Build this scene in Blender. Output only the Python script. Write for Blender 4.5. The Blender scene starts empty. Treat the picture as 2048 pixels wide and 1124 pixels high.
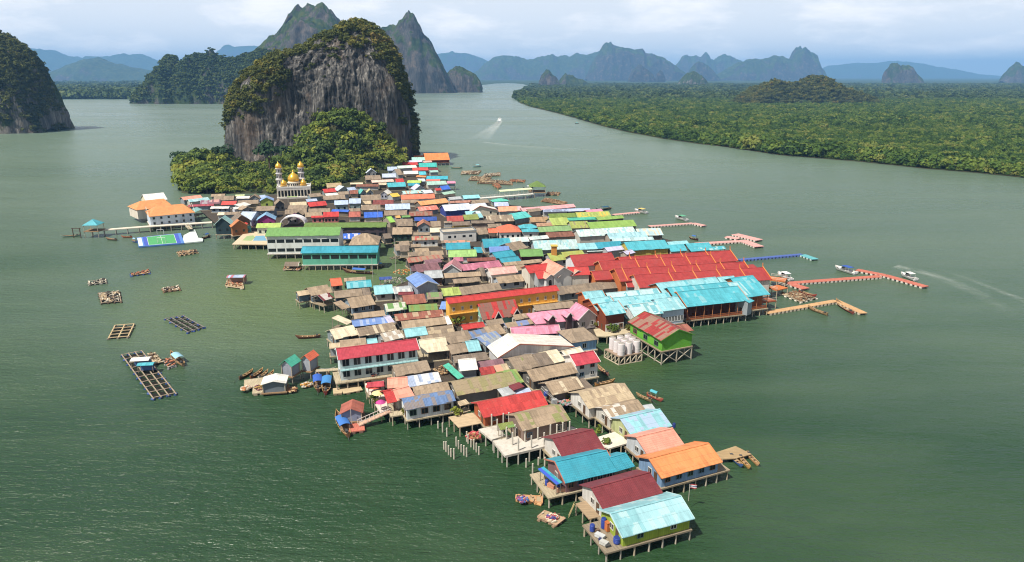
import bpy, math, random
import numpy as np
from mathutils import Vector, Matrix, noise
random.seed(7); RNG = np.random.default_rng(7)
R = math.radians
SC = bpy.context.scene
COL = SC.collection
# ---------------------------------------------------------------- camera
H, F, W0, H0 = 70.0, 1400.0, 1024.0, 562.0
PITCH = math.atan(412.0 / 1400.0)
CP, SP = math.cos(PITCH), math.sin(PITCH)
def ray(px, py):
    a, b = (px - W0) / F, -(py - H0) / F
    return Vector((a, CP + b * SP, -SP + b * CP))
def at(px, py, z=0.0):
    d = ray(px, py); t = (z - H) / d.z
    return Vector((d.x * t, d.y * t, z))
def aty(px, py, Y):
    d = ray(px, py); t = Y / d.y
    return Vector((d.x * t, Y, H + d.z * t))
def proj(p):
    x, y, z = p[0], p[1], p[2] - H
    dep = y * CP - z * SP; up = y * SP + z * CP
    return W0 + F * x / dep, H0 - F * up / dep
def pxm(p):
    return F / (p[1] * CP - (p[2] - H) * SP)
cam = bpy.data.cameras.new('camera'); camo = bpy.data.objects.new('camera', cam); COL.objects.link(camo)
cam.sensor_width = 36.0; cam.lens = F / 2048.0 * 36.0; cam.clip_end = 150000.0; cam.clip_start = 1.0
camo.location = (0, 0, H); camo.rotation_euler = (math.pi / 2 - PITCH, 0, 0)
SC.camera = camo
# ---------------------------------------------------------------- materials
def lin(c):
    return c / 12.92 if c <= 0.04045 else ((c + 0.055) / 1.055) ** 2.4
def hexc(h, k=0.80):
    h = h.lstrip('#')
    c = [lin(int(h[i:i + 2], 16) / 255.0) for i in (0, 2, 4)]; l = sum(c) / 3 * 0.15; k *= 0.9
    return tuple(min(0.82, (q * 0.85 + l) * k) for q in c) + (1.0,)
class NT:
    def __init__(s, name):
        s.m = bpy.data.materials.new(name); s.m.use_nodes = True; s.t = s.m.node_tree
        s.b = s.t.nodes['Principled BSDF']
    def n(s, typ, **kw):
        nd = s.t.nodes.new(typ)
        for k, v in kw.items():
            if k.startswith('i_'): nd.inputs[k[2:].replace('_', ' ')].default_value = v
            else: setattr(nd, k, v)
        return nd
    def l(s, a, b): s.t.links.new(a, b)
    def math(s, op, a, b=None, clamp=False):
        nd = s.t.nodes.new('ShaderNodeMath'); nd.operation = op; nd.use_clamp = clamp
        for i, v in enumerate((a, b)):
            if v is None: continue
            if isinstance(v, (int, float)): nd.inputs[i].default_value = v
            else: s.l(v, nd.inputs[i])
        return nd.outputs[0]
    def mix(s, f, a, b, typ='MIX'):
        nd = s.t.nodes.new('ShaderNodeMix'); nd.data_type = 'RGBA'; nd.blend_type = typ
        for i, v in ((0, f), (6, a), (7, b)):
            if isinstance(v, (int, float)): nd.inputs[i].default_value = v
            elif isinstance(v, tuple): nd.inputs[i].default_value = v
            else: s.l(v, nd.inputs[i])
        return nd.outputs[2]
    def ramp(s, f, stops):
        nd = s.t.nodes.new('ShaderNodeValToRGB'); e = nd.color_ramp.elements
        while len(e) < len(stops): e.new(0.5)
        for q, (p, c) in zip(e, stops):
            q.position = p; q.color = c if len(c) == 4 else tuple(c) + (1.0,)
        s.l(f, nd.inputs[0]); return nd.outputs[0]
    def noise(s, vec, scale, detail=3.0, rough=0.55):
        nd = s.n('ShaderNodeTexNoise', i_Scale=scale, i_Detail=detail, i_Roughness=rough)
        if vec is not None: s.l(vec, nd.inputs['Vector'])
        return nd.outputs[0]
    def mapping(s, vec, scale=(1, 1, 1), rot=(0, 0, 0), loc=(0, 0, 0)):
        nd = s.t.nodes.new('ShaderNodeMapping')
        nd.inputs['Scale'].default_value = scale; nd.inputs['Rotation'].default_value = rot; nd.inputs['Location'].default_value = loc
        s.l(vec, nd.inputs[0]); return nd.outputs[0]
    def bump(s, h, strength=0.4, dist=0.1):
        nd = s.n('ShaderNodeBump', i_Strength=strength, i_Distance=dist); s.l(h, nd.inputs['Height'])
        s.l(nd.outputs[0], s.b.inputs['Normal'])
    def out(s, col, rough=0.7, spec=0.3):
        if isinstance(col, tuple): s.b.inputs['Base Color'].default_value = col
        else: s.l(col, s.b.inputs['Base Color'])
        s.b.inputs['Roughness'].default_value = rough; s.b.inputs['Specular IOR Level'].default_value = spec
        return s.m
_M = {}
PAL = dict(T1='9C8872', T2='AE967A', T3='857566', T4='CDB692', T5='9A8468', R='CE302C', R2='B43230', RC='C43448', M='86323A', C='3DB4C6', C2='8CCFDA', C3='1A9DB6',
    CP='B8DCDF', B='6C92D6', B2='B2C4E6', BB='2266D8', BN='2B4FA0', O='EA8C44', O2='EC9C82', O3='EC6A40', G='74A858', G2='AFC25C', G3='40B89C', GD='6C8A3C', P='E58CAA', P2='EFAFA4',
    PD='BE6C86', MV='8E6470', W='EDE8E0', CR='E4D4B4', GY='B4BABE', RU='A4614E', RK='8E5A48', Y='EEC630', SI='6A8CC0', PU='8C5878', LV='C8C4E2', MI='A8DCD0', OL='8C9A48')
def pc(n):
    return PAL.get(n, n)
def roof_mat(col, kind='c', pcol=None, amt=0.0):
    key = ('roof', col, kind, pcol, amt)
    if key in _M: return _M[key]
    s = NT('roof_' + kind)
    uv = s.n('ShaderNodeUVMap').outputs[0]
    oi = s.n('ShaderNodeObjectInfo').outputs['Random']
    off = s.n('ShaderNodeVectorMath', operation='ADD'); cmb = s.n('ShaderNodeCombineXYZ')
    s.l(s.math('MULTIPLY', oi, 97.0), cmb.inputs[0]); s.l(s.math('MULTIPLY', oi, 53.0), cmb.inputs[1])
    s.l(uv, off.inputs[0]); s.l(cmb.outputs[0], off.inputs[1]); v = off.outputs[0]
    base = hexc(pc(col))
    old = {'c': 1.05, 't': 0.62, 'm': 0.75}[kind]
    # sheets laid in courses: every sheet has aged on its own
    fl = s.n('ShaderNodeVectorMath', operation='FLOOR')
    s.l(s.mapping(v, (1 / 0.85, 1 / 2.9, 1)) if kind != 't' else s.mapping(v, (1 / 0.9, 1 / 0.9, 1)), fl.inputs[0])
    wn = s.n('ShaderNodeTexWhiteNoise', noise_dimensions='2D'); s.l(fl.outputs[0], wn.inputs['Vector'])
    big = s.noise(v, 0.16, 3, 0.6); fine = s.noise(s.mapping(v, (2.4, 0.35, 1)), 1.0, 4, 0.65); spots = s.noise(v, 1.3, 4, 0.7)
    val = s.math('ADD', s.math('MULTIPLY', s.math('SUBTRACT', wn.outputs[0], 0.5), 0.34 * old),
                 s.math('MULTIPLY', s.math('SUBTRACT', fine, 0.5), 1.15 * old))
    val = s.math('ADD', val, s.math('MULTIPLY', s.math('SUBTRACT', big, 0.5), 0.8 * old))
    val = s.math('ADD', val, 1.0)
    mul = s.n('ShaderNodeVectorMath', operation='SCALE')
    mul.inputs[0].default_value = base[:3]; s.l(val, mul.inputs['Scale']); c = mul.outputs[0]
    if pcol:
        pick = s.math('GREATER_THAN', s.math('ADD', s.math('MULTIPLY', wn.outputs[0], 0.55), s.math('MULTIPLY', big, 0.75)), 1.17 - amt)
        c = s.mix(s.math('MULTIPLY', pick, s.math('ADD', s.math('MULTIPLY', fine, 0.9), 0.35), True), c, hexc(pc(pcol), 0.72))
    # moss, soot and rust in runs down the slope
    if kind == 'c':
        st = s.ramp(s.math('ADD', s.math('MULTIPLY', fine, 0.6), s.math('MULTIPLY', big, 0.5)), [(0.60, (0, 0, 0)), (0.78, (1, 1, 1))])
        c = s.mix(s.math('MULTIPLY', st, 0.72), c, (0.09, 0.066, 0.045, 1))
        lt = s.ramp(spots, [(0.62, (0, 0, 0)), (0.72, (1, 1, 1))])
        c = s.mix(s.math('MULTIPLY', lt, 0.28), c, (0.5, 0.44, 0.34, 1))
    elif kind == 'm':
        st = s.ramp(spots, [(0.55, (0, 0, 0)), (0.8, (1, 1, 1))])
        c = s.mix(s.math('MULTIPLY', st, 0.45), c, tuple(min(0.8, q * 1.1 + 0.09) for q in base[:3]) + (1,))
        ru = s.ramp(s.math('ADD', s.math('MULTIPLY', fine, 0.55), s.math('MULTIPLY', big, 0.5)), [(0.56, (0, 0, 0)), (0.72, (1, 1, 1))])
        c = s.mix(s.math('MULTIPLY', ru, 0.5), c, (base[0] * .45 + .07, base[1] * .45 + .045, base[2] * .4 + .03, 1))
    else:
        st = s.ramp(big, [(0.5, (0, 0, 0)), (0.75, (1, 1, 1))])
        ru = s.ramp(s.math('ADD', s.math('MULTIPLY', fine, 0.6), s.math('MULTIPLY', spots, 0.45)), [(0.57, (0, 0, 0)), (0.72, (1, 1, 1))])
        c = s.mix(s.math('MULTIPLY', ru, 0.55), c, (base[0] * .5 + .05, base[1] * .5 + .04, base[2] * .45 + .03, 1))
        c = s.mix(s.math('MULTIPLY', st, 0.45), c, (base[0] * .5 + .03, base[1] * .5 + .03, base[2] * .5 + .025, 1))
    # seams between courses
    sep = s.n('ShaderNodeSeparateXYZ'); s.l(v, sep.inputs[0])
    fr = s.math('FRACT', s.math('MULTIPLY', sep.outputs[1], 1 / 1.5 if kind != 't' else 1 / 0.45))
    seam = s.math('LESS_THAN', fr, 0.045 if kind != 't' else 0.16)
    c = s.mix(s.math('MULTIPLY', seam, 0.45 if kind != 't' else 0.28), c, tuple(q * 0.35 for q in base[:3]) + (1,))
    ripple = s.math('SINE', s.math('MULTIPLY', sep.outputs[0], 2 * math.pi / (0.28 if kind != 't' else 0.32)))
    if kind == 't':
        ripple = s.math('ADD', s.math('MULTIPLY', ripple, 0.6), s.math('MULTIPLY', fr, 1.2))
        c = s.mix(s.math('MULTIPLY', s.math('LESS_THAN', ripple, -0.1), 0.22), c, tuple(q * 0.4 for q in base[:3]) + (1,))
    else:
        c = s.mix(s.math('MULTIPLY', s.math('LESS_THAN', ripple, -0.45), 0.16 if kind == 'c' else 0.05), c, tuple(q * 0.4 for q in base[:3]) + (1,))
    s.bump(ripple, 0.35 if kind != 'm' else 0.15, 0.05)
    _M[key] = s.out(c, 0.75 if kind == 'c' else 0.5, 0.25)
    return s.m
def paint(col, rough=0.7, dirt=0.5, scale=0.6, k=0.80, spec=0.25, name='paint'):
    key = ('p', col, rough, dirt, scale, k, name)
    if key in _M: return _M[key]
    s = NT(name); tc = s.n('ShaderNodeTexCoord').outputs['Object']
    base = hexc(pc(col), k)
    n1 = s.noise(s.mapping(tc, (1, 1, 0.35)), scale, 4, 0.65); n2 = s.noise(tc, scale * 5, 3, 0.6)
    f = s.math('MULTIPLY', s.ramp(n1, [(0.45, (0, 0, 0)), (0.8, (1, 1, 1))]), dirt)
    c = s.mix(f, base, (base[0] * 0.45 + 0.02, base[1] * 0.42 + 0.018, base[2] * 0.38 + 0.012, 1))
    c = s.mix(s.math('MULTIPLY', s.math('SUBTRACT', n2, 0.42, True), dirt * 1.2), c, tuple(min(0.85, q * 1.2 + 0.03) for q in base[:3]) + (1,))
    _M[key] = s.out(c, rough, spec); return s.m
def boards(col):
    key = ('bd', col)
    if key in _M: return _M[key]
    s = NT('wall_boards'); tc = s.n('ShaderNodeTexCoord').outputs['Object']; base = hexc(pc(col))
    sp = s.n('ShaderNodeSeparateXYZ'); s.l(tc, sp.inputs[0]); xy = s.math('ADD', sp.outputs[0], sp.outputs[1])
    fr = s.math('FRACT', s.math('MULTIPLY', xy, 2.6)); fl = s.math('FLOOR', s.math('MULTIPLY', xy, 2.6))
    wn = s.n('ShaderNodeTexWhiteNoise', noise_dimensions='1D'); s.l(fl, wn.inputs['W'])
    n1 = s.noise(s.mapping(tc, (1.5, 1.5, .3)), .8, 4, .7); n2 = s.noise(tc, .25, 2, .5)
    c = s.mix(s.math('MULTIPLY', wn.outputs[0], .28), base, tuple(q * .5 for q in base[:3]) + (1,))
    c = s.mix(s.math('MULTIPLY', s.ramp(n1, [(.48, (0, 0, 0)), (.7, (1, 1, 1))]), .65), c, (base[0] * .35 + .02, base[1] * .33 + .018, base[2] * .3 + .014, 1))
    c = s.mix(s.math('MULTIPLY', s.math('LESS_THAN', fr, .09), .6), c, tuple(q * .25 for q in base[:3]) + (1,))
    c = s.mix(s.math('MULTIPLY', n2, .25), c, tuple(min(.8, q * 1.25 + .02) for q in base[:3]) + (1,))
    _M[key] = s.out(c, .8, .2); return s.m
def wood(col='9A7A56', k=0.7, sc=(0.6, 7, 4), name='wood'):
    key = ('w', col, k, sc)
    if key in _M: return _M[key]
    s = NT(name); tc = s.n('ShaderNodeTexCoord').outputs['Object']
    base = hexc(pc(col), k)
    n1 = s.noise(s.mapping(tc, sc), 1.0, 4, 0.7); n2 = s.noise(tc, 0.5, 2, 0.5)
    c = s.mix(s.ramp(n1, [(0.35, (0, 0, 0)), (0.62, (1, 1, 1))]), tuple(q * 0.45 for q in base[:3]) + (1,), base)
    c = s.mix(s.math('MULTIPLY', n2, 0.5), c, tuple(min(0.8, q * 1.3 + 0.02) for q in base[:3]) + (1,))
    s.bump(n1, 0.5, 0.03)
    _M[key] = s.out(c, 0.85, 0.15); return s.m
def glass_dark():
    if 'gl' in _M: return _M['gl']
    s = NT('window_glass'); _M['gl'] = s.out((0.012, 0.015, 0.018, 1), 0.15, 0.5); return s.m
# ---------------------------------------------------------------- mesh builder
class MB:
    def __init__(s): s.v = []; s.f = []; s.uv = []; s.mi = []
    def quad(s, pts, uv=None, mi=0):
        i = len(s.v); s.v += [tuple(p) for p in pts]; s.f.append(tuple(range(i, i + len(pts))))
        s.uv.append(uv or [(p[0], p[1]) for p in pts]); s.mi.append(mi)
    def solid(s, vs, fs, mi=0):
        i = len(s.v); s.v += [tuple(p) for p in vs]
        for f in fs:
            s.f.append(tuple(i + q for q in f)); s.uv.append([(vs[q][0] + vs[q][1] * 0.3, vs[q][2] + vs[q][1]) for q in f]); s.mi.append(mi)
    def box(s, x0, x1, y0, y1, z0, z1, mi=0):
        s.solid([(x0, y0, z0), (x1, y0, z0), (x1, y1, z0), (x0, y1, z0), (x0, y0, z1), (x1, y0, z1), (x1, y1, z1), (x0, y1, z1)],
                [(0, 3, 2, 1), (4, 5, 6, 7), (0, 1, 5, 4), (1, 2, 6, 5), (2, 3, 7, 6), (3, 0, 4, 7)], mi)
    def bar(s, a, b, w, h=None, mi=0):
        a, b = Vector(a), Vector(b); h = h or w; d = (b - a).normalized()
        sd = d.cross(Vector((0, 0, 1)));
        if sd.length < 1e-3: sd = Vector((1, 0, 0))
        sd.normalize(); up = sd.cross(d).normalized(); sd *= w / 2; up *= h / 2
        s.solid([a - sd - up, a + sd - up, a + sd + up, a - sd + up, b - sd - up, b + sd - up, b + sd + up, b - sd + up],
                [(0, 1, 2, 3), (7, 6, 5, 4), (0, 4, 5, 1), (1, 5, 6, 2), (2, 6, 7, 3), (3, 7, 4, 0)], mi)
    def tube(s, a, b, r, r2=None, n=8, mi=0):
        a, b = Vector(a), Vector(b); r2 = r if r2 is None else r2; d = (b - a).normalized()
        sd = d.cross(Vector((0, 0, 1)));
        if sd.length < 1e-3: sd = Vector((1, 0, 0))
        sd.normalize(); up = sd.cross(d)
        c = [(math.cos(2 * math.pi * k / n), math.sin(2 * math.pi * k / n)) for k in range(n)]
        vs = [a + sd * (r * x) + up * (r * y) for x, y in c] + [b + sd * (r2 * x) + up * (r2 * y) for x, y in c]
        s.solid(vs, [(k, (k + 1) % n, n + (k + 1) % n, n + k) for k in range(n)] + [tuple(range(n))[::-1], tuple(range(n, 2 * n))], mi)
    def lathe(s, prof, n=16, c=(0, 0, 0), mi=0):
        vs = []; fs = []
        for r, z in prof:
            vs += [(c[0] + r * math.cos(2 * math.pi * k / n), c[1] + r * math.sin(2 * math.pi * k / n), c[2] + z) for k in range(n)]
        for j in range(len(prof) - 1):
            fs += [(j * n + k, j * n + (k + 1) % n, (j + 1) * n + (k + 1) % n, (j + 1) * n + k) for k in range(n)]
        fs += [tuple(range(n))[::-1], tuple(range((len(prof) - 1) * n, len(prof) * n))]
        s.solid(vs, fs, mi)
    def prism(s, poly, z0, z1, mi=0):
        n = len(poly); vs = [(p[0], p[1], z0) for p in poly] + [(p[0], p[1], z1) for p in poly]
        s.solid(vs, [tuple(range(n))[::-1], tuple(range(n, 2 * n))] + [(k, (k + 1) % n, n + (k + 1) % n, n + k) for k in range(n)], mi)
    def build(s, name, mats, parent=None, M=None, smooth=False, loc=None):
        me = bpy.data.meshes.new(name); vs = s.v
        if M is not None: vs = [tuple(M @ Vector(p)) for p in vs]
        me.from_pydata(vs, [], s.f); 
        uvl = me.uv_layers.new(name='UVMap')
        flat = np.array([q for f in s.uv for p in f for q in p], dtype=np.float32)
        uvl.data.foreach_set('uv', flat)
        mats = mats if isinstance(mats, (list, tuple)) else [mats]
        for m in mats: me.materials.append(m)
        if len(mats) > 1: me.polygons.foreach_set('material_index', s.mi)
        if smooth: me.polygons.foreach_set('use_smooth', [True] * len(me.polygons))
        me.update()
        return link(name, me, parent, loc)
def link(name, me, parent=None, loc=None, rz=0.0, scale=None):
    o = bpy.data.objects.new(name, me); COL.objects.link(o)
    if parent is not None: o.parent = parent
    if loc is not None: o.location = loc
    if rz: o.rotation_euler = (0, 0, rz)
    if scale is not None: o.scale = scale
    return o
def tag(o, label, cat=None, group=None, kind=None):
    if label: o['label'] = label
    if cat: o['category'] = cat
    if group: o['group'] = group
    if kind: o['kind'] = kind
    return o
def thing(name, label, cat, loc=(0, 0, 0), rz=0.0, group=None):
    o = bpy.data.objects.new(name, None); COL.objects.link(o); o.location = loc; o.rotation_euler = (0, 0, rz)
    return tag(o, label, cat, group)
def frame(loc, u):
    """matrix with local x along the horizontal direction u"""
    a = math.atan2(u[1], u[0]); return Matrix.Translation(Vector(loc)) @ Matrix.Rotation(a, 4, 'Z'), a
def copy_tree(o, parent=None):
    c = o.copy(); COL.objects.link(c)
    if parent is not None: c.parent = parent; c.matrix_parent_inverse = o.matrix_parent_inverse
    for ch in [x for x in o.children]: copy_tree(ch, c)
    return c
_UNIT = {}
def unit_post(col='B8A88C', r=0.13, n=7):
    key = (col, r)
    if key not in _UNIT:
        b = MB(); b.tube((0, 0, 0), (0, 0, 1), r * 1.05, r, n); me_o = b.build('post_mesh', paint(col, 0.9, 0.8, 1.5, name='post_wood'))
        _UNIT[key] = me_o.data; bpy.data.objects.remove(me_o)
    return _UNIT[key]
def post(parent, x, y, z0, z1, name='stilt', col='B8A88C', r=0.13, M=None):
    p = Vector((x, y, z0));
    if M is not None: p = M @ p
    o = link(name, unit_post(col, r), parent, p); o.scale = (1, 1, z1 - z0)
    return o
# ---------------------------------------------------------------- houses
KIND = {}
for q in ('C', 'C2', 'C3', 'CP', 'B', 'B2', 'BB', 'BN', 'W', 'CR', 'GY', 'G3', 'LV', 'MI', 'P', 'P2', 'O2', 'SI', 'Y'): KIND[q] = 'm'
for q in ('R', 'RC', 'M', 'O', 'O3', 'R2', 'G'): KIND[q] = 't'
WALLS = ['C8C4BA', 'B8BCC0', '9AA4AC', 'A89C8C', 'D8D0C0', '8C9AA0', '7C7468', '90A8B4', 'B4A898', '6E6A66']
def roof_shape(L, d, rise, ze, oh=0.45, hl=0.0, hr=0.0, mono=False, af=0.5, ragged=0.0, rnd=None, t=0.10, split=None):
    """two pitched slopes (or one); local x along the eave, y away from the front eave at y = 0"""
    b = MB(); x0, x1 = -L / 2, L / 2; zr = ze + rise; D = d if mono else d / af if af != 0.5 else 2 * d
    sl = math.hypot(d, rise)
    rx0, rx1 = x0 + hl, x1 - hr
    if ragged and not hl and not hr and L > 2.5:
        k = max(2, int(L / 1.9)); cuts = [x0 + (x1 - x0) * i / k for i in range(k + 1)]
    else: k = 1; cuts = [x0, x1]
    for i in range(k):
        a0, a1 = cuts[i], cuts[i + 1]; e = (rnd.uniform(-1, 1) * ragged if k > 1 else 0.0); dz = (rnd.uniform(0, 0.035) if k > 1 else 0.0)
        r0 = rx0 if i == 0 else a0; r1 = rx1 if i == k - 1 else a1
        f0, f1 = (a0, e, ze + e * rise / d + dz), (a1, e, ze + e * rise / d + dz)
        p0, p1 = (r0, d, zr + dz), (r1, d, zr + dz)
        b.quad([f0, f1, p1, p0], [(a0, sl - e), (a1, sl - e), (r1, 0), (r0, 0)], mi=1 if split and (a0 + a1) / 2 > x0 + split * L else 0)
        dn = lambda p: (p[0], p[1], p[2] - t)
        b.quad([dn(p0), dn(p1), dn(f1), dn(f0)], [(0, 0)] * 4)
        b.quad([dn(f0), dn(f1), f1, f0], [(a0, 0), (a1, 0), (a1, .1), (a0, .1)])
        for (q, w) in ((f0, p0), (p1, f1)):
            if (hl and q is f0) or (hr and q is p1): continue
            b.quad([q, w, dn(w), dn(q)], [(0, 0)] * 4)
    if mono:
        b.quad([(x0, d, zr - t), (x1, d, zr - t), (x1, d, zr), (x0, d, zr)][::-1], [(0, 0)] * 4)
        return b, D
    B0, B1 = (x0, D, ze), (x1, D, ze); P0, P1 = (rx0, d, zr), (rx1, d, zr)
    dn = lambda p: (p[0], p[1], p[2] - t)
    sb = math.hypot(D - d, rise)
    b.quad([P0, P1, B1, B0], [(rx0, 0), (rx1, 0), (x1, sb), (x0, sb)]); b.quad([dn(B0), dn(B1), dn(P1), dn(P0)], [(0, 0)] * 4)
    b.quad([B0, B1, dn(B1), dn(B0)], [(0, 0)] * 4)
    if hl:
        b.quad([B0, (x0, 0, ze), P0], [(0, hl * 1.1), (D, hl * 1.1), (d, 0)]); b.quad([(x0, 0, ze), B0, dn(B0), (x0, 0, ze - t)], [(0, 0)] * 4)
    else: b.quad([P0, B0, dn(B0), dn(P0)], [(0, 0)] * 4)
    if hr:
        b.quad([(x1, 0, ze), B1, P1], [(0, hr * 1.1), (D, hr * 1.1), (d, 0)]); b.quad([B1, (x1, 0, ze), (x1, 0, ze - t), dn(B1)], [(0, 0)] * 4)
    else: b.quad([B1, P1, dn(P1), dn(B1)], [(0, 0)] * 4)
    return b, D
def add_window(root, M, x, z, w=0.9, h=1.0, y=0.0, fcol='E8E4DC', detail=True, name='window', axis='x'):
    """a window on a wall facing -y (axis x) or -x (axis y)"""
    def bx(x0, x1, y0, y1, z0, z1):
        return (x0, x1, y0, y1, z0, z1) if axis == 'x' else (y0, y1, x0, x1, z0, z1)
    if not detail:
        b = MB(); b.box(*bx(x - w / 2, x + w / 2, y - 0.04, y + 0.05, z, z + h)); return b.build(name, glass_dark(), root, M)
    b = MB()
    for (p, q, r, s) in ((x - w / 2 - .09, x + w / 2 + .09, z - .09, z), (x - w / 2 - .09, x + w / 2 + .09, z + h, z + h + .09), (x - w / 2 - .09, x - w / 2, z, z + h), (x + w / 2, x + w / 2 + .09, z, z + h), (x - .035, x + .035, z, z + h)):
        b.box(*bx(p, q, y - 0.10, y + 0.05, r, s))
    f = b.build(name, paint(fcol, 0.6, 0.2, name='frame_paint'), root, M)
    b = MB(); b.box(*bx(x - w / 2, x + w / 2, y - 0.03, y + 0.04, z + .001, z + h - .001)); b.build('pane', glass_dark(), f, M)
    return f
NH = [0]; LAST = [None]; HOUSES = []
def house(x1, y1, x2, y2, dy, col, opt, label, sx=1.0):
    """near eave from (x1,y1) to (x2,y2) in the photo, ridge dy higher"""
    NH[0] += 1; rnd = random.Random(NH[0] * 31 + 5)
    g = lambda k, df: opt.get(k, df)
    gable = 'g' in opt; mono = 'm' in opt
    pitch = R(g('pt', 30 if gable else (14 if mono else 23)))
    zd = 2.0 + (NH[0] % 25) * 0.009; ze = g('z', 4.3) + (NH[0] % 7) * 0.02
    E1, E2 = at(x1, y1, ze), at(x2, y2, ze); u = (E2 - E1); u.z = 0; L = u.length; u.normalize(); n = Vector((-u.y, u.x, 0))
    if n.y < 0: n = -n
    mid = (E1 + E2) / 2; my = proj(mid)[1]
    if gable:
        # front gable between the two points, ridge running away
        af = g('a', 0.5); ap = E1 + (E2 - E1) * af; lo, hi = 0.1, 15.0; py0 = proj(ap)[1]
        for _ in range(40):
            m_ = (lo + hi) / 2
            if py0 - proj(ap + Vector((0, 0, m_)))[1] < dy: lo = m_
            else: hi = m_
        rise = lo; length = g('L', 6.0)
        # local frame: x runs away from the viewer, y from the left eave to the right one
        ax = n; cen = E1 + n * (length / 2)
        M, ang = frame((cen.x, cen.y, 0), (-n.x, -n.y)); d = L * af
        # with x = -n the y axis is -u ... so flip to keep y from the left eave
        M, ang = frame((cen.x, cen.y, 0), n); M = M @ Matrix.Scale(-1, 4, Vector((0, 1, 0)))
        Lr, dd = length, d; flip = True
    else:
        lo, hi = 0.25, 26.0; tp = math.tan(pitch)
        for _ in range(44):
            m_ = (lo + hi) / 2; q = mid + n * m_ + Vector((0, 0, tp * m_))
            if my - proj(q)[1] < dy: lo = m_
            else: hi = m_
        dd = lo; rise = tp * lo; M, ang = frame((mid.x, mid.y, 0), u); Lr = L; af = 0.5; flip = False
    wing = '+' in opt
    if wing: root = LAST[0]; Mi = root['_inv'] @ M if False else INV[root.name] @ M
    else:
        org = M @ Vector((0, 0, 0)); root = thing(opt.get('name', 'house'), label, opt.get('cat', 'house'), (org.x, org.y, 0), ang, 'houses of the stilt village')
        INV[root.name] = (Matrix.Translation(org) @ Matrix.Rotation(ang, 4, 'Z')).inverted(); Mi = INV[root.name] @ M; LAST[0] = root
    kind = opt.get('k', KIND.get(col, 'c'))
    rm = roof_mat(col, kind, opt.get('p'), opt.get('pa', 0.42))
    hl = hr = 0.0
    if 'h' in opt: hl = hr = Lr * opt['h'] * 0.999
    if 'hl' in opt: hl = Lr * opt['hl']
    if 'hr' in opt: hr = Lr * opt['hr']
    near = mid.y < 260
    b, D = roof_shape(Lr, dd, rise, ze, 0.45, hl, hr, mono, af, (0.13 if kind == 'c' else 0.03) if near else 0.10, rnd, split=opt.get('split'))
    b.build('roof', [rm, roof_mat(opt['col2'], kind, opt.get('p'), opt.get('pa', 0.42))] if 'split' in opt else rm, root, Mi)
    if 'fas' in opt:
        b = MB(); b.bar((-Lr / 2, .25, ze + .1), (Lr / 2, .25, ze + .1), .62, .07); b.build('awning_edge', paint(opt['fas'], .6, .2), root, Mi)
    zr = ze + rise
    # ridge cap and bargeboards
    if near and not mono and not hl and kind != 'c':
        b = MB(); b.bar((-Lr / 2 + 0.02, dd, zr + 0.02), (Lr / 2 - 0.02, dd, zr + 0.02), 0.34, 0.10); b.build('ridge_cap', roof_mat(col, 'm'), root, Mi)
    # walls
    wc = opt.get('w') or rnd.choice(WALLS)
    wm = boards(pc(wc)) if rnd.random() < .6 and 'band' not in opt and opt.get('name') != 'school' else paint(pc(wc), 0.8, 0.6, 0.5, name='wall_paint')
    oy = min(0.55, D * 0.16); ox = min(0.45, Lr * 0.08)
    X0, X1, Y0, Y1 = -Lr / 2 + ox, Lr / 2 - ox, oy, (D - (0.06 if mono else oy))
    zt = lambda y: (ze + rise * y / dd if y <= dd else ze + rise * (D - y) / (D - dd)) - 0.13
    if 'ver' in opt:      # open veranda along the front: posts, rail, wall set back
        yw = Y0; Y0 = Y0 + 2.2; np_ = max(3, int((X1 - X0) / 2.3)); zf = ze - .15
        for x in np.linspace(X0 + .15, X1 - .15, np_): post(root, x, yw, zd, zf, 'veranda_post', 'C07840', 0.10, Mi)
        b = MB(); b.box(X0, X1, yw - .05, yw + .05, zd + .85, zd + .97); b.box(X0, X1, yw - .04, yw + .04, zd + .12, zd + .62); b.build('railing', wood('B8622C', .75), root, Mi)
    if 'open' not in opt and D > 1.0:
        b = MB(); zb = zd - 0.02
        if mono: pr = [(Y0, zb), (Y1, zb), (Y1, zt(Y1)), (Y0, zt(Y0))]
        elif hl or hr: pr = [(Y0, zb), (Y1, zb), (Y1, zt(Y1)), (Y0, zt(Y0))]
        else: pr = [(Y0, zb), (Y1, zb), (Y1, zt(Y1)), (dd, zr - 0.13), (Y0, zt(Y0))]
        k = len(pr); vs = [(X0, y, z) for y, z in pr] + [(X1, y, z) for y, z in pr]
        fs = [tuple(range(k))[::-1], tuple(range(k, 2 * k))] + [(i, (i + 1) % k, k + (i + 1) % k, k + i) for i in range(k)]
        b.solid(vs, fs)
        wo = b.build('wall', wm, root, Mi)
    else:
        for (px_, py_) in ((X0, Y0), (X1, Y0), (X0, Y1), (X1, Y1)):
            post(root, px_, py_, zd, zt(py_), 'veranda_post', 'A89C88', 0.09, Mi)
    if 'wc2' in opt:      # second storey band
        b = MB(); b.box(X0 - .012, X1 + .012, Y0 - .012, Y0 + 0.1, zd + 0.05, zd + (ze - zd) * 0.45); b.build('lower_wall', paint(pc(opt['wc2']), 0.8, 0.4), root, Mi)
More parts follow.
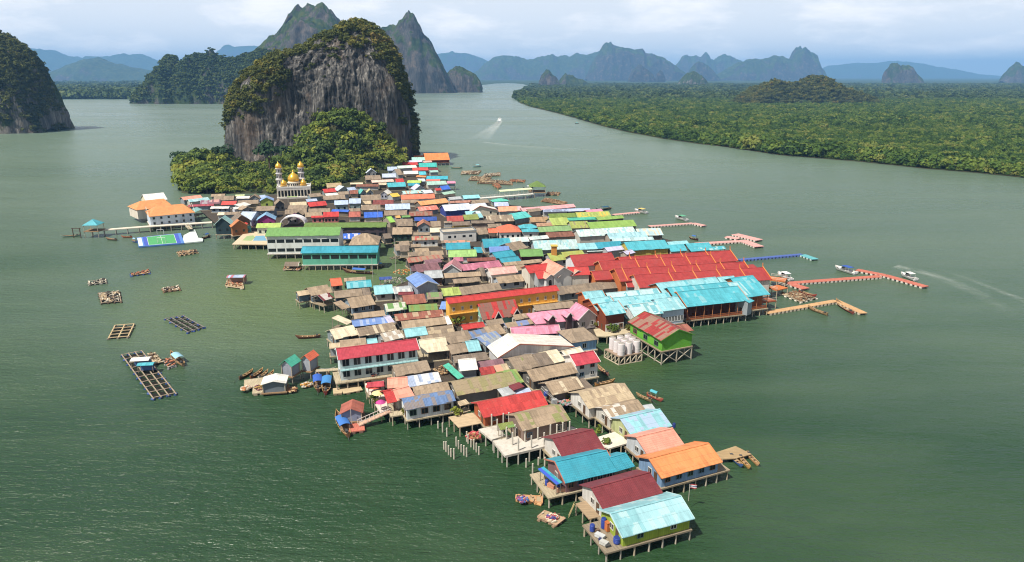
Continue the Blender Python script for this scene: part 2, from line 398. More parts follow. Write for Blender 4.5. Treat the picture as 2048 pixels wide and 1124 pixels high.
    if 'band' in opt:     # gallery slab and rail between the storeys
        zb_ = zd + (ze - zd) * 0.5; b = MB(); b.box(X0 - .05, X1 + .05, Y0 - 0.75, Y0 - .003, zb_ - .16, zb_); b.build('gallery', paint(pc(opt['band']), 0.7, 0.3), root, Mi)
        b = MB(); b.box(X0, X1, Y0 - 0.72, Y0 - .66, zb_ + .78, zb_ + .86)
        for x in np.linspace(X0 + .05, X1 - .05, max(3, int((X1 - X0) / 0.9))): b.box(x - .03, x + .03, Y0 - .72, Y0 - .66, zb_, zb_ + .78)
        b.build('railing', paint(pc(opt['band']), 0.6, 0.3), root, Mi)
    # windows, doors
    fx = 0.0; detail = mid.y < 210
    fronts = []
    if not gable:
        nv = opt.get('v', int(Lr / 3.2) if near else 0); rows = opt.get('r', 1)
        if 'open' in opt: nv = 0
        hh = ze - zd
        for r_ in range(rows):
            zb = zd + opt.get('wz', 0.85 if rows == 1 else 0.8) + r_ * hh / rows
            wh = min(1.15, hh / rows - 1.1) if 'wh' not in opt else opt['wh']
            if wh < 0.35: continue
            for i in range(nv):
                if 'v' not in opt and rnd.random() < 0.25: continue
                x = X0 + (X1 - X0) * (i + 0.5) / nv + (0 if 'v' in opt else rnd.uniform(-.4, .4))
                ww = opt.get('ww', 0.95)
                fz = opt.get('fc') or rnd.choice(['D8D4CC', '7C5C44', '5C7C98', 'E4E0D8', '6C8C78', 'A8785C']); kw = 1.0 if 'v' in opt else rnd.choice([.75, 1.0, 1.0, 1.5, 1.9]); kh = 1.0 if 'v' in opt else rnd.choice([.7, .85, 1.0])
                add_window(root, Mi, x, zb + wh * (1 - kh) * .6, min(ww * kw, (X1 - X0) / nv * 0.85), wh * kh, Y0, fz, detail)
        if near and 'open' not in opt and D > 3:
            yy = Y0 + (Y1 - Y0) * 0.5
            add_window(root, Mi, yy, zd + 0.9, 0.9, 0.95, X0, 'D8D4CC', detail, axis='y')
            b = MB(); b.box(X0 - 0.06, X0 + 0.02, Y0 + (Y1 - Y0) * 0.2, Y0 + (Y1 - Y0) * 0.2 + 0.85, zd + 0.02, min(zt(Y0), zd + 1.95)); b.build('door', wood('7A5A40', 0.6), root, Mi)
    else:
        nv = opt.get('v', 2 if L > 5 else 1)
        if 'arch' in opt:
            nv = 0; yc = (Y0 + Y1) / 2; hw = min(.75, (Y1 - Y0) * .2); zb = zd + (ze - zd) * .42; hz = (ze - zd) * .34
            for nm, gr, xo, mt in (('window_frame', .22, .05, paint('F0ECE4', .6, .2)), ('arched_window', 0, .08, glass_dark())):
                w_ = hw + gr; ar = [(yc - w_, zb - gr)] + [(yc - w_ * math.cos(q), zb + hz + w_ * math.sin(q)) for q in np.linspace(0, math.pi, 11)] + [(yc + w_, zb - gr)]; k = len(ar)
                b = MB(); b.solid([(X0 - xo, y, z) for y, z in ar] + [(X0 + .02, y, z) for y, z in ar], [tuple(range(k)), tuple(range(k, 2 * k))[::-1]] + [(i, k + i, k + (i + 1) % k, (i + 1) % k) for i in range(k)]); b.build(nm, mt, root, Mi)
        for i in range(nv):
            y = Y0 + (Y1 - Y0) * (i + 0.5) / nv
            if Y1 - Y0 > 1.2: add_window(root, Mi, y, zd + (ze - zd) * 0.35, min(0.9, (Y1 - Y0) / nv * .6), min(1.1, (ze - zd) * 0.5), X0, 'E0DCD4', detail, axis='y')
    # bargeboards on gables of the bigger near houses
    if 'bb' in opt or (gable and near):
        bc = paint(pc(opt.get('bb', 'E4E0D8')), 0.6, 0.3)
        for sx_ in ([-1] if gable else [-1, 1]):
            b = MB(); x = sx_ * (Lr / 2 + 0.04)
            b.bar((x, 0, ze - 0.02), (x, dd, zr + 0.02), 0.09, 0.24); b.bar((x, dd, zr + 0.02), (x, D, ze - 0.02), 0.09, 0.24); b.build('bargeboard', bc, root, Mi)
    if 'bars' in opt:     # fins standing along the roof
        for i in range(opt['bars'] + 1):
            x = Lr / 2 - i * (opt['bs']) - 0.02; b = MB()
            b.bar((x, 0.1, ze + 0.22), (x, dd, zr + 0.25), 0.26, 0.22); b.bar((x, dd, zr + 0.1), (x, dd + 0.2, zr + 1.5), 0.22, 0.16); b.build('roof_fin', paint('E8842E', 0.5, 0.2), root, Mi)
    # deck and stilts
    pl, pr_, pf = opt.get('pl', 0.35), opt.get('pr', 0.35), opt.get('pf', 0.1)
    A0, A1, B0, B1 = X0 - pl, X1 + pr_, Y0 - pf - 0.3 - (2.2 if 'ver' in opt else 0), Y1 + 0.3
    if gable: A0, A1 = X0 - max(pf, 0.4), X1 + 0.3
    if not wing or 'dk' in opt:
        b = MB(); b.box(A0, A1, B0, B1, zd - 0.28, zd); b.build('deck', wood(rnd.choice(['B4A484', 'A8967A', 'C0B090', '9C8C74']), 0.75, (5, .5, 4)) if 'con' not in opt else paint('CFC8BC', 0.9, 0.5), root, Mi)
    if 's' in opt:
        stp = 2.3 if near else 3.2
        xs = np.linspace(A0 + 0.3, A1 - 0.3, max(2, int((A1 - A0) / stp) + 1)); ys = np.linspace(B0 + 0.25, B1 - 0.3, max(2, int((B1 - B0) / stp) + 1))
        for i, x in enumerate(xs):
            for j, y in enumerate(ys):
                if i in (0, len(xs) - 1) or j <= 1:
                    post(root, x + rnd.uniform(-.08, .08), y, -1.2, zd - 0.27, 'stilt', rnd.choice(['B8A88C', 'A8A090', 'C4B8A4']), rnd.choice((0.13, 0.16)), Mi)
    HOUSES.append((root, label, proj(mid)))
    return root, Mi, dict(L=Lr, d=dd, D=D, ze=ze, zr=zr, zd=zd, X0=X0, X1=X1, Y0=Y0, Y1=Y1)
INV = {}
def parse(txt):
    ox = oy = 0.0; s = 1.0; out = []
    for line in txt.strip().splitlines():
        line = line.strip()
        if not line or line[0] == '#': continue
        if line[0] == '@':
            ox, oy, s = [float(q) for q in line[1:].split()]; continue
        a, _, label = line.partition('|'); t = a.split()
        x1, y1, x2, y2, dy = [float(q) for q in t[:5]]; col = t[5]; opt = {}
        for q in t[6:]:
            if '=' in q:
                k, v = q.split('=')
                if k not in ('band', 'w', 'col2', 'fas', 'p', 'bb', 'fc', 'wc2', 'k', 'name', 'cat'): v = float(v)
                if k in ('v', 'r', 'bars'): v = int(v)
                opt[k] = v
            else: opt[q] = 1
        out.append((ox + x1 / s, oy + y1 / s, ox + x2 / s, oy + y2 / s, dy / s, col, opt, label.strip()))
    return out
HD = '''
@1100 960 6.4
930 745 1850 497 303 86C4CE k=m col2=9CD2DC split=.4 p=CP pa=.36 w=A6BE22 s pl=3.2 z=4.0 v=2 bb=B8DCE0 | pale cyan roofed house with lime walls, lowest house in the picture
680 385 1450 165 274 M w=D8D4CC z=4.2 s pl=.6 | maroon tiled house directly behind the pale cyan and lime house
@1020 840 6.4
705 812 1385 655 271 C3 k=t w=8A6468 s pl=3.4 v=5 z=4.2 bb=C8745A | deep turquoise roofed house with a blue edged porch awning
1385 655 1600 592 171 C3 k=t + open dk s |
360 630 600 835 37 C3 m + fas=2C58D8 open z=4.0 pt=10 |
680 500 1215 370 257 M w=DCD6CE s z=4.4 | maroon tiled house touching the end of the bare concrete platform
@1240 840 6.4
145 205 670 75 220 C2 p=B2 pa=.45 w=C4CC8C s | pale blue patched roof house with yellow green gable beside the terrace
355 455 840 330 232 O2 k=t w=D0D8E0 s | salmon roofed house between pale blue and bright orange roofs
535 750 1310 540 250 O k=m w=7FA8D4 s pr=2.6 v=5 wh=.9 bb=E08848 z=4.2 | bright orange roofed house with light blue front wall on stilts
@860 740 6.4
690 612 1510 450 184 R k=c w=B85A22 s z=4.3 bb=D8403C | long bright red roofed house with orange board walls
1190 785 1800 635 200 T2 p=OL pa=.36 w=8C7468 z=4.9 | patchwork beige and mossy roof house standing on the concrete platform
900 765 1095 730 75 OL m open p=G z=4.6 | small mossy lean-to beside the patchwork roof on the concrete platform
350 335 1130 190 178 A39A66 k=c p=T2 pa=.5 w=8C8A86 s v=0 | long beige roof with a green tinge and grey wall behind the bright red roof
1040 190 1205 150 165 A4B45C k=c p=G pa=.45 + |
930 340 1100 300 95 GY open m | white sheet roof shelter behind the long bright red roof
1105 312 1300 275 50 B2 k=c open m z=4.0 | pale blue lean-to between the bright red roof and the small maroon roof
1070 262 1210 212 60 M m open z=4.9 | small maroon lean-to above the pale blue lean-to
@960 500 4.0136
425 1060 790 985 87 T2 w=6E6A66 s | wide beige roof in front of the coral roofed white house
@860 740 6.4
1565 320 1980 230 150 T2 p=CR pa=.36 w=74706C s | beige roof with cream replacement sheets facing the orange canoe
@1120 690 6.4
370 825 970 690 210 T4 p=T2 w=ECE8E2 s | large straw coloured roof with white gable next to the two small boats
640 965 1110 850 157 T2 p=W pa=.36 w=D8D4CC s | tan roof with white patches in front of the large straw coloured roof
1110 845 1230 825 75 GY m open z=4.0 | small grey lean-to at the end of the tan roof
205 270 520 215 142 RC k=m w=E8E6E2 z=6.0 r=2 s v=2 bb=F0E8E0 | small coral red roofed white house with its two storeys facing the water tanks
270 590 430 540 120 T3 m open z=3.6 | collapsing grey brown shed by the orange canoe
@660 720 6.4
845 210 1295 135 137 T1 w=9A8C7C | plain brown roof directly in front of the crimson guesthouse
1000 345 1430 280 130 B2 k=c p=W pa=.55 w=A0A8B0 | blue and white patched roof between plain brown and salmon roofs
735 365 1000 345 130 O2 | salmon roof with white edge next to the blue and white patched roof
735 555 860 530 155 R open | small scarlet roof at the edge of the plant filled terrace
860 525 1090 465 133 O2 | salmon roof beside the small scarlet roof
1090 460 1545 385 108 T2 w=A09484 | beige roof joined to the salmon roof behind the rusty blue roof
965 640 1615 525 142 SI k=c p=T1 pa=.5 w=DDE4EA s v=4 r=1 ww=1.3 z=4.6 | rusty blue corrugated roof house with white windowed front over the water
475 352 695 332 65 RC k=c open | low coral roof at the back of the plant filled terrace
1665 590 1785 555 55 T4 m open z=3.6 | tiny beige lean-to by the end of the rusty blue roof
@640 560 6.4
230 1025 1275 890 142 RC w=D4E6EA z=7.4 s v=7 r=2 fc=C8D0D4 bb=D8E8E8 wh=1.75 ww=1.5 pl=1.4 pf=1.0 band=9CD0D4 | long crimson roofed guesthouse with two pale blue storeys
1305 940 1655 900 170 CR w=3A7C8C open z=4.6 | cream roofed open hall beside the crimson guesthouse
1330 862 1950 775 140 T1 | brown roof behind the cream roofed hall
1680 955 1905 920 122 T1 | short brown roof wedged between cream hall and small cyan roof
1100 735 1385 700 105 C2 | cyan sheet roof behind the cream roofed hall
1390 705 1730 665 93 T1 p=T4 | brown roof joined to the cyan sheet roof
1060 625 1625 565 95 T2 | long tan roof just behind the cyan sheet roof
970 525 1590 460 85 RU p=T4 | rust streaked long roof with a coral end beside the yellow hotel
1470 462 1590 452 62 R k=c + |
1630 570 1695 560 100 W | narrow white roof against the yellow hotel end wall
420 600 870 550 80 B p=B2 pa=.4 | long cornflower blue roof near the water on the bay side
880 558 960 540 90 LV | lavender roof panel house at the end of the cornflower blue roof
440 500 840 455 70 T2 | tan roof immediately behind the cornflower blue roof
345 572 425 530 85 CR m open z=3.8 | cream lean-to on stilts at the bay end of the cornflower blue roof
500 725 990 640 104 T1 p=CR pa=.44 | brown roof dotted with cream patches
190 760 495 695 122 CR k=c s | broad cream roof at the water's edge beside the moored curved longtail
830 790 1080 735 102 W k=c p=T2 pa=.5 | white and tan striped roof behind the crimson guesthouse
400 840 740 803 58 C2 | strip of cyan roof peeking over the crimson guesthouse
260 868 600 832 95 T2 | tan roof between the broad cream roof and the crimson guesthouse
120 875 260 862 62 T4 s | little cream brown roof on stilts at the corner of the crimson guesthouse
850 405 1120 375 97 G k=c p=W pa=.6 w=2A8AA4 v=3 | green and white checkered roof house with teal walls
1080 318 1365 292 118 RU w=7C5048 | rust red roof behind the green and white checkered roof
1000 190 1200 185 34 M | thin maroon roof behind the rust red roof
1140 402 1510 378 80 OL p=G pa=.6 | dull green roof beside the green and white checkered roof
1525 370 1620 375 95 B | small blue roof at the corner of the yellow hotel
1375 248 1575 235 85 T1 p=G pa=.4 | brown roof with a bright green strip behind the dull green roof
1580 210 1815 190 103 G2 k=c | lime corrugated roof behind the yellow hotel
700 190 945 170 113 C2 | ice blue roof next to the two white sheet roofs
950 180 1195 155 85 GY p=W | pair of white sheet roofs next to the ice blue roof
345 110 665 85 88 C p=C2 pa=.5 | two tone turquoise roof at the bay edge beside the orange roof
190 235 550 200 92 T1 w=4C5C74 s | tan roof over a blue wall facing the floating cage farms
555 200 655 190 95 T3 | brown roof segment touching the tan roof with the blue wall
400 362 715 312 128 T2 w=8A9CB0 s v=3 | brown roof with grey blue front wall standing over the bay
290 378 392 348 88 T2 m + open z=4.0 |
@880 560 6.4
285 190 800 125 95 T1 | long brown roof running behind the middle of the yellow hotel
@560 500 6.4
400 590 665 545 105 T2 s w=6C7A88 | brown roof nearest the bay behind the small shed on stilts
240 590 388 565 58 T4 s w=5C7484 | small hipped shed on stilts farthest out in the bay
560 655 695 615 72 M k=c p=W pa=.6 open s z=3.8 | maroon and white patched lean-to above the water
660 465 805 450 95 O3 | little orange roof at the bay edge
820 405 1100 385 45 T2 | thin tan roof behind the two tone turquoise roof
1270 380 1430 372 34 BN k=c open | dark blue panel roof amid the boat clutter
1610 360 1745 480 80 B w=A4ACC0 z=6.4 v=0 bb=DDE2EC | cornflower blue gabled house with plain grey gable wall
@880 560 6.4
105 305 1530 135 70 R w=FFC02C z=8.4 v=13 r=2 ww=.55 wh=1.0 fc=F4ECDC band=F0B02C wc2=FFB420 | long yellow hotel with a red roof and two rows of small windows
545 518 1030 450 209 R k=c p=T3 pa=.55 pt=42 w=8FDCCC z=4.0 v=0 | steep red and rust roof with mint green gable in front of the yellow hotel
700 502 800 490 92 R k=c g + L=2.6 z=4.6 w=1C1C20 v=0 |
945 442 1030 430 62 R k=c g + L=2.6 z=4.9 w=1C1C20 v=0 |
300 640 585 598 62 R w=D8D0C0 | small scarlet roof beside garden plants below the mint gable
1225 565 1740 515 150 P hl=.28 w=C8BCC0 z=5.0 | pink roofed villa with triangular dormers
1770 520 2030 475 120 P g + L=7 w=D8CCC8 z=5.0 |
1385 522 1500 505 62 P g + L=3.5 z=6.3 w=5C4448 v=0 |
1620 482 1715 467 52 P g + L=3.5 z=6.5 w=5C4448 v=0 |
920 715 1550 680 107 P p=PD pa=.33 w=E6DCC8 bb=E8DCC4 | big pink roof with purple marks behind the white warehouse
740 1000 1720 850 135 E6DED2 k=m g a=.28 L=8 w=DCDCE0 z=4.9 v=3 bb=B86850 | white warehouse with a long shallow roof and red edged gable
@1120 540 6.4
150 935 500 885 170 T1 h=.28 w=8CC0F0 z=4.9 s v=1 | brown hipped roof house with sky blue walls beside the water tanks
@880 560 6.4
610 590 830 560 70 T1 | brown roof between the scarlet roof and the pink villa
850 612 1200 558 58 T2 p=B pa=.5 | tan roof with blue ends in front of the pink villa
640 725 850 680 122 T2 | square tan roof touching the big pink roof
430 775 640 730 112 SI k=c p=T1 pa=.5 | weathered blue grey roof beside the square tan roof
590 850 830 760 110 GY k=c p=B pa=.5 | grey roof with blue sheets behind the white warehouse gable
365 920 535 900 132 C2 | square cyan roof with a single skylight near the white warehouse
960 510 1180 480 62 T2 | tan roof between steep red roof and the pink villa
1230 402 1740 345 78 T1 | dark tan roof between the yellow hotel and the pink villa
@640 640 3.746
1010 325 1265 292 55 T3 | grey green long roof beside the white roofed shed with a teal awning
1175 360 1385 328 42 MV k=c | purplish rust roof below the white warehouse
1210 415 1320 400 56 R2 k=c | faded red roof piece beside the white roofed shed
1325 392 1425 372 48 T4 k=c p=O2 | pinkish beige roof beside the faded red roof piece
1050 382 1185 370 84 W w=9AA0A8 z=5.2 v=0 | white roofed shed with plain grey walls and a teal awning alongside
920 340 1035 445 20 G3 m open z=4.0 + |
@960 500 4.0136
290 975 480 935 105 T1 p=OL pa=.3 w=8A8478 | brown roof with a mossy corner in front of the white warehouse
480 935 600 912 95 T3 | dark brown roof panel beside the cream panel by the coral roofed house
600 912 690 890 95 CR k=c | cream roof panel touching the coral roofed white house
680 850 835 815 38 CR k=m p=W | pale cream roof strip in front of the sky blue walled house
@1120 540 6.4
585 585 855 545 153 C2 p=C pa=.35 w=8A3E1A z=7.2 wc2=E4E4E4 v=3 bb=D8702A name=restaurant_hall cat=restaurant | pale turquoise gabled hall with orange gable nearest the pink villa
475 525 750 485 153 C2 p=C pa=.35 w=8A3E1A z=7.2 v=0 bb=D8702A name=restaurant_hall cat=restaurant | middle one of the three orange gabled turquoise halls
350 425 620 400 140 C2 p=C pa=.35 w=C06020 z=7.2 v=0 bb=D8702A name=restaurant_hall cat=restaurant | turquoise gabled hall at the back of the three orange gables
950 600 1330 555 150 CP p=C pa=.45 w=E8ECEE z=6.2 v=5 name=restaurant_hall cat=restaurant | whitish roof with turquoise patches between turquoise halls
850 620 925 610 150 C2 + m |
1310 530 1620 490 155 C2 p=CP pa=.35 w=C8D8EC z=6.4 v=7 ww=.7 wh=1.5 fc=F0F0F0 s name=restaurant_hall cat=restaurant | pale turquoise hall with a row of tall dark windows in a white wall
760 510 1485 435 150 C2 p=C pa=.3 z=6.8 v=0 name=restaurant_hall cat=restaurant | long pale turquoise roof behind the whitish patched hall
670 440 1340 370 140 CP p=C pa=.4 z=6.8 v=0 name=restaurant_hall cat=restaurant | long pale turquoise roof directly below the front red roof
@1280 440 6.4
600 1115 1400 1030 190 C p=C2 pa=.25 z=6.4 w=5A2A1A v=0 s ver bb=E8843A name=restaurant_hall cat=restaurant | wide turquoise restaurant roof over a dark open veranda on stilts
1400 1060 1465 1035 180 C + z=6.2 m |
470 1050 1260 970 180 C p=C2 pa=.3 z=6.9 w=8A4A20 v=0 name=restaurant_hall cat=restaurant | turquoise restaurant roof one row behind the dark open veranda
1270 975 1480 945 168 C2 p=CP + z=6.9 |
330 990 1110 900 175 C2 p=C pa=.35 z=7.0 w=B06428 v=0 name=restaurant_hall cat=restaurant | pale turquoise restaurant roof along the front red hall
1110 900 1330 880 165 C2 + z=7.0 |
1370 990 1670 952 245 C p=C2 pa=.3 z=6.6 w=A85A20 v=0 s ver name=restaurant_hall cat=restaurant | turquoise restaurant roof at the seaward end above the orange stairs
0 870 1690 765 163 R2 z=7.4 w=E8E0D4 v=0 bb=E07A30 bars=4 bs=8.2 name=market_hall cat=hall | front red tiled hall with orange fins, next to turquoise roofs
-250 790 1440 690 160 R2 z=7.4 w=D8742C v=0 bb=E07A30 bars=5 bs=8.6 name=market_hall cat=hall | second red tiled hall with orange fins counted from the turquoise roofs
-466 680 1000 600 150 R2 z=7.4 w=D8742C v=0 bb=E0A070 bars=3 bs=9.2 name=market_hall cat=hall | third red tiled hall with orange fins counted from the turquoise roofs
-200 620 1255 525 140 R2 z=7.4 w=D8742C v=0 bb=E07A30 bars=4 bs=9.6 name=market_hall cat=hall | rearmost red tiled hall with orange fins
1330 625 1500 605 40 R2 m open z=6 + |
@1040 420 6.4
700 725 1250 690 145 R2 z=7.4 w=E8E8EC v=0 name=market_hall cat=hall | plain red tiled hall with white gable behind the villa
965 900 1195 885 115 R2 z=6.6 w=D8742C v=0 bb=E07A30 name=market_hall cat=hall | short red tiled block with an orange gable beside the villa
1375 990 1520 985 130 R2 z=6.0 v=0 bb=F0D0B0 name=market_hall cat=hall | small red gabled block squeezed in front of the second red hall
120 812 450 772 95 R z=8.0 w=DCD4C4 v=0 name=villa cat=villa | red and salmon roofed villa with three arched dormer gables
230 882 345 872 100 R + z=7.0 |
640 838 905 830 105 R + z=7.2 w=D0C8BC |
430 838 690 805 88 O2 g + L=12 z=8.0 w=D8D8D4 v=0 |
330 885 462 862 45 O2 g + arch L=6 z=7.2 w=E0E0E0 v=1 |
490 865 630 835 45 O2 g + arch L=6 z=7.2 w=E0E0E0 v=1 |
670 840 825 812 50 O2 g + arch L=6 z=7.2 w=E0E0E0 v=1 |
505 1088 1330 985 98 T1 p=T3 | long brown roof between the villa and the turquoise halls
1005 958 1255 940 52 T3 | dark brown roof touching the short red block's orange gable
@420 360 4.655
510 525 1205 515 80 G z=9.2 w=E8ECEA v=8 r=2 ww=4.0 wh=1.3 fc=F2F2F0 s name=school cat=school con | green roofed white two-storey school with long window bands
840 682 1560 675 63 C3 z=6.6 w=5FC0A4 v=8 ww=4.6 wh=1.5 wz=2.2 fc=58C0A4 s name=school cat=school con | teal walled school hall with a turquoise roof standing in the bay
@600 360 9.31
60 887 1600 880 92 GD k=t z=7.2 w=4A4048 v=10 ww=2.2 wh=1.8 name=school cat=school | long dark green roof behind the white school with coloured classroom doors
@420 360 4.655
1290 607 1570 600 108 T2 h=.42 z=5.2 w=A8B0B8 v=2 | tan hipped roof behind the teal school hall
1215 552 1400 545 52 BB p=W pa=.3 open | blue tarpaulin roof between the school and the tan hipped roof
1730 660 1860 650 62 T1 | humped brown roof by the clutter behind the school jetty
@800 430 6.4
1545 535 1840 525 93 G w=5C2438 z=5.4 v=6 fc=E8D8DC ww=.6 | green tiled house with dark maroon wall and white window frames
1075 420 1430 405 112 C3 k=m p=C pa=.4 | wide bright turquoise roof behind the periwinkle roof
1150 480 1410 470 73 B k=m p=B | periwinkle blue roof between turquoise roofs
1230 555 1490 520 75 C3 | teal roof touching the periwinkle roof
1310 620 1555 590 64 C3 | lower teal roof beside the green tiled house
590 445 905 435 87 C3 | broad teal roof behind the light green roof
960 485 1060 480 72 C3 | small teal roof at the end of the light green roof
620 540 985 530 88 9CC870 k=m w=E4E8F0 | light green roof with white gable in front of the broad teal roof
150 325 495 315 50 T2 p=R pa=.3 w=ECECEA v=3 z=4.8 | low house with white windowed front and a red patch on its tan roof
@760 360 9.31
225 1015 595 1008 132 T2 w=2E4A40 v=3 z=5.0 | big tan roof with dark green wall behind the school
80 1092 225 1080 92 T3 | dark tan roof attached to the big tan roof's corner
690 870 945 862 78 BC7A5C k=c g L=8 w=8C98A4 z=5.2 | terracotta gabled house with a grey blue front
930 975 1140 970 85 CR | cream roof next to the terracotta gabled house
@800 430 6.4
330 630 545 605 52 MV k=c | mauve roof behind the larger dark mauve roof
225 740 530 705 102 8A5E66 k=c | large dark mauve roof behind the cornflower blue gabled house
150 722 228 716 66 6C4C58 k=c | small dark mauve roof end by the orange net pile
110 612 560 560 62 B8705E k=c p=T2 | faded rust pink long roof behind the mauve roofs
790 718 1310 655 78 C46C88 k=c p=P pa=.3 | long rose pink roof behind the salmon roofed house
690 595 815 590 52 PD k=c | dull rose roof piece behind the long rose pink roof
535 718 790 720 85 C48088 k=c g L=8 w=B0B8BC z=4.8 v=0 bb=E8E8EC | grey gable with white edges under the rose roof
860 595 1230 580 42 8A4A40 k=c | thin dark red brown roof behind the long rose pink roof
1165 770 1510 735 85 P2 k=m w=ECE8E4 z=5.4 bb=F0DCD4 | salmon pink roofed white house beside the villa
1270 880 1605 840 85 T2 w=B4C0CC | tan roof with bluish wall in front of the salmon pink roofed house
325 815 555 800 97 GY k=m w=6C4C3C z=4.8 v=1 | pale grey roof with brown wall and one white framed window
560 805 1040 780 58 T2 | tan strip roof in front of the grey gable with white edges
690 880 1040 850 57 T1 p=M pa=.2 | brown strip roof beside the pale grey roof
1050 785 1110 780 112 T3 | narrow brown roof crossing beside the salmon pink house
1440 460 1640 420 92 T1 | brown roof between bright turquoise and pale blue market roofs
1340 650 1830 600 40 T2 | thin tan roof behind the villa and green tiled house
1490 720 1640 690 62 T2 | tan roof piece joining salmon pink house and villa
0 400 130 390 62 T1 | brown roof low at the boat clutter edge, behind the humped roof
0 470 120 465 82 T3 | dark brown round roof just above the orange net pile
140 412 270 408 40 T1 | thin brown roof below the low white windowed house
195 475 375 465 47 T2 | tan roof below the thin brown roof by the low white house
105 530 560 505 52 T2 p=T3 | long tan roof behind the faded rust pink roof
530 360 900 350 32 T1 p=O2 | thin brown terrace roof behind the broad teal roof
@1040 420 6.4
405 655 860 610 97 B4B84C k=c p=G2 pa=.5 | yellow green mossy roof with an orange water tower
190 515 760 495 122 BCD8D8 k=c p=C2 pa=.4 z=5.6 w=A8B0B8 v=5 | very long whitish blue market roof with grey wall vents
765 510 1000 497 80 C2 z=5.6 | pale turquoise market roof carrying round vents
1000 497 1330 475 80 C3 k=m + z=5.6 |
1390 520 1920 490 110 C w=D8C048 z=6 v=0 | bright turquoise hall with a yellow gable behind the red halls
@1080 380 5.69
1490 700 1680 690 75 C z=5 pt=25 | turquoise roof with dark gable at the corner of the red halls
1690 665 1960 650 55 C z=4.8 | turquoise roof near the blue canopied longtail
1470 630 1700 615 40 C2 z=5 | pale turquoise roof nearest the pink pontoon pier
1720 700 2120 670 35 C p=CP z=4.8 open | turquoise veranda roof along the rearmost red hall
@1040 420 6.4
760 345 1500 300 90 CDE0DC k=c p=C2 pa=.35 z=5.4 | wide whitish market roof with small vents behind the round vent roof
1150 372 1640 345 72 A0D4E0 k=c z=5.2 | pale sky blue market roof at the sea end
1520 330 1840 320 90 B8D8E0 k=c p=CR z=5.0 | pale patched market roof by the pontoon with yellow boat
1190 405 1720 380 40 CP k=c z=5.0 | white strip market roof behind the bright turquoise hall
1370 572 1480 545 40 LV z=5.4 | lavender roof square behind the red halls
1120 530 1340 505 50 LV z=5.4 | pale lavender roof between bright turquoise hall and red halls
860 535 1110 520 40 CP p=W z=4.6 | whitish low roof touching the yellow green mossy roof
@940 380 9.31
690 985 1110 960 95 E0DEDA k=c p=CP | white patched roof behind the bright turquoise roof
1120 935 1480 900 62 C8DCDC k=c p=W | faded white blue roof next to the rust brown striped roof
@1040 420 6.4
350 352 740 335 64 RK | rust brown striped roof among whitish market roofs
250 285 670 262 66 88B070 k=m | sage green roof with white pots in front of it
380 105 730 92 56 78923A k=c | dark olive green market roof at the back of the green roofs
420 200 650 185 95 G2 k=c p=Y pa=.2 | lime market roof beside a small white tent
740 98 1170 80 66 G2 k=c p=Y pa=.45 | lime and yellow market roof beyond the jade strip
615 135 995 120 34 G3 | jade green roof strip across the lime roofs
1000 132 1340 105 38 8CB452 k=m | apple green market roof toward the sea
660 235 900 225 86 A8B450 k=c p=T1 pa=.35 | lime roof with a brown stain in front of the jade strip
900 240 1500 205 82 8CB44C k=m | long grass green market roof next to the whitish roofs
@940 380 9.31
1370 412 1820 398 50 8C98B8 k=c p=B2 | slate blue roof behind the olive green market roof
1820 398 2250 385 50 B2 p=LV | periwinkle roof behind the lime and yellow market roof
985 400 1975 318 62 F0A4A8 k=m | very long pale pink roof along the back shore
1100 410 1340 385 52 T1 | brown roof in front of the very long pale pink roof
2180 418 2480 392 45 P k=m | pink roof end at the sea side corner beside a dark longtail
535 400 890 390 90 F0A078 k=m | orange salmon roof at the near end of the long pink roof
890 387 990 380 82 EFB4B4 k=m | pale pink roof square between salmon and long pink roofs
20 400 525 372 92 W g a=.33 L=8 w=E6DCC4 z=4.6 v=2 bb=C84838 | cream house with white and red edged gable roof
840 552 1150 500 105 4CC8C4 k=m | aqua roof with a curved edge among brown roofs
330 600 830 575 122 T1 p=CR pa=.3 | broad brown roof beside the aqua roof
1130 600 1470 590 92 B08C64 k=c | warm brown roof beside the lime market roofs
1250 678 1580 665 62 B88C6C k=c | reddish tan roof behind the sage green roof
540 792 965 780 150 O3 k=m h=.42 w=ECECE8 z=5.4 v=4 | orange pyramid roof house with white walls
350 802 525 795 84 O3 k=m + open z=5.0 |
975 782 1290 775 68 C k=m h=.45 w=D8DCDC z=5.2 v=1 | small cyan hipped pavilion beside the orange pyramid roof
935 716 1265 702 76 C k=m h=.3 z=5.2 | cyan hipped roof just behind the small cyan pavilion
20 622 455 616 52 T3 w=8C7C74 | brown house with dark openings in front of the broad brown roof
345 702 600 690 66 T1 | brown roof with two white vents behind the orange pyramid roof
140 832 345 822 126 T1 w=7C8C88 | square brown roof between white concrete building and orange pyramid roof
@760 360 9.31
640 765 1060 755 74 2850A8 k=m p=M pa=.2 | navy blue striped roof
1250 775 1560 765 102 B84840 k=c | brick red roof beside the olive roof
1570 745 1850 730 96 OL k=c | olive green roof beside the brick red roof
1600 645 1830 635 62 C2 | pale cyan roof just behind the olive green roof
1845 702 1930 695 122 C2 k=m p=W | narrow ice cyan roof at the end of the olive roof
1210 582 1720 545 116 D0DAF0 k=m w=2C44A0 z=5.0 | large pale lilac roof with dark blue wall
1720 522 2010 495 72 D0D8F2 k=m | lilac white roof behind the large pale lilac roof
760 475 1290 415 76 F0A45C k=m | peach orange long roof
740 577 1100 545 76 E67E6A k=m p=P2 | coral roof with a striped awning below the peach orange roof
100 555 565 540 105 B8CCEA k=m w=3C4868 z=4.8 | baby blue roof over a dark wall beside the coral roof
400 364 1030 340 86 EC7850 k=m w=F0F0F4 | orange red long roof with white gable
410 427 720 420 57 T1 | brown roof below the orange red long roof
230 317 380 300 62 Y | small yellow roof behind the dark maroon roof
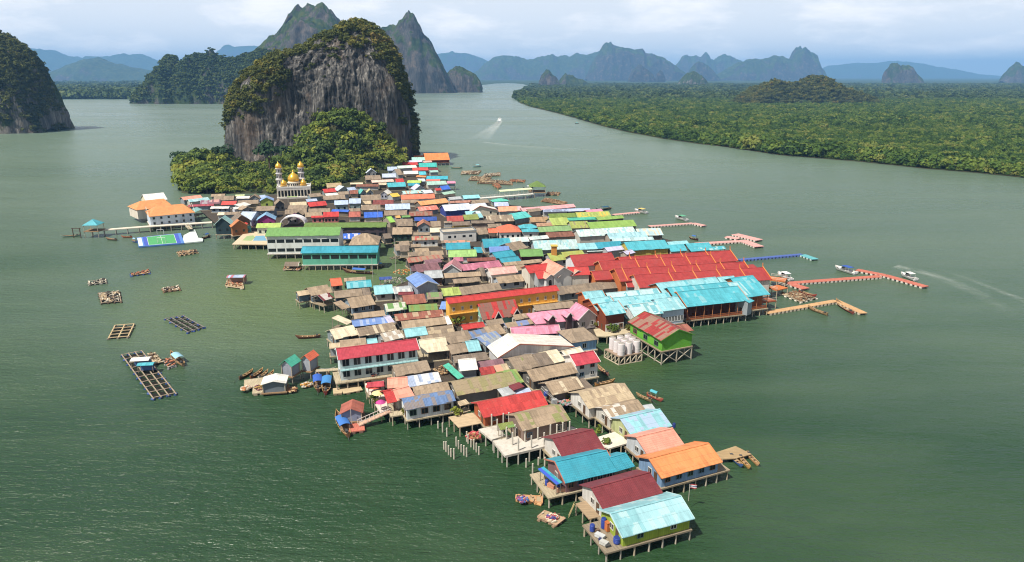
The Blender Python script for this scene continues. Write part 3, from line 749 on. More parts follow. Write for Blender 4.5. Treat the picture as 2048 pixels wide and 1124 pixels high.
150 135 490 120 82 40B8C8 k=m | turquoise roof near the cliff foot with a white gable
500 52 760 55 47 B8D45C k=m | lime edged roof behind the turquoise porch
520 106 740 100 46 C3 | turquoise porch roof in front of the lime edged roof
885 96 1250 80 68 A8CCC0 k=m | pale jade roof at the far shore
640 190 860 175 82 C8C4E0 k=m g L=8 z=4.8 | lavender white gabled roof near the blue tarpaulin
830 252 1000 235 57 D8E0F0 k=m | white lilac roof just beside the lavender gable
440 264 860 235 57 B0DCD8 k=m p=O pa=.3 | pale mint roof with an orange patch
1160 182 1320 170 72 BB | vivid blue tarpaulin roof at the far shore
1040 197 1150 190 42 R | small red roof behind the blue tarpaulin
1560 352 1870 335 63 8CDCE8 k=m s | light turquoise roof at the foot of the long covered pier
1300 432 1720 415 42 B8806C k=c | thin reddish brown roof by the covered pier foot
1730 440 2040 420 62 T1 | brown roof in front of the light turquoise roof
@940 380 9.31
420 220 735 205 57 4CC8B0 k=m h=.4 | sea green pyramid roof at the inlet
460 302 725 295 72 B8C4EC k=m | pale periwinkle roof in front of the sea green pyramid
@760 360 9.31
1300 372 1530 355 52 GY | grey sheet roofs beside the peach orange roof
1200 277 1410 240 42 A8D0B8 k=m open | pale green tarpaulin roof near the far shore boats
70 662 500 655 92 T1 p=O2 pa=.2 | brown roof in front of the baby blue roof
540 672 980 660 82 RU p=T1 | rusty brown roof behind the navy striped roof
190 792 290 780 107 98D050 k=m | small bright lime roof end
300 707 390 700 42 E0A850 k=m | small ochre roof beside the bright lime roof end
410 699 570 690 34 G | short green roof beside the navy striped roof
310 862 620 850 132 T1 p=T3 | broad brown roof in front of the short green roof
950 872 1140 865 102 T1 | brown roof behind the white concrete building's corner
1350 852 1690 840 72 T3 w=D8B840 | brown roof over a yellow wall behind the white concrete building
1190 800 1340 795 30 T1 | sliver of brown roof below the brick red roof
615 1032 930 1025 54 T1 | brown porch roof under the terracotta gable
@600 360 9.31
640 465 900 455 82 B4C8E8 k=m w=8CA4A8 z=5.4 v=2 | twin pale blue roofs over grey green walls
905 440 1130 435 94 B4C8E8 k=m + w=90A8A4 z=5.8 v=1 |
170 497 510 470 80 R k=m w=8C7868 | red roof standing alone behind the school
1190 702 1540 690 102 BB | vivid royal blue roof
580 585 895 597 42 BB | long royal blue strip roof
905 692 1125 685 100 B86050 k=c | rust orange roof beside the royal blue roof
430 692 725 680 94 R k=m w=D87C7C z=5.2 v=4 | red roofed pink house with four windows
205 702 430 695 34 R k=m + z=5.0 w=D87C7C v=2 |
150 602 560 590 68 T1 | brown roof between the two red roofs behind the school
100 692 420 670 82 T2 p=W pa=.2 | tan roof with white spots beside the red roofed pink house
1140 382 1510 368 100 T1 | brown roof beside the grey round gabled house
1350 462 1740 455 87 8C4440 k=c | dark maroon roof beside the white gable of the orange red roof
1140 562 1500 550 96 T1 p=W pa=.25 | brown roof speckled white behind the royal blue roof
1140 452 1330 445 62 T4 | beige roof between twin pale blue and dark maroon roofs
905 587 1125 580 57 T1 | brown roof right behind the rust orange roof
440 372 850 350 77 T1 | brown roof behind the twin pale blue roofs
490 296 720 275 42 W k=c | narrow cream white roof near the mosque
720 277 920 265 57 T1 | brown roof joined to the narrow cream white roof
930 262 1085 255 67 RU | rust roof below the pale blue patch roof
450 237 680 220 68 R k=m | red roof closest to the mosque and trees
700 205 950 175 73 C0CCDC k=m g L=6 w=98A8AC | grey gabled house with white edges beside the red roof near the mosque
500 142 780 130 82 B8A078 k=c | tan roof against the trees behind the mosque side
1040 127 1460 120 47 RK | long rust brown roof under the trees
1120 257 1250 245 72 4CB8B0 k=m g L=5 w=8898A4 | little teal gabled house
1240 242 1380 235 62 D8C890 k=m g L=5 w=8898A8 | little yellow gabled house beside the teal one
1480 267 1640 270 58 W g L=8 w=B0B4C8 z=4.8 v=2 | lilac grey house with rounded gable and white roof
910 197 1060 180 52 B2 | pale blue patch roof beside the grey gable near the mosque
190 322 420 300 62 T1 | brown roof right in front of the mosque
130 407 330 390 47 B2 | pale blue strip roof just below the mosque
@420 370 9.31
1490 387 1800 370 62 D8C4A0 k=c | cream tan roof in front of the mosque steps
1440 452 1800 448 76 T1 p=O2 pa=.2 | brown roof with cream spots below the mosque
1390 547 1800 530 88 T1 | brown roof behind the white arched canopy
1560 562 1730 560 62 T2 g L=6 w=4C5058 | dark gabled house behind the arched canopy
1420 642 1650 640 92 8C5878 k=c g L=5 w=B0A8AC | purple roofed gable house beside the arched canopy
920 302 1185 290 62 8CB0E4 k=m g L=7 w=B4CC50 z=6.0 v=1 | blue roofed house with lime yellow upper wall
1210 372 1400 360 78 T1 g L=8 w=4C5058 z=5.4 | brown gabled house with dark front below the mosque
840 482 1195 475 87 T1 w=7C8CA0 z=5.6 | brown roof over a blue grey wall behind the magenta house
860 662 1220 645 100 84B8E4 k=m g L=8 w=B42C90 z=5.2 | sky blue roofed house with magenta gable
880 667 1040 660 40 A0C8EC k=m g + L=2.5 w=B42C90 z=4.4 |
770 657 990 560 110 BCCCE8 k=m g L=7 w=C0C8D8 z=5 | white blue gabled roof leaning beside the magenta house
850 802 1310 790 87 B0CC60 k=m w=D8E0C8 z=5.2 v=4 | yellow green roofed long house next to the basketball deck
70 745 400 735 135 98D0D0 k=m g L=6 w=2A4650 z=6.4 s bb=BCE0E0 | dark teal gabled waterfront pavilion house with pale teal roof
430 700 770 665 120 T3 g L=8 w=806850 z=6.6 | brown gabled roof behind the orange gabled house
390 790 720 755 112 E08040 k=m g L=4 w=A86834 z=6.0 s bb=E89050 | orange gabled waterfront house
640 800 790 780 78 R k=m g L=3.5 w=48A0A8 z=4.6 s | tiny red gabled hut with teal wall
130 562 260 560 52 CR | cream roof end behind the dark teal pavilion house
262 560 560 548 52 T1 | brown roof behind the orange gabled house's ridge
0 437 345 437 37 W w=8C9CB0 v=3 | long white strip roof with grey blue wall
455 455 570 440 37 W k=m w=E0E4F0 | short white roof beside the long white strip roof
580 470 820 440 48 T2 g L=6 w=A0A4A4 | low tan gable behind the white arc roof
575 412 770 365 48 EAE4DA k=m m | slanting white roof over brown roofs
510 362 900 345 72 T1 | brown roof beside the slanting white roof
200 372 480 365 70 DC4A40 k=m | bright red roof at the foot of the trees
60 292 440 278 82 T1 | brown roof behind the bright red tree side roof
0 352 185 345 77 MV k=c p=P2 | mauve roof beside the bright red tree side roof
480 252 730 248 42 W k=m | white roof at the foot of the trees
720 262 930 255 72 T2 g L=5 | tan gable at the foot of the trees
950 242 1060 230 48 B2 | pale blue roof beside the tan gable
10 217 270 210 48 T2 p=T4 | tan roof at the edge of the trees near the orange hall
470 205 640 200 25 D4E0A0 k=m | pale lime roof peeking at the trees
@260 370 9.31
350 590 1210 510 178 F09A50 k=t hl=.22 hr=.2 w=D4E2F2 z=6.8 wh=1.1 v=6 r=2 s bb=F4E8D8 con name=assembly_hall cat=hall | big orange hip roofed hall on the waterfront beside the jetty
120 470 800 390 150 F09A50 k=t hl=.25 hr=.1 + z=6.6 w=E8DCCC |
300 310 700 270 132 F2EEE8 k=m z=4.8 w=E8DCB8 s | white flat looking roof behind the big orange hall
1000 284 1360 240 58 O2 | salmon roof between the trees and the orange hall
1110 320 1490 275 50 CP p=C2 | whitish cyan roof in front of the salmon roof by the orange hall
1300 357 1670 340 70 A06C84 k=c p=GY | mauve patched roof beside the whitish cyan roof
1080 407 1560 385 38 B04858 k=c | crimson brown strip roof below the mauve patched roof
1220 502 1345 450 42 8CC8C4 k=m open s | little aqua tarpaulin roof beside the orange hall
@700 290 9.31
1400 287 1860 275 132 F08838 k=m w=7C2C20 s | large orange roof at the farthest end of the village
1190 222 1390 215 22 F08838 k=m + |
1150 287 1560 280 57 A8E0D4 k=m | mint white roof in front of the farthest orange roof
1070 322 1350 315 32 D0D0F0 k=m | lilac white strip roof near the farthest orange roof
1370 327 1530 320 32 P2 | pale pink roof near the farthest orange roof
880 377 1260 370 50 R k=m | long red roof against the cliff
1290 412 1620 405 77 30C0B8 k=m | bright turquoise roof at the far cliff end
750 402 885 398 34 W k=m | white strip roof against the cliff
700 477 880 472 70 B2 | pale blue roof under the cliff
895 437 1250 420 48 D0E8D8 k=m | pale mint roof below the long red cliff roof
1165 477 1460 470 55 DC4A40 k=m | red roof in the middle of the far cliff houses
1465 472 1645 468 44 M | maroon roof at the end of the far red roof
1295 557 1425 552 62 48C0D4 k=m | cyan square roof among the far white frames
1000 542 1275 535 57 W k=m open | unfinished white framed roof at the far cliff end
1490 512 1650 505 38 A0C8C0 k=m | grey mint roof at the far water edge
895 562 1000 555 112 T1 | brown roof under the far cliff
300 527 500 520 78 C8D4E8 k=m g L=6 w=9CA0A4 | white blue gabled house at the edge of the trees
290 652 580 640 82 T1 | brown roof in front of the white blue gable at the trees
600 607 860 600 72 BCC8E4 k=m | lilac blue roof beside the trees
1225 592 1405 600 27 O k=m | narrow orange roof behind the bright cyan roof
1420 642 1820 640 64 20B0C8 k=m | bright cyan long roof at the far inlet
1420 669 1680 665 30 E87060 k=m | coral strip roof in front of the bright cyan long roof
1290 682 1410 675 52 C8DCE8 k=m | pale ice roof beside the coral strip roof
860 697 1010 690 67 R k=m | red square roof behind the lime edged roof
410 702 820 680 44 F0C8B8 k=m | shell pink long roof near the cliff trees
0 732 240 728 30 E0CCA8 k=c | cream strip roof beneath the cliff trees
1815 717 1970 712 42 E88CB0 k=m s | pink and white roof on the far shore
540 747 690 740 42 D8C8A8 k=c | pale beige roof beside the shell pink long roof
'''
for row in parse(HD): 
    try: house(*row)
    except Exception as e: print('HOUSE', row[-1], e); raise
# ---------------------------------------------------------------- decks and terraces
PLK = wood('C9B896', 0.75, (5, .5, 4)); PLK2 = wood('A8845C', 0.7, (5, .5, 4)); CONC = paint('D2CABE', 0.9, 0.85, 0.9, name='concrete')
def centroid(P): return sum((Vector(p) for p in P), Vector()) / len(P)
def platform(name, label, pts, z, th, mat, cat, ox=0, oy=0, s=1.0, posts=2.2, sides=None, pr=0.14, pcol='B8A88C', group=None):
    P = [at(ox + x / s, oy + y / s, z) for x, y in pts]; c = centroid(P); t = thing(name, label, cat, (c.x, c.y, 0), 0, group)
    b = MB(); L = [(p.x - c.x, p.y - c.y) for p in P]
    if sum(L[i][0] * L[(i + 1) % len(L)][1] - L[(i + 1) % len(L)][0] * L[i][1] for i in range(len(L))) < 0: L.reverse()
    b.prism(L, z - th, z); b.build('deck', mat, t)
    if posts:
        for i in range(len(L)):
            a, q = Vector(L[i]), Vector(L[(i + 1) % len(L)]); n = max(1, int((q - a).length / posts))
            for k in range(n):
                p = a.lerp(q, (k + 0.1) / n) * 0.975; post(t, p.x, p.y, -1.2, z - th, 'stilt', pcol, pr)
    return t, c
def local(c, px, py, z): p = at(px, py, z); return (p.x - c.x, p.y - c.y, z)
T1_, c1 = platform('concrete_platform', 'bare pale concrete platform with rows of upright columns', [(800, 905), (1480, 775), (1820, 722), (1965, 782), (1540, 960), (960, 1097)], 2.5, 0.45, CONC, 'platform', 860, 740, 6.4, 2.0, pr=0.15, pcol='BDB6A8')
for x, y in [(1055, 960), (1130, 1030), (1215, 920), (1297, 1000), (1380, 890), (1460, 958), (1540, 855), (1622, 850), (1697, 822), (1785, 812), (1300, 822), (980, 885), (1090, 850)]:
    p = local(c1, 860 + x / 6.4, 740 + y / 6.4, 2.5); post(T1_, p[0], p[1], 2.5, 5.1, 'column', 'D2CBBE', 0.16)
T2_, c2 = platform('concrete_platform', 'smaller concrete slab with columns beside the red roofed house', [(620, 757), (865, 705), (965, 838), (790, 892)], 2.45, 0.4, CONC, 'platform', 860, 740, 6.4, 2.0, pr=0.15, pcol='BDB6A8')
for x, y in [(790, 712), (862, 778), (932, 845), (940, 700), (1010, 690)]:
    p = local(c2, 860 + x / 6.4, 740 + y / 6.4, 2.45); post(T2_, p[0], p[1], 2.45, 5.0, 'column', 'D2CBBE', 0.16)
mp = thing('mooring_post', 'pale concrete post standing alone in the water before the bare concrete platform', 'post', (0, 0, 0), 0, 'posts standing in the green water')
COL.objects.unlink(mp); bpy.data.objects.remove(mp)
POSTS = [(860 + x / 6.4, 740 + y / 6.4) for x, y in [(105, 745), (163, 795), (218, 850), (180, 1015), (208, 1045), (240, 1085), (270, 1110), (308, 1140), (338, 975), (367, 1010), (402, 1050), (436, 1090), (470, 1110), (527, 985), (563, 1015), (595, 1050), (627, 1085), (472, 915), (490, 940)]] + \
        [(1020 + x / 6.4, 840 + y / 6.4) for x, y in [(208, 605), (363, 575), (290, 688), (445, 590), (505, 540)]]
for i, (x, y) in enumerate(POSTS):
    p = at(x, y, 0); o = link('mooring_post', unit_post('CFC6B4', 0.16), None, (p.x, p.y, -1.0)); o.scale = (1, 1, 2.6 + (i * 37 % 10) * 0.07)
    tag(o, 'pale concrete post standing alone in the water before the bare concrete platform', 'post', 'posts standing in the green water')
platform('terrace', 'pale terrace with potted plants between maroon and pale blue roofs', [(1130, 215), (1340, 150), (1555, 282), (1270, 362), (1190, 330)], 2.3, 0.3, paint('E6DCCB', 0.9, 0.5), 'terrace', 1020, 840, 6.4)
platform('bamboo_platform', 'bamboo drying platform beside the long bright red roof', [(235, 600), (540, 545), (690, 672), (365, 735)], 2.1, 0.15, wood('D2B890', 0.8, (.6, 9, 4)), 'platform', 860, 740, 6.4)
platform('bamboo_platform', 'bamboo drying platform at the end of the bright orange roof', [(1190, 425), (1480, 332), (1685, 436), (1470, 492), (1290, 500)], 0.95, 0.15, wood('B89A6C', 0.8, (.6, 9, 4)), 'platform', 1240, 840, 6.4)
platform('bamboo_platform', 'ragged stick platform with ladder beside the maroon tiled house', [(325, 300), (480, 260), (700, 450), (500, 500)], 2.1, 0.2, wood('B89C78', 0.75, (.5, 12, 4)), 'platform', 1100, 960, 6.4)
platform('terrace', 'pink edged terrace with red umbrellas and plants beside the salmon roofs', [(445, 300), (690, 262), (700, 480), (770, 640), (645, 672), (460, 380)], 2.2, 0.3, paint('E8D6C8', 0.85, 0.4), 'terrace', 660, 720, 6.4)
platform('landing_deck', 'small wooden landing joined to the plant filled terrace', [(755, 668), (985, 640), (990, 690), (775, 725)], 2.15, 0.25, PLK, 'deck', 660, 720, 6.4)
platform('work_deck', 'cluttered wooden work deck under the crimson guesthouse front', [(415, 205), (700, 168), (720, 225), (430, 262)], 2.0, 0.25, PLK2, 'deck', 660, 720, 6.4)
platform('terrace', 'wood and sand coloured terrace with shrubs by the white water tanks', [(430, 760), (935, 690), (935, 800), (590, 850), (470, 845)], 2.2, 0.3, paint('CDBB98', 0.9, 0.6), 'terrace', 1120, 540, 6.4)
platform('veranda', 'brown restaurant veranda deck on stilts over the water', [(1625, 610), (2055, 540), (2250, 520), (2250, 470), (1640, 560)], 2.3, 0.3, wood('8A4A2C', 0.7, (5, .5, 4)), 'veranda', 1120, 540, 6.4)
platform('sports_deck', 'square beige deck with a green and blue ball court beside the school', [(205, 597), (330, 482), (700, 482), (700, 600)], 2.4, 0.35, paint('D9C2A0', 0.9, 0.4), 'deck', 420, 360, 4.655, 3.0)
for pts, c, lb in (([(300, 563), (345, 520), (405, 515), (420, 535), (385, 565)], '9CB878', 'green painted key'), ([(400, 565), (425, 520), (505, 517), (530, 565)], '6CA8C8', 'blue painted court')):
    P = [at(420 + x / 4.655, 360 + y / 4.655, 2.404) for x, y in pts]; cc = centroid(P); b = MB(); b.quad([(p.x - cc.x, p.y - cc.y, 0) for p in P]); o = b.build('court_paint', paint(c, 0.9, 0.4), bpy.data.objects['sports_deck']); q = bpy.data.objects['sports_deck'].location; o.location = (cc.x - q.x, cc.y - q.y, 2.404); o['label'] = lb + ' on the beige sports deck'
# boardwalk under the dense part of the village
bw = [(700, 700), (740, 760), (800, 790), (930, 760), (985, 800), (1060, 800), (1150, 770), (1130, 720), (1180, 690), (1210, 640), (1330, 600), (1480, 545), (1420, 500), (1300, 470), (1240, 440), (1160, 418), (1040, 412), (915, 395), (872, 352), (858, 332), (800, 330), (740, 370), (640, 385), (470, 392), (400, 420), (440, 455), (520, 470), (700, 470), (800, 478), (865, 540), (760, 585), (700, 640)]
b = MB(); P = [at(x, y, 1.75) for x, y in bw]; L_ = [(p.x, p.y) for p in P]
if sum(L_[i][0] * L_[(i + 1) % len(L_)][1] - L_[(i + 1) % len(L_)][0] * L_[i][1] for i in range(len(L_))) < 0: L_.reverse()
b.prism(L_, 1.5, 1.75); o = b.build('path', wood('5E5246', 0.6, (5, .5, 4))); tag(o, 'worn plank walkways, darkened as if shaded, running between the village houses', None, None, 'structure')  # dark plank colour stands in for the shade between roofs
# ---------------------------------------------------------------- water tanks
tk, ct = platform('tank_platform', 'timber braced platform carrying nine white water tanks', [(568, 50), (755, 150), (1052, 98), (865, 10)], 2.3, 0.3, wood('B89C84', 0.7), 'platform', 1120, 690, 6.4, 0)
crn = [local(ct, 1120 + x / 6.4, 690 + y / 6.4, 2.3) for x, y in [(568, 50), (755, 150), (1052, 98), (865, 10)]]
for i in range(4):
    a, q = Vector(crn[i]), Vector(crn[(i + 1) % 4]); b = MB(); n = 4
    for k in range(n):
        p, r = a.lerp(q, k / n) * 0.985, a.lerp(q, (k + 1) / n) * 0.985
        b.bar((p.x, p.y, -0.4), (p.x, p.y, 2.0), .26); b.bar((p.x, p.y, 0.05), (r.x, r.y, 1.95), .2)
    b.bar((a.x, a.y, .05), (q.x, q.y, .05), .22); b.build('brace', wood('D8C8AC', 0.8), tk)
tm = paint('F0E6E8', 0.6, 0.35, 0.4, name='tank_paint')
for r_ in range(3):
    for k in range(3):
        x = 1120 + (660 + k * 60 + r_ * 92) / 6.4; y = 540 + (1045 - 28 * k + 21 * r_ + (0)) / 6.4
        f = at(1120 + (780 - 55 * r_ + 98 * k) / 6.4, 540 + (1085 - 38 * r_ - 20 * k) / 6.4, 2.3)
        t = thing('water_tank', ['white tank in the front row of tanks', 'white tank in the middle row of tanks', 'white tank in the back row of tanks'][r_] + [', end by the sky blue house', ', centre of its row', ', end by the lime green house'][k], 'water tank', (f.x, f.y, 2.3), 0, 'white water tanks on the timber platform')
        b = MB(); b.lathe([(0.86, 0), (0.9, 0.06), (0.9, 1.1), (0.93, 1.13), (0.9, 1.16), (0.9, 3.0), (0.84, 3.1)], 22); b.build('tank_body', tm, t, smooth=False)
        b = MB(); b.lathe([(0.84, 3.1), (0.80, 3.16), (0.25, 3.24), (0.22, 3.3)], 22); b.build('lid', paint('A8A098', 0.8, 0.6), t)
# ---------------------------------------------------------------- lime green house
rt, Mi, g = house(1120 + 870 / 6.4, 540 + 660 / 6.4, 1120 + 1300 / 6.4, 540 + 905 / 6.4, 135 / 6.4, 'R2', dict(k='c', p='T1', pa=.52, w='6CC024', z=6.6, v=3, wh=1.2, ww=1.6, bb='5A9C28', wc2='5CB01C', name='stilt_house'), 'bright lime green house with a rusty red roof on a cross braced frame')
house(1120 + 1560 / 6.4, 540 + 795 / 6.4, 1120 + 1710 / 6.4, 540 + 772 / 6.4, 85 / 6.4, 'RU', {'+': 1, 'z': 6.0, 'w': '6CC024', 'm': 1}, '')
b = MB(); xs = np.linspace(g['X0'] - .2, g['X1'] + .2, 6); ys = (g['Y0'], (g['Y0'] + g['Y1']) / 2, g['Y1'])
zd = 3.6
for y in ys:
    for i, x in enumerate(xs):
        b.bar((x, y, -1), (x, y, zd), .24)
        if i < 5: b.bar((x, y, 0.3), (xs[i + 1], y, zd - .2), .18)
    b.bar((xs[0], y, .35), (xs[-1], y, .35), .18)
for x in (xs[0], xs[-1]):
    for i in (0, 1): b.bar((x, ys[i], .3), (x, ys[i + 1], zd - .2), .18); b.bar((x, ys[i + 1], .3), (x, ys[i], zd - .2), .18)
b.build('stilt_frame', wood('C8BCA8', 0.8), rt, Mi)
# the house body starts above that frame
for ch in rt.children:
    if ch.name.split('.')[0] in ('wall', 'deck', 'lower_wall', 'door') and ch.data:
        co = [v.co for v in ch.data.vertices]; zmin = min(c.z for c in co); zmax = max(c.z for c in co)
        for v in ch.data.vertices:
            if ch.name.startswith('deck'): v.co.z += zd - 2.05
            elif v.co.z < 3.0: v.co.z += zd - 2.05
    elif ch.name.startswith('window'):
        ch.location.z += 1.35
# ---------------------------------------------------------------- white flat concrete block
E1, E2 = at(800 + 552 / 6.4, 430 + 232 / 6.4, 6.4), at(800 + 975 / 6.4, 430 + 205 / 6.4, 6.4)
u = (E2 - E1).normalized(); mid = (E1 + E2) / 2; M, a = frame((mid.x, mid.y, 0), u); L = (E2 - E1).length
t = thing('concrete_block', 'flat roofed white concrete building with dark windows in the village middle', 'building', (mid.x, mid.y, 0), a)
b = MB(); b.box(-L / 2, L / 2, 0, 7, 1.9, 6.2); b.build('wall', paint('E8E6E2', 0.8, 0.5), t)
b = MB(); b.box(-L / 2 - .15, L / 2 + .15, -.15, 7.15, 6.2, 6.35); b.build('roof', paint('C4B8A4', 0.9, 0.7), t)
b = MB()
for q in ((-L / 2 - .15, L / 2 + .15, -.15, 0.05), (-L / 2 - .15, L / 2 + .15, 6.95, 7.15), (-L / 2 - .15, -L / 2 + .05, .05, 6.95), (L / 2 - .05, L / 2 + .15, .05, 6.95)): b.box(q[0], q[1], q[2], q[3], 6.35, 6.85)
b.build('parapet', paint('8C949C', 0.8, 0.5), t)
for i, x in enumerate((-3.4, -1.6, 1.4, 3.6)): add_window(t, None, x * L / 11, 4.1, 1.3 if i != 1 else .8, .9, 0, 'F0F0F0', False)
# ---------------------------------------------------------------- mosque
base = at(546 + 10, 397, 2.0); u = Vector((math.cos(R(14)), math.sin(R(14)), 0))
k = 1.0 / pxm(at(580, 392, 6))     # metres per photo pixel there
Wd = 64 * k / math.cos(R(14)); Dp = 15.0; Hw = 20.5 * k
M, a = frame((base.x, base.y, 0), u)
ms = thing('mosque', 'white mosque with golden domes and two slim minarets below the cliff', 'mosque', (base.x, base.y, 0), a)
wm = paint('EFE6D2', 0.7, 0.3, 0.4, name='mosque_plaster'); gold = NT('gold'); GOLD = gold.out((0.72, 0.42, 0.05, 1), 0.28, 0.6); gold.b.inputs['Metallic'].default_value = 0.55
z0 = 2.0; b = MB(); b.box(0, Wd, 1.2, Dp, z0, z0 + Hw); b.build('wall', wm, ms)
b = MB(); b.box(-.3, Wd + .3, -.1, Dp + .3, z0 + Hw, z0 + Hw + .35); b.box(-.3, Wd + .3, -.1, .2, z0 + Hw + .35, z0 + Hw + .95); b.box(-.3, 0, .2, Dp + .3, z0 + Hw + .35, z0 + Hw + .95); b.box(Wd, Wd + .3, .2, Dp + .3, z0 + Hw + .35, z0 + Hw + .95); b.build('parapet', paint('E4E2DE', 0.7, 0.3), ms)
b = MB(); b.box(-.5, Wd + .5, -1.0, 1.2, z0 - .4, z0 + .7); b.build('plinth', paint('E6E0D4', 0.8, 0.4), ms)
na = 10; st = Wd / na
for i in range(na):     # arcade: dark arched openings, slender columns
    b = MB(); x0 = (i + .5) * st; hw = st * .31
    arch = [(x0 - hw, z0 + .7)] + [(x0 - hw * math.cos(q), z0 + Hw * .62 + hw * 1.2 * math.sin(q)) for q in np.linspace(0, math.pi, 9)] + [(x0 + hw, z0 + .7)]
    b.solid([(x, 1.12, z) for x, z in arch] + [(x, 1.3, z) for x, z in arch], [tuple(range(len(arch)))[::-1]] + [(j, (j + 1) % len(arch), len(arch) + (j + 1) % len(arch), len(arch) + j) for j in range(len(arch))]); b.build('arch', glass_dark(), ms)
for i in range(na + 1):
    b = MB(); b.tube((i * st, 0.15, z0 + .7), (i * st, 0.15, z0 + Hw), .2, n=10); b.build('column', wm, ms)
b = MB(); b.box(0.0, Wd, 0.0, 0.32, z0 + Hw * .8, z0 + Hw); b.build('frieze', paint('DCD8D4', 0.7, 0.4), ms)
def onion(r, h, z, c, root, n=24, name='dome'):
    prof = [(r * .82, 0), (r * .95, h * .1), (r, h * .22), (r * .93, h * .38), (r * .74, h * .53), (r * .46, h * .66), (r * .2, h * .76), (r * .08, h * .86), (0.02, h)]
    b = MB(); b.lathe(prof, n, (c[0], c[1], z)); o = b.build(name, GOLD, root, smooth=True); return o
cx = Wd * .5; zr_ = z0 + Hw + .35
b = MB(); b.lathe([(3.6, 0), (3.4, 2.0), (3.6, 2.05), (3.6, 2.3), (3.1, 2.35), (3.1, 2.8)], 20, (cx, 6.0, zr_)); b.build('drum', wm, ms)
for i in range(9):
    q = math.pi * (1.08 + .84 * i / 8); b = MB(); x, y = cx + 3.44 * math.cos(q), 6.0 + 3.44 * math.sin(q); b.tube((x, y, zr_ + .6), (x, y, zr_ + 1.7), .34, n=8); b.build('drum_window', glass_dark(), ms)
onion(3.3, 6.6, zr_ + 2.7, (cx, 6.0), ms)
for x in (Wd * .20, Wd * .80):
    b = MB(); b.lathe([(1.9, 0), (1.9, .9), (2.1, .95), (2.1, 1.2)], 16, (x, 2.6, zr_)); b.build('turret', paint('E0B860', 0.6, 0.3), ms); onion(1.7, 3.7, zr_ + 1.2, (x, 2.6), ms)
for x, y in ((Wd * .06, 9.0), (Wd * .74, 9.5)):
    b = MB(); zz = zr_; prof = []
    b.lathe([(1.7, 0), (1.7, 3.6), (2.2, 3.7), (2.2, 4.0), (1.55, 4.05), (1.55, 7.0), (2.0, 7.1), (2.0, 7.4), (1.45, 7.45), (1.45, 9.6), (1.9, 9.8), (1.95, 10.2)], 10, (x, y, zz)); mn = b.build('minaret', paint('E6E4E6', 0.7, 0.3), ms)
    for lv, rr in ((4.7, 1.57), (7.8, 1.47), (1.2, 1.72)):
        for j in range(5):
            q = math.pi * (1.1 + .8 * j / 4); b = MB(); b.tube((x + rr * math.cos(q), y + rr * math.sin(q), zz + lv), (x + rr * math.cos(q), y + rr * math.sin(q), zz + lv + 1.7), .22, n=6); b.build('slit_window', glass_dark(), mn)
    onion(1.85, 4.0, zz + 10.2, (x, y), mn)
p = at(585, 398, 4); b = MB(); t = thing('awning', 'small pale green awning on posts before the mosque arcade', 'awning', (p.x, p.y, 0), R(14))
b.box(-2.6, 2.6, -1.2, 1.2, 5.2, 5.35); b.build('sheet', paint('A8C078', 0.7, 0.4), t)
for x in (-2.4, 2.4):
    for y in (-1, 1): post(t, x, y, 1.7, 5.2, 'post', 'C8C0B0', .07)
# ---------------------------------------------------------------- arched canopy by the school
p = at(420 + 1545 / 9.31, 370 + 778 / 9.31, 2.0); t = thing('arched_canopy', 'white arched canopy roof beside the dark green school roof', 'canopy', (p.x, p.y, 0), R(4))
b = MB(); n = 16; Wc = 25 / pxm(p); 
for i in range(n):
    q0, q1 = math.pi * i / n, math.pi * (i + 1) / n
    f = lambda q, r, y: (-Wc * r * math.cos(q), y, 3.4 + 3.6 * r * math.sin(q))
    b.quad([f(q0, 1, 0), f(q1, 1, 0), f(q1, 1, 5), f(q0, 1, 5)]); b.quad([f(q1, .97, 0), f(q0, .97, 0), f(q0, .97, 5), f(q1, .97, 5)]); b.quad([f(q0, .9, 0), f(q1, .9, 0), f(q1, 1, 0), f(q0, 1, 0)])
b.build('roof', paint('F0ECF0', 0.5, 0.2), t)
for x in (-Wc * .97, Wc * .97):
    for y in (.2, 4.8): post(t, x, y, 1.7, 3.6, 'post', 'D0C8C0', .12)
# ---------------------------------------------------------------- small roofs over the water
def hut(label, px, py, w, d, col, rot, zd=2.2, ze=5.0, gab=True, wall=None, name='pavilion', cat='pavilion', rise=None, hip=False, stilts=True, fl=False):
    p = at(px, py, 0); t = thing(name, label, cat, (p.x, p.y, 0), R(rot))
    rise = rise or w * .42; b, D = roof_shape(d, w / 2, rise, ze, .3, d * .45 if hip else 0, d * .45 if hip else 0)
    M = Matrix.Rotation(R(90), 4, 'Z') @ Matrix.Translation((0, -w / 2, 0))
    b.build('roof', roof_mat(col, KIND.get(col, 'm')), t, M)
    if wall:
        b = MB(); x0 = -w / 2 + .5; b.box(x0, -x0, -d / 2 + .5, d / 2 - .5, zd, ze - .05); b.build('wall', paint(pc(wall), 0.8, 0.5), t)
        if gab and not hip:
            for sgn in (-1, 1):
                y = sgn * (d / 2 - .45); b = MB(); b.solid([(x0, y, ze - .1), (-x0, y, ze - .1), (0, y, ze + rise - .35), (x0, y - sgn * .1, ze - .1), (-x0, y - sgn * .1, ze - .1), (0, y - sgn * .1, ze + rise - .35)], [(0, 1, 2), (5, 4, 3), (0, 3, 4, 1), (1, 4, 5, 2), (2, 5, 3, 0)]); b.build('gable', paint(pc(wall), 0.8, 0.4), t)
    for x in (-w / 2 + .4, w / 2 - .4):
        for y in (-d / 2 + .4, d / 2 - .4): post(t, x, y, -1.2 if stilts else zd, ze - .05, 'post', 'C0B4A0', .12)
    b = MB(); b.box(-w / 2, w / 2, -d / 2, d / 2, zd - .25, zd); b.build('deck', PLK2, t); return t
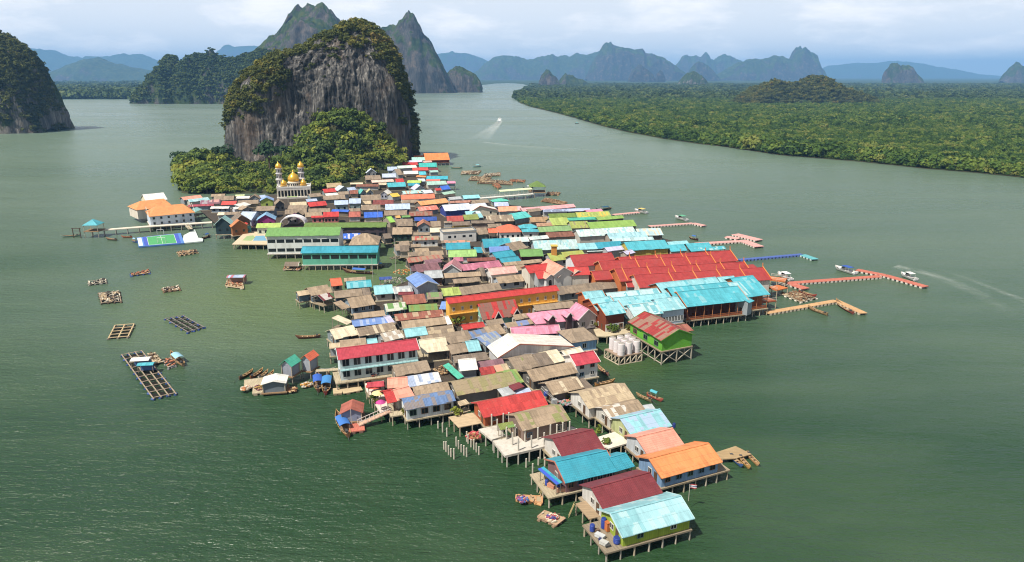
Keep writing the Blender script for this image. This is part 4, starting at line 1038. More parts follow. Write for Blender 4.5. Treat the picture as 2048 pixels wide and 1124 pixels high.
hut('steep mint green roofed boat shelter beside the floating white roofed deck', 584, 762, 3.5, 4.0, 'G3', -18, 2.0, 4.7, wall='9AA0B0')
hut('steep orange roofed boat shelter next to the crimson guesthouse jetty', 622, 752, 3.0, 3.9, 'O3', -18, 2.0, 4.9, wall='A8B0BC')
hut('floating hut with a brown hipped gable roof beside the blue canopied longtail', 706, 842, 4.8, 4.6, 'AE5E4A', 8, .9, 2.9, wall='8C98B8', rise=1.1, stilts=False, name='floating_hut', cat='hut')
hut('jetty pavilion with a turquoise hipped roof at the bend of the long pier', 191, 473, 6.6, 6.6, 'C', 4, 3.0, 5.8, hip=True, rise=2.2)
hut('green roofed pavilion at the head of the covered pier', 1074, 391, 10, 10, 'GD', 2, 2.6, 6.0, hip=True, rise=3.0)
# ---------------------------------------------------------------- piers
def strip(name, label, cat, segs, z, th, width, mat, float_col=None, posts=None, rail=False, group=None, pcol='B8A88C'):
    """segs: lists of photo pixels; a walkway of the given width along each"""
    p0 = at(*segs[0][0], z); t = thing(name, label, cat, (p0.x, p0.y, 0), 0, group)
    for si, sg in enumerate(segs):
        w = width[si] if isinstance(width, (list, tuple)) else width
        for i in range(len(sg) - 1):
            a, q = at(*sg[i], z) - p0, at(*sg[i + 1], z) - p0; a.z = q.z = 0; d = (q - a); L = d.length; d.normalize(); nn = Vector((-d.y, d.x, 0)); zz = z + 0.004 * (si + i)
            b = MB(); M = Matrix.Translation(a) @ Matrix.Rotation(math.atan2(d.y, d.x), 4, 'Z')
            b.box(0, L, -w / 2, w / 2, zz - th, zz); b.build('deck', mat, t, M)
            if float_col:
                k = max(2, int(L / 1.6))
                for j in range(k):
                    for sy in (-1, 1):
                        c = a + d * ((j + .5) * L / k) + nn * (sy * (w / 2 - .12)); key = ('float', float_col)
                        if key not in _UNIT:
                            bb = MB(); bb.box(-.42, .42, -.22, .22, -.3, .3); oo = bb.build('float', paint(float_col, 0.6, 0.5)); _UNIT[key] = oo.data; bpy.data.objects.remove(oo)
                        link('float', _UNIT[key], t, (c.x, c.y, zz - th - .3 + .08), math.atan2(d.y, d.x))
            if posts:
                k = max(2, int(L / posts))
                for j in range(k + 1):
                    for sy in (-1, 1):
                        c = a + d * (j * L / k) + nn * (sy * (w / 2 - .15)); post(t, c.x, c.y, -1.2, zz - th, 'stilt', pcol, .16)
            if rail:
                for sy in (-1, 1):
                    b = MB(); k = max(2, int(L / 2.4))
                    for j in range(k + 1): b.bar((j * L / k, sy * (w / 2 - .05), zz), (j * L / k, sy * (w / 2 - .05), zz + 1.0), .08)
                    b.bar((0, sy * (w / 2 - .05), zz + 1.0), (L, sy * (w / 2 - .05), zz + 1.0), .09); b.bar((0, sy * (w / 2 - .05), zz + .55), (L, sy * (w / 2 - .05), zz + .55), .06); b.build('railing', paint('E8E0D4', 0.7, 0.4), t, M)
    return t
TERRA = wood('D8745C', 0.75, (5, .5, 4)); PINK = wood('E8A8A0', 0.8, (5, .5, 4)); TANW = wood('D8A870', 0.8, (5, .5, 4)); BLUE = paint('4464B8', 0.6, 0.4)
strip('floating_pier', 'terracotta floating pier ending in a long crossbar with speedboats', 'pier', [[(1572, 566), (1760, 552)], [(1714, 539), (1770, 550), (1852, 573)], [(1585, 568), (1612, 577)]], .75, .2, [2.6, 3.0, 3.4], TERRA, 'E8E0D4')
strip('floating_pier', 'tan floating pier bent at its end beside the moored red longtail', 'pier', [[(1533, 625), (1672, 601)], [(1671, 600), (1728, 626)]], .75, .2, [2.2, 2.4], TANW, 'E0D4BC')
strip('floating_pier', 'narrow blue floating pier behind the red halls', 'pier', [[(1477, 519), (1604, 508)]], .7, .25, 2.0, BLUE, '6C8CD8')
strip('floating_pier', 'turquoise pontoon at the tip of the narrow blue pier', 'pier', [[(1605, 509), (1631, 518)]], .7, .25, 3.0, paint('58B8C0', 0.6, 0.4), 'D8E8E8')
strip('floating_pier', 'pale pink floating pier with a broad double head', 'pier', [[(1392, 487), (1492, 481)], [(1452, 473), (1478, 477)], [(1484, 480), (1519, 493)], [(1470, 468), (1519, 480)]], .8, .2, [3.2, 3.6, 4.6, 4.6], PINK, 'F0E8DC')
strip('floating_pier', 'pale pink floating pier beside the white boat with a green awning', 'pier', [[(1298, 452), (1386, 446)], [(1386, 446), (1409, 451)]], .8, .2, [2.6, 3.2], PINK, 'F0E8DC')
strip('floating_pier', 'short pale floating pier leading to the yellow topped boat', 'pier', [[(1226, 429), (1278, 424)]], .8, .2, 2.8, PINK, 'F0E8DC')
strip('jetty', 'long concrete jetty on posts in front of the big orange hall', 'jetty', [[(184, 461), (300, 452), (424, 444)]], 2.6, .35, 3.2, paint('E4D8C4', 0.9, 0.4), None, 4.2, False, None, 'B8B0A4')
strip('gangway', 'sloping white railed gangway from the jetty down to the football pontoon', 'gangway', [[(372, 449), (381, 458)]], 2.0, .15, 1.8, PLK, None, None, True)
strip('covered_pier', 'long white railed pier deck reaching to the green pavilion', 'pier', [[(960, 396), (1066, 387)]], 2.4, .3, 3.6, paint('E8E4DC', 0.9, 0.4), None, 5.0, True)
a_, q_ = at(997, 382, 5.0), at(1062, 377, 5.0); M, an = frame((a_.x, a_.y, 0), (q_ - a_)); t = thing('pier_roof', 'pale lime strip roof sheltering the long white railed pier', 'roof', (a_.x, a_.y, 0), an); Lq = (q_ - a_).length
b, D = roof_shape(Lq, 2.2, .7, 4.9); b.build('roof', paint('D8E4B4', 0.6, 0.3), t, Matrix.Translation((Lq / 2, -2.2, 0)))
for i in range(8):
    for y in (-1.9, 1.9): post(t, i * Lq / 7, y, 2.2, 4.9, 'post', 'D8D4CC', .1)
strip('footbridge', 'weathered plank footbridge between straw coloured and patchwork roofs', 'bridge', [[(1085, 840), (1128, 828)]], 2.6, .15, 1.2, wood('C07850', 0.75, (5, .5, 4)), None, 3.0)
strip('footbridge', 'plank bridge from the crimson guesthouse to the orange boat shelter', 'bridge', [[(632, 741), (676, 738)]], 2.5, .15, 1.4, PLK, None, 3.0)
strip('raft', 'terracotta floating dock with the blue canopied longtail alongside', 'dock', [[(697, 852), (728, 848)]], .6, .25, 5.2, TERRA, '8C6C5C')
# sloping gangway to that dock
A_, B_ = at(717, 850, .7), at(780, 822, 2.3); d_ = (B_ - A_); t = thing('gangway', 'long wooden gangway with pale rails rising to the plant filled terrace', 'gangway', A_); sd = Vector((-d_.y, d_.x, 0)).normalized()
b = MB(); b.bar((0, 0, 0), d_, 1.3, .12); b.build('deck', wood('D8AC90', 0.8, (5, .5, 4)), t)
for sgn in (-1, 1):
    o_ = sd * .62 * sgn; b = MB(); b.bar(o_ + Vector((0, 0, .9)), d_ + o_ + Vector((0, 0, .9)), .1)
    for i in range(9): b.bar(o_ + d_ * (i / 8), o_ + d_ * (i / 8) + Vector((0, 0, .9)), .08)
    b.build('railing', paint('E8DCD4', 0.7, 0.4), t)
strip('floating_deck', 'square floating deck with moored longtails beside the mint roofed shelter', 'deck', [[(488, 768), (533, 762)], [(505, 781), (530, 778)]], .6, .25, [5.0, 3.4], PLK, 'B8A890')
hut('floating white roofed store with a grey front by the mint roofed shelter', 552, 783, 5.6, 4.6, 'W', 10, .7, 2.9, rise=.7, wall='788490', stilts=False, name='floating_store', cat='store')
strip('plank_raft', 'ragged floating raft of loose planks under the crimson guesthouse', 'raft', [[(684, 781), (722, 774)], [(666, 782), (684, 780)]], .45, .2, [3.4, 3.0], wood('CDB58C', 0.85, (.6, 9, 4)), 'A08C70')
strip('stair_deck', 'orange painted stair deck between the restaurant end and the terracotta pier', 'deck', [[(1540, 556), (1572, 560)], [(1545, 572), (1565, 578)]], 2.4, .3, [5.0, 5.6], wood('D8742C', 0.8, (5, .5, 4)), None, 2.6, True)
strip('balcony', 'brown balcony deck at the end of the restaurant veranda', 'balcony', [[(1508, 603), (1545, 598)]], 2.6, .3, 3.6, wood('A8562C', 0.8, (5, .5, 4)), None, 2.6, True)

platform('log_landing', 'low log landing heaped with red gear between bamboo and concrete platforms', [(480, 830), (620, 800), (660, 880), (520, 900)], 1.0, 0.15, wood('B08C60', 0.8, (.6, 9, 4)), 'deck', 860, 740, 6.4)
def cable(a, q, label, sag=.9):
    a, q = Vector(a), Vector(q); t = thing('cable', label, 'cable', a); b = MB(); d = q - a; pr = None
    for i in range(13):
        s_ = i / 12; p = d * s_ - Vector((0, 0, 4 * sag * s_ * (1 - s_)))
        if pr is not None: b.tube(pr, p, .045, n=5)
        pr = p
    b.build('wire', paint('B8B4AC', .7, .2), t)
cable(at(1082, 776, 5.5), at(1150, 812, 5.6), 'pale overhead cable from the bright red roof toward the straw coloured roof'); cable(at(1084, 772, 5.2), at(1146, 806, 5.0), 'second sagging cable beside the pale overhead cable', 1.2); cable(at(641, 737, 3.6), at(672, 733, 4.4), 'rope between the orange boat shelter and the crimson guesthouse', .3)
# ---------------------------------------------------------------- boats and rafts
def hull_mesh(L, B, Hh, bow=1.0, stern=.35, n=18, flat=False):
    """open boat: outer skin, inner skin, gunwale; x forward"""
    b = MB(); outer = []; inner = []
    for i in range(n + 1):
        s = i / n; x = -L / 2 + L * s
        w = B / 2 * (max(0.0, 1 - abs(2 * s - .92) ** 2.6) ** .6 if not flat else (1 if s < .7 else max(.02, 1 - ((s - .7) / .3) ** 2)))
        w = max(w, .03 if s > .5 else B * .22)
        top = Hh * .55 + bow * max(0, (s - .55) / .45) ** 2.2 + stern * max(0, (.3 - s) / .3) ** 2; bot = -.18 + (top + .05) * max(0, (s - .82) / .18) ** 1.5 * .8
        outer.append([(x, -w, top), (x, -w * .82, (top + bot) * .42), (x, -w * .3, bot), (x, w * .3, bot), (x, w * .82, (top + bot) * .42), (x, w, top)])
        wi = max(.01, w - .09); fl = max(bot + .14, .12 * 0 + bot + .14)
        inner.append([(x, -wi, top - .01), (x, -wi * .8, fl + .12), (x, -wi * .3, fl), (x, wi * .3, fl), (x, wi * .8, fl + .12), (x, wi, top - .01)])
    for i in range(n):
        for j in range(5):
            b.quad([outer[i][j], outer[i + 1][j], outer[i + 1][j + 1], outer[i][j + 1]], mi=0); b.quad([inner[i][j], inner[i][j + 1], inner[i + 1][j + 1], inner[i + 1][j]], mi=1)
        b.quad([outer[i][0], inner[i][0], inner[i + 1][0], outer[i + 1][0]], mi=2); b.quad([outer[i][5], outer[i + 1][5], inner[i + 1][5], inner[i][5]], mi=2)
    b.quad(outer[0][::-1], mi=0); b.quad(outer[n], mi=0); return b
def boat_place(bx, by, sx, sy):
    B_, S_ = at(bx, by, .3), at(sx, sy, .3); d = B_ - S_; c = (B_ + S_) / 2; return c, math.atan2(d.y, d.x), d.length
def longtail(bow, stern, label, col='8C5A34', can=None, cat='boat', name='longtail_boat', rim='D8A860', B=None, Lm=None):
    c, a, L = boat_place(*bow, *stern); L = max(min(L, 13), 4.5); B = B or min(2.0, L * .19)
    t = thing(name, label, cat, (c.x, c.y, 0.12), a, 'boats of the village')
    hull_mesh(L, B, .95, L * .10).build('hull', [wood(col, 0.7, (.5, 6, 6)), wood('B08C68', 0.65, (.5, 6, 6)), paint(rim, 0.7, 0.4)], t, smooth=False)
    for x in (-.22, .02, .22):
        b = MB(); b.box(L * x - .15, L * x + .15, -B * .4, B * .4, .38, .44); b.build('seat', wood('C8A478', 0.75), t)
    if can:
        b = MB(); n = 6; x0, x1 = -L * .27, L * .14
        for i in range(n):
            q0, q1 = -1 + 2 * i / n, -1 + 2 * (i + 1) / n; f = lambda q, x, o=0: (x, q * B * .55, 1.95 - .35 * q * q - o)
            b.quad([f(q0, x0), f(q1, x0), f(q1, x1), f(q0, x1)][::-1]); b.quad([f(q0, x0, .05), f(q1, x0, .05), f(q1, x1, .05), f(q0, x1, .05)])
        b.build('canopy', paint(can, 0.6, 0.2), t)
        for x in (x0 + .1, x1 - .1):
            for y in (-1, 1): post(t, x, y * B * .48, .3, 1.62, 'canopy_post', 'C8C0B0', .04)
    b = MB(); b.box(-L * .40, -L * .33, -.25, .25, .5, .95); b.tube((-L * .38, 0, .8), (-L * .5 - 1.6, .25, -.05), .05, n=6); b.tube((-L * .36, 0, .85), (-L * .24, .1, 1.0), .04, n=6); b.build('engine', paint('4C5054', 0.5, 0.4), t)
    return t
def speedboat(bow, stern, label, can='2458A8', Lm=9.5, top='E8E8E8'):
    c, a, L = boat_place(*bow, *stern); L = max(6.5, min(L, Lm)); B = L * .30
    t = thing('speedboat', label, 'speedboat', (c.x, c.y, .15), a, 'boats of the village')
    wh = paint('F2F2F0', 0.3, 0.12, name='boat_gelcoat', spec=.5); hull_mesh(L, B, 1.5, .5, 0, 16, True).build('hull', [wh, paint('D8D4CC', 0.6, 0.2), wh], t)
    b = MB(); b.solid([(L * .12, -B * .46, .85), (L * .44, -.1, 1.2), (L * .44, .1, 1.2), (L * .12, B * .46, .85), (L * .12, -B * .3, 1.15), (L * .3, 0, 1.3), (L * .12, B * .3, 1.15)], [(0, 1, 5, 4), (1, 2, 5), (2, 3, 6, 5), (4, 5, 6), (0, 4, 6, 3)]); b.build('foredeck', wh, t)
    b = MB(); b.solid([(L * .13, -B * .34, 1.0), (L * .13, B * .34, 1.0), (L * .06, B * .3, 1.75), (L * .06, -B * .3, 1.75), (L * .11, -B * .34, 1.0), (L * .11, B * .34, 1.0), (L * .04, B * .3, 1.75), (L * .04, -B * .3, 1.75)], [(0, 1, 2, 3), (7, 6, 5, 4), (0, 3, 7, 4), (1, 5, 6, 2), (3, 2, 6, 7)]); b.build('windscreen', glass_dark(), t)
    b = MB(); b.box(-L * .30, L * .08, -B * .42, B * .42, 2.05, 2.16); b.build('canopy', paint(can, 0.6, 0.15), t)
    for x in (-L * .28, L * .05):
        for y in (-1, 1): post(t, x, y * B * .40, .6, 2.05, 'canopy_post', 'D8D8D8', .04)
    for x in (-.22, -.1):
        b = MB(); b.box(L * x - .3, L * x + .3, -B * .35, B * .35, .55, .8); b.build('seat', paint('E4E0DC', 0.6, 0.2), t)
    for y in (-.35, .35):
        b = MB(); b.box(-L * .5 - .45, -L * .5 + .05, y - .18, y + .18, .35, 1.15); b.build('outboard', paint('D8D8DC', 0.4, 0.2), t)
    return t
LT = [((673, 829), (697, 873), 'longtail with a blue canopy moored at the terracotta floating dock', '9A6838', '2C78D0'),
      ((634, 749), (637, 783), 'longtail with a deep blue canopy beneath the orange boat shelter', '6C4428', '2060C8'),
      ((657, 750), (651, 788), 'longtail with a sky blue canopy between orange shelter and crimson guesthouse', '8C2C20', '2C88D0'),
      ((507, 742), (479, 758), 'dark open longtail, outermost of those at the square floating deck', '6C5030', None),
      ((527, 740), (501, 757), 'red brown open longtail, second at the square floating deck', '9C5A30', None),
      ((537, 743), (517, 758), 'white open boat nosed up to the square floating deck', 'E0D8CC', None),
      ((546, 746), (531, 758), 'slim tan boat nearest the mint roofed shelter', 'B88C5C', None),
      ((591, 676), (641, 673), 'curved open longtail off the broad cream roof', '7C4C38', None),
      ((685, 543), (746, 547), 'long dark longtail with a blue awning lying in the inlet by the school hall', '5C3428', '2C6CC8'),
      ((747, 536), (768, 533), 'small boat with a bright blue roof in the inlet by the school hall', '6C6058', '2C98D8'),
      ((1633, 594), (1598, 583), 'red painted longtail beside the cluttered raft at the terracotta pier', 'A83428', None),
      ((1671, 604), (1706, 627), 'large red brown longtail moored at the bent tip of the tan pier', 'A04838', None),
      ((1616, 616), (1655, 630), 'small tan dugout floating beside the tan pier', 'A88858', None),
      ((1195, 734), (1216, 750), 'pink and white boat tied to the small coral roofed house', 'C87868', None),
      ((1230, 763), (1190, 771), 'slender orange canoe off the large straw coloured roof', 'D8943C', None),
      ((1272, 790), (1303, 803), 'khaki dugout pulled up beside the large straw coloured roof', '8C8458', None),
      ((1322, 801), (1298, 791), 'short red boat with a turquoise stern off the large straw coloured roof', 'C85848', '40B0C0'),
      ((1378, 476), (1396, 480), 'dark longtail with a blue canopy beside the pale pink double pier', '4C2420', '2868B8'),
      ((1192, 421), (1222, 417), 'dark teal longtail behind the pink roof end', '2C5468', '245878'),
      ((121, 474), (160, 471), 'pale green boat lying off the gate frame at the jetty end', 'A8C8B8', None),
      ((212, 478), (234, 480), 'small cluttered boat in front of the long jetty', '786858', None),
      ((243, 474), (264, 474), 'orange red dinghy between jetty and football pontoon', 'C86848', None),
      ((342, 709), (367, 731), 'tan boat with a pale blue tarpaulin beside the biggest fish farm', 'C09868', '90C8E0'),
      ((1482, 932), (1462, 914), 'blue and red painted boat beside the bamboo platform', '3868A8', None),
      ((1500, 938), (1478, 914), 'yellow boat in the middle beside the bamboo platform', 'E0A848', None),
      ((1518, 932), (1494, 908), 'pale orange boat, outer one beside the bamboo platform', 'E8B070', None),
      ((1046, 378), (1066, 375), 'small white roofed boat behind the green pavilion', '705040', 'E8E8E8'),
      ((404, 478), (420, 472), 'boat with blue tarpaulin at the seaward corner of the football pontoon', '704830', '2C60B0'),
      ((264, 482), (275, 485), 'blue boat at the jetty side end of the football pontoon', '3868B0', '88B8E0'),
      ((1158, 247), (1150, 247), 'lone turquoise roofed boat near the mangrove shore', '50686C', '38B8B8'),
      ((900, 336), (925, 336), 'pale green boat moored under the far turquoise roofs', '70B098', None),
      ((945, 334), (962, 333), 'ice blue boat with dark stern off the far turquoise roofs', '90D0E0', '80D0E0'),
      ((1098, 388), (1118, 386), 'rust orange boat lying beyond the green pavilion', 'B87848', None)]
for bow, st, lb, c_, cn in LT: longtail(bow, st, lb, c_, cn)
speedboat((1668, 535), (1712, 549), 'white speedboat with a blue canopy beside the terracotta pier', '2458B8')
speedboat((1802, 549), (1831, 561), 'white speedboat with a white roof at the tip of the terracotta pier', 'EEF0EC')
speedboat((1556, 548), (1581, 561), 'white speedboat close to the seaward restaurant roof', 'EDEDED')
speedboat((1345, 433), (1379, 443), 'white speedboat with a green awning at the pale pink pier', '5CB88C')
speedboat((1257, 418), (1306, 430), 'cream speedboat with a yellow top beside the short pale pier', 'E8C860')
speedboat((1000, 233), (999, 242), 'white speedboat racing up the channel with a foaming wake', 'F0F0F0')
# wake of the moving boat: foam lying on the water
def foam_mat(lift=-.32):
    s = NT('foam'); tc = s.n('ShaderNodeTexCoord').outputs['Object']; uv = s.n('ShaderNodeUVMap').outputs[0]
    n1 = s.noise(s.mapping(tc, (.3, .12, 1)), 1.0, 6, .75); sp = s.n('ShaderNodeSeparateXYZ'); s.l(uv, sp.inputs[0])
    ed = s.math('SUBTRACT', 1.0, s.math('ABSOLUTE', s.math('SUBTRACT', s.math('MULTIPLY', sp.outputs[0], 2.0), 1.0)))
    al = s.math('MULTIPLY', s.math('MULTIPLY', s.math('POWER', ed, .7), s.math('POWER', sp.outputs[1], 1.3)), s.math('ADD', s.math('MULTIPLY', n1, 1.1), lift), True)
    s.l(al, s.b.inputs['Alpha']); return s.out((0.75, 0.78, 0.76, 1), .6, .2)
FM = foam_mat(-.18); FM2 = foam_mat(.55); FM3 = foam_mat(-.42)
def wake(pl, label, w0, w1, FM=FM):
    P = [at(x, y, .05) for x, y in pl]; b = MB(); n = len(P)
    for i in range(n - 1):
        d = (P[min(i + 1, n - 1)] - P[max(i - 1, 0)]); 
        s0, s1 = i / (n - 1), (i + 1) / (n - 1); d0 = (P[i + 1] - P[i]).normalized(); m = Vector((-d0.y, d0.x, 0)); wa, wb = w0 + (w1 - w0) * s0, w0 + (w1 - w0) * s1
        b.quad([P[i] - m * wa, P[i + 1] - m * wb, P[i + 1] + m * wb, P[i] + m * wa], [(0, 1 - s0), (0, 1 - s1), (1, 1 - s1), (1, 1 - s0)])
    tag(b.build('wake', FM), label, None, None, 'stuff')
wake([(999, 242), (982, 256), (962, 268), (944, 280)], 'inner foam streak behind the racing speedboat', 4, 9)
wake([(1001, 242), (988, 258), (974, 272), (966, 284)], 'outer foam streak behind the racing speedboat', 4, 9)
wake([(966, 284), (1020, 291), (1120, 298), (1250, 302)], 'fading wash line across the channel', 5, 16, FM3)
wake([(1790, 532), (1850, 545), (1900, 562), (1950, 584), (2000, 612), (2060, 652)], 'long pale wash line crossing the open water beyond the terracotta pier', 3.4, 3.4, FM3)
wake([(2060, 606), (2010, 586), (1960, 566), (1900, 545), (1800, 520)], 'thin foam line across the open water beyond the terracotta pier', 2.0, 1.6, FM3)
# ---------------------------------------------------------------- fish farms and rafts
FRM = wood('C8B090', 0.8, (.5, 7, 5)); NET = paint('1C1A14', 0.95, 0.4, 2.0, name='dark_net')
def raft(label, pts, nx, ny, fcol='3C68A8', frame_col=None, name='fish_farm', cat='fish farm', solid=0.0, seed=0, fw=.30):
    P = [at(x, y, .45) for x, y in pts]; c = centroid(P); t = thing(name, label, cat, (c.x, c.y, 0), 0, 'rafts and fish farms on the water')
    Q = [Vector((p.x - c.x, p.y - c.y, .45)) for p in P]; rnd = random.Random(seed); f = lambda a, q: Q[0].lerp(Q[1], a).lerp(Q[3].lerp(Q[2], a), q)
    b = MB(); b2 = MB()
    for i in range(nx + 1): b.bar(f(i / nx, -.02), f(i / nx, 1.02), fw, .14)
    for j in range(ny + 1): b.bar(f(-.02, j / ny) + Vector((0, 0, .09)), f(1.02, j / ny) + Vector((0, 0, .09)), fw, .12)
    b.build('frame', wood(frame_col, 0.8, (.5, 7, 5)) if frame_col else FRM, t)
    cover = MB()
    for i in range(nx):
        for j in range(ny):
            q = [f((i + .12) / nx, (j + .12) / ny), f((i + .88) / nx, (j + .12) / ny), f((i + .88) / nx, (j + .88) / ny), f((i + .12) / nx, (j + .88) / ny)]
            if rnd.random() < solid: cover.prism([(p.x, p.y) for p in q], .4, .52 + rnd.random() * .05)
            else: b2.quad([(p.x, p.y, .14) for p in q])
    if solid:
        g1, g2 = MB(), MB(); ext = (Q[1] - Q[0]).length + (Q[3] - Q[0]).length
        for k in range(5 if seed in (11, 12) else int(ext * (5.5 if fw == .4 or seed == 13 else 3)) + 8):
            p = f(rnd.random(), rnd.random()); s_ = rnd.uniform(.18, .55); a_ = rnd.random() * 3.1; d_ = Vector((math.cos(a_), math.sin(a_), rnd.uniform(-.1, .3))) * s_
            (g1 if k % 2 or seed == 13 else g2).bar(p - d_ + Vector((0, 0, .22)), p + d_ + Vector((0, 0, .3)), s_ * .6, s_ * .55)
        g1.build('gear', paint(rnd.choice(['6C5844', '4C4440', '8C6848']), .9, .5), t); g2.f and g2.build('gear', paint(rnd.choice(['D0BC98', 'B89470', 'E0D4BC', 'C87850']), .9, .5), t)
    if b2.f: b2.build('net', NET, t)
    if cover.f: cover.build('planking', wood('BFA67E', 0.8, (.6, 9, 4)), t)
    key = ('drum', fcol)
    if key not in _UNIT:
        d = MB(); d.tube((-.45, 0, 0), (.45, 0, 0), .3, n=10); o = d.build('drum', paint(fcol, 0.5, 0.4)); _UNIT[key] = o.data; bpy.data.objects.remove(o)
    for i in range(nx + 1):
        for e in ((.1, .9) if solid == 1 else (0.0, 1.0)): p = f(i / nx, e); link('float_drum', _UNIT[key], t, (p.x, p.y, .12), rnd.random() * 3)
    for j in range(1, ny):
        for e in ((.1, .9) if solid == 1 else (0.0, 1.0)): p = f(e, j / ny); link('float_drum', _UNIT[key], t, (p.x, p.y, .12), rnd.random() * 3)
    return t, c, f
big, cb, fb = raft('biggest fish farm, long frame of dark net pens with a hut', [(244, 710), (284, 702), (351, 786), (306, 796)], 3, 9, '3458A0', 'B09C84', fw=.24)
for (a0, q0, col, lb, w, d) in ((.5, .34, 'W', 'white sheet roofed hut in the middle of the biggest fish farm', 4.4, 2.6), (.55, .47, 'C', 'turquoise tarpaulin shelter next to the hut on the biggest fish farm', 3.8, 2.0)):
    p = fb(a0, q0); t = thing('raft_hut', lb, 'hut', (cb.x + p.x, cb.y + p.y, .5), R(8)); b, D = roof_shape(w, d / 2, .3, 1.9); b.build('roof', roof_mat(col, 'm'), t, Matrix.Translation((0, -d / 2, 0)))
    for x in (-w / 2 + .2, w / 2 - .2):
        for y in (-d / 2 + .2, d / 2 - .2): post(t, x, y, 0, 1.9, 'post', 'B8A890', .06)
    b = MB(); b.box(-w / 2 + .4, w / 2 - .4, .3, d / 2 - .1, .05, 1.5); b.build('wall', paint('4C6CA8', .7, .5), t)
raft('fish farm of six dark pens with blue drums in mid bay', [(331, 637), (366, 631), (408, 654), (376, 664)], 3, 4, '2C54A8', '948A84', seed=2, fw=.2)
raft('tan framed fish farm of eight pens nearest the bay edge', [(230, 651), (268, 648), (256, 673), (217, 676)], 2, 4, '8C8478', 'D8BC8C', seed=3)
raft('half planked fish farm with stacked gear', [(198, 586), (238, 583), (242, 603), (203, 606)], 3, 4, '6C5C4C', 'A89078', solid=.45, seed=4)
raft('narrow pale raft farthest toward the bay edge', [(177, 563), (211, 558), (213, 565), (179, 569)], 3, 2, 'A8A498', 'B8AC98', solid=.3, seed=5)
raft('small pair of joined rafts with blue gear behind the narrow pale raft', [(262, 547), (297, 540), (299, 546), (263, 551)], 3, 2, '3858A0', 'B89C78', solid=.5, seed=6)
raft('little brown raft alone in mid bay', [(325, 577), (356, 572), (360, 579), (329, 583)], 3, 2, '8C7058', 'A88464', solid=.5, seed=7)
raft('low log raft just below the football pontoon', [(355, 504), (391, 499), (395, 505), (359, 511)], 4, 2, 'C0A880', 'B89468', solid=.5, seed=8)
raft('small planked raft attached beside the biggest fish farm', [(296, 708), (309, 707), (325, 724), (309, 727)], 2, 3, '8C8478', 'D8C09C', solid=1, seed=9)
raft('grey gear raft between the biggest fish farm and the tan boat', [(327, 721), (341, 716), (351, 730), (337, 735)], 2, 2, 'A0A0A0', 'A8A49C', solid=.6, seed=10)
raft('flat raft with blue cloth off the ragged stick platform', [(1076, 1034), (1090, 1022), (1130, 1037), (1113, 1050)], 2, 3, 'A08468', 'C09878', solid=1, seed=11)
raft('planked houseboat raft off the deep turquoise house', [(1032, 997), (1033, 990), (1084, 993), (1084, 1006)], 1, 4, 'D09858', 'D89C64', solid=1, seed=12)
raft('cluttered raft among boats by the terracotta pier', [(1562, 588), (1590, 583), (1632, 596), (1602, 604)], 3, 4, 'E0D8C8', 'B8AC94', solid=.75, seed=13)
for i, (pts, nx, ny, lb) in enumerate([([(922, 348), (925, 342), (962, 341), (956, 348)], 6, 2, 'farthest of the brown fish rafts in the far inlet'), ([(965, 353), (970, 348), (1000, 345), (1000, 351)], 6, 2, 'brown fish raft off toward the open channel'),
        ([(937, 360), (944, 352), (982, 355), (975, 362)], 6, 2, 'brown fish raft behind the long pen chain'), ([(955, 366), (966, 358), (1024, 363), (1024, 369)], 9, 2, 'long chain of brown pens in the far inlet'), ([(985, 370), (996, 366), (1002, 374), (996, 377)], 4, 2, 'short raft at the end of the long pen chain'),
        ([(1018, 363), (1022, 359), (1050, 360), (1048, 364)], 5, 2, 'thin raft behind the green pavilion pier'), ([(1083, 402), (1092, 396), (1134, 404), (1126, 409)], 8, 2, 'brown raft piled with gear in front of the green pavilion'), ([(1093, 389), (1096, 384), (1120, 385), (1116, 390)], 4, 2, 'orange brown raft beside the green pavilion')]):
    raft(lb, pts, nx, ny, 'C0A070', '9C7450', solid=.35, seed=20 + i, fw=.4)
# raft houses in the bay
t, c, f = raft('square raft with a hut hung with coloured cloths', [(451, 572), (455, 560), (484, 560), (487, 577)], 3, 3, 'C8C0B0', 'D0B890', solid=1, seed=31)
p = f(.5, .6); o = thing('raft_hut', 'small hut with colourful cloth roof on the square raft', 'hut', (c.x + p.x, c.y + p.y, .5), R(3)); b, D = roof_shape(6.2, 1.8, .4, 2.3)
b.build('roof', roof_mat('B2', 'm', 'R', .5), o, Matrix.Translation((0, -.4, 0)))
for x in (-2.8, 2.8):
    for y in (-.2, 3.0): post(o, x, y, 0, 2.3, 'post', 'C8B898', .08)
b = MB(); b.box(-2.7, 2.7, 1.6, 2.9, .02, 2.2); b.build('wall', paint('B88C78', .8, .6), o)
t, c, f = raft('raft with a low thatched shelter near the teal school hall', [(566, 539), (574, 531), (607, 533), (598, 540)], 3, 3, '9C8C78', 'B8A488', solid=1, seed=32)
p = f(.45, .5); o = thing('raft_hut', 'low brown thatched shelter on the raft near the teal school hall', 'hut', (c.x + p.x, c.y + p.y, .5), R(0)); b, D = roof_shape(5.4, 1.9, 1.2, 1.2); b.build('roof', roof_mat('T3', 'c', 'W', .3), o, Matrix.Translation((0, -1.9, 0)))
for x in (-2.4, 2.4):
    for y in (-1.6, 1.6): post(o, x, y, 0, 1.3, 'post', 'C8B898', .08)
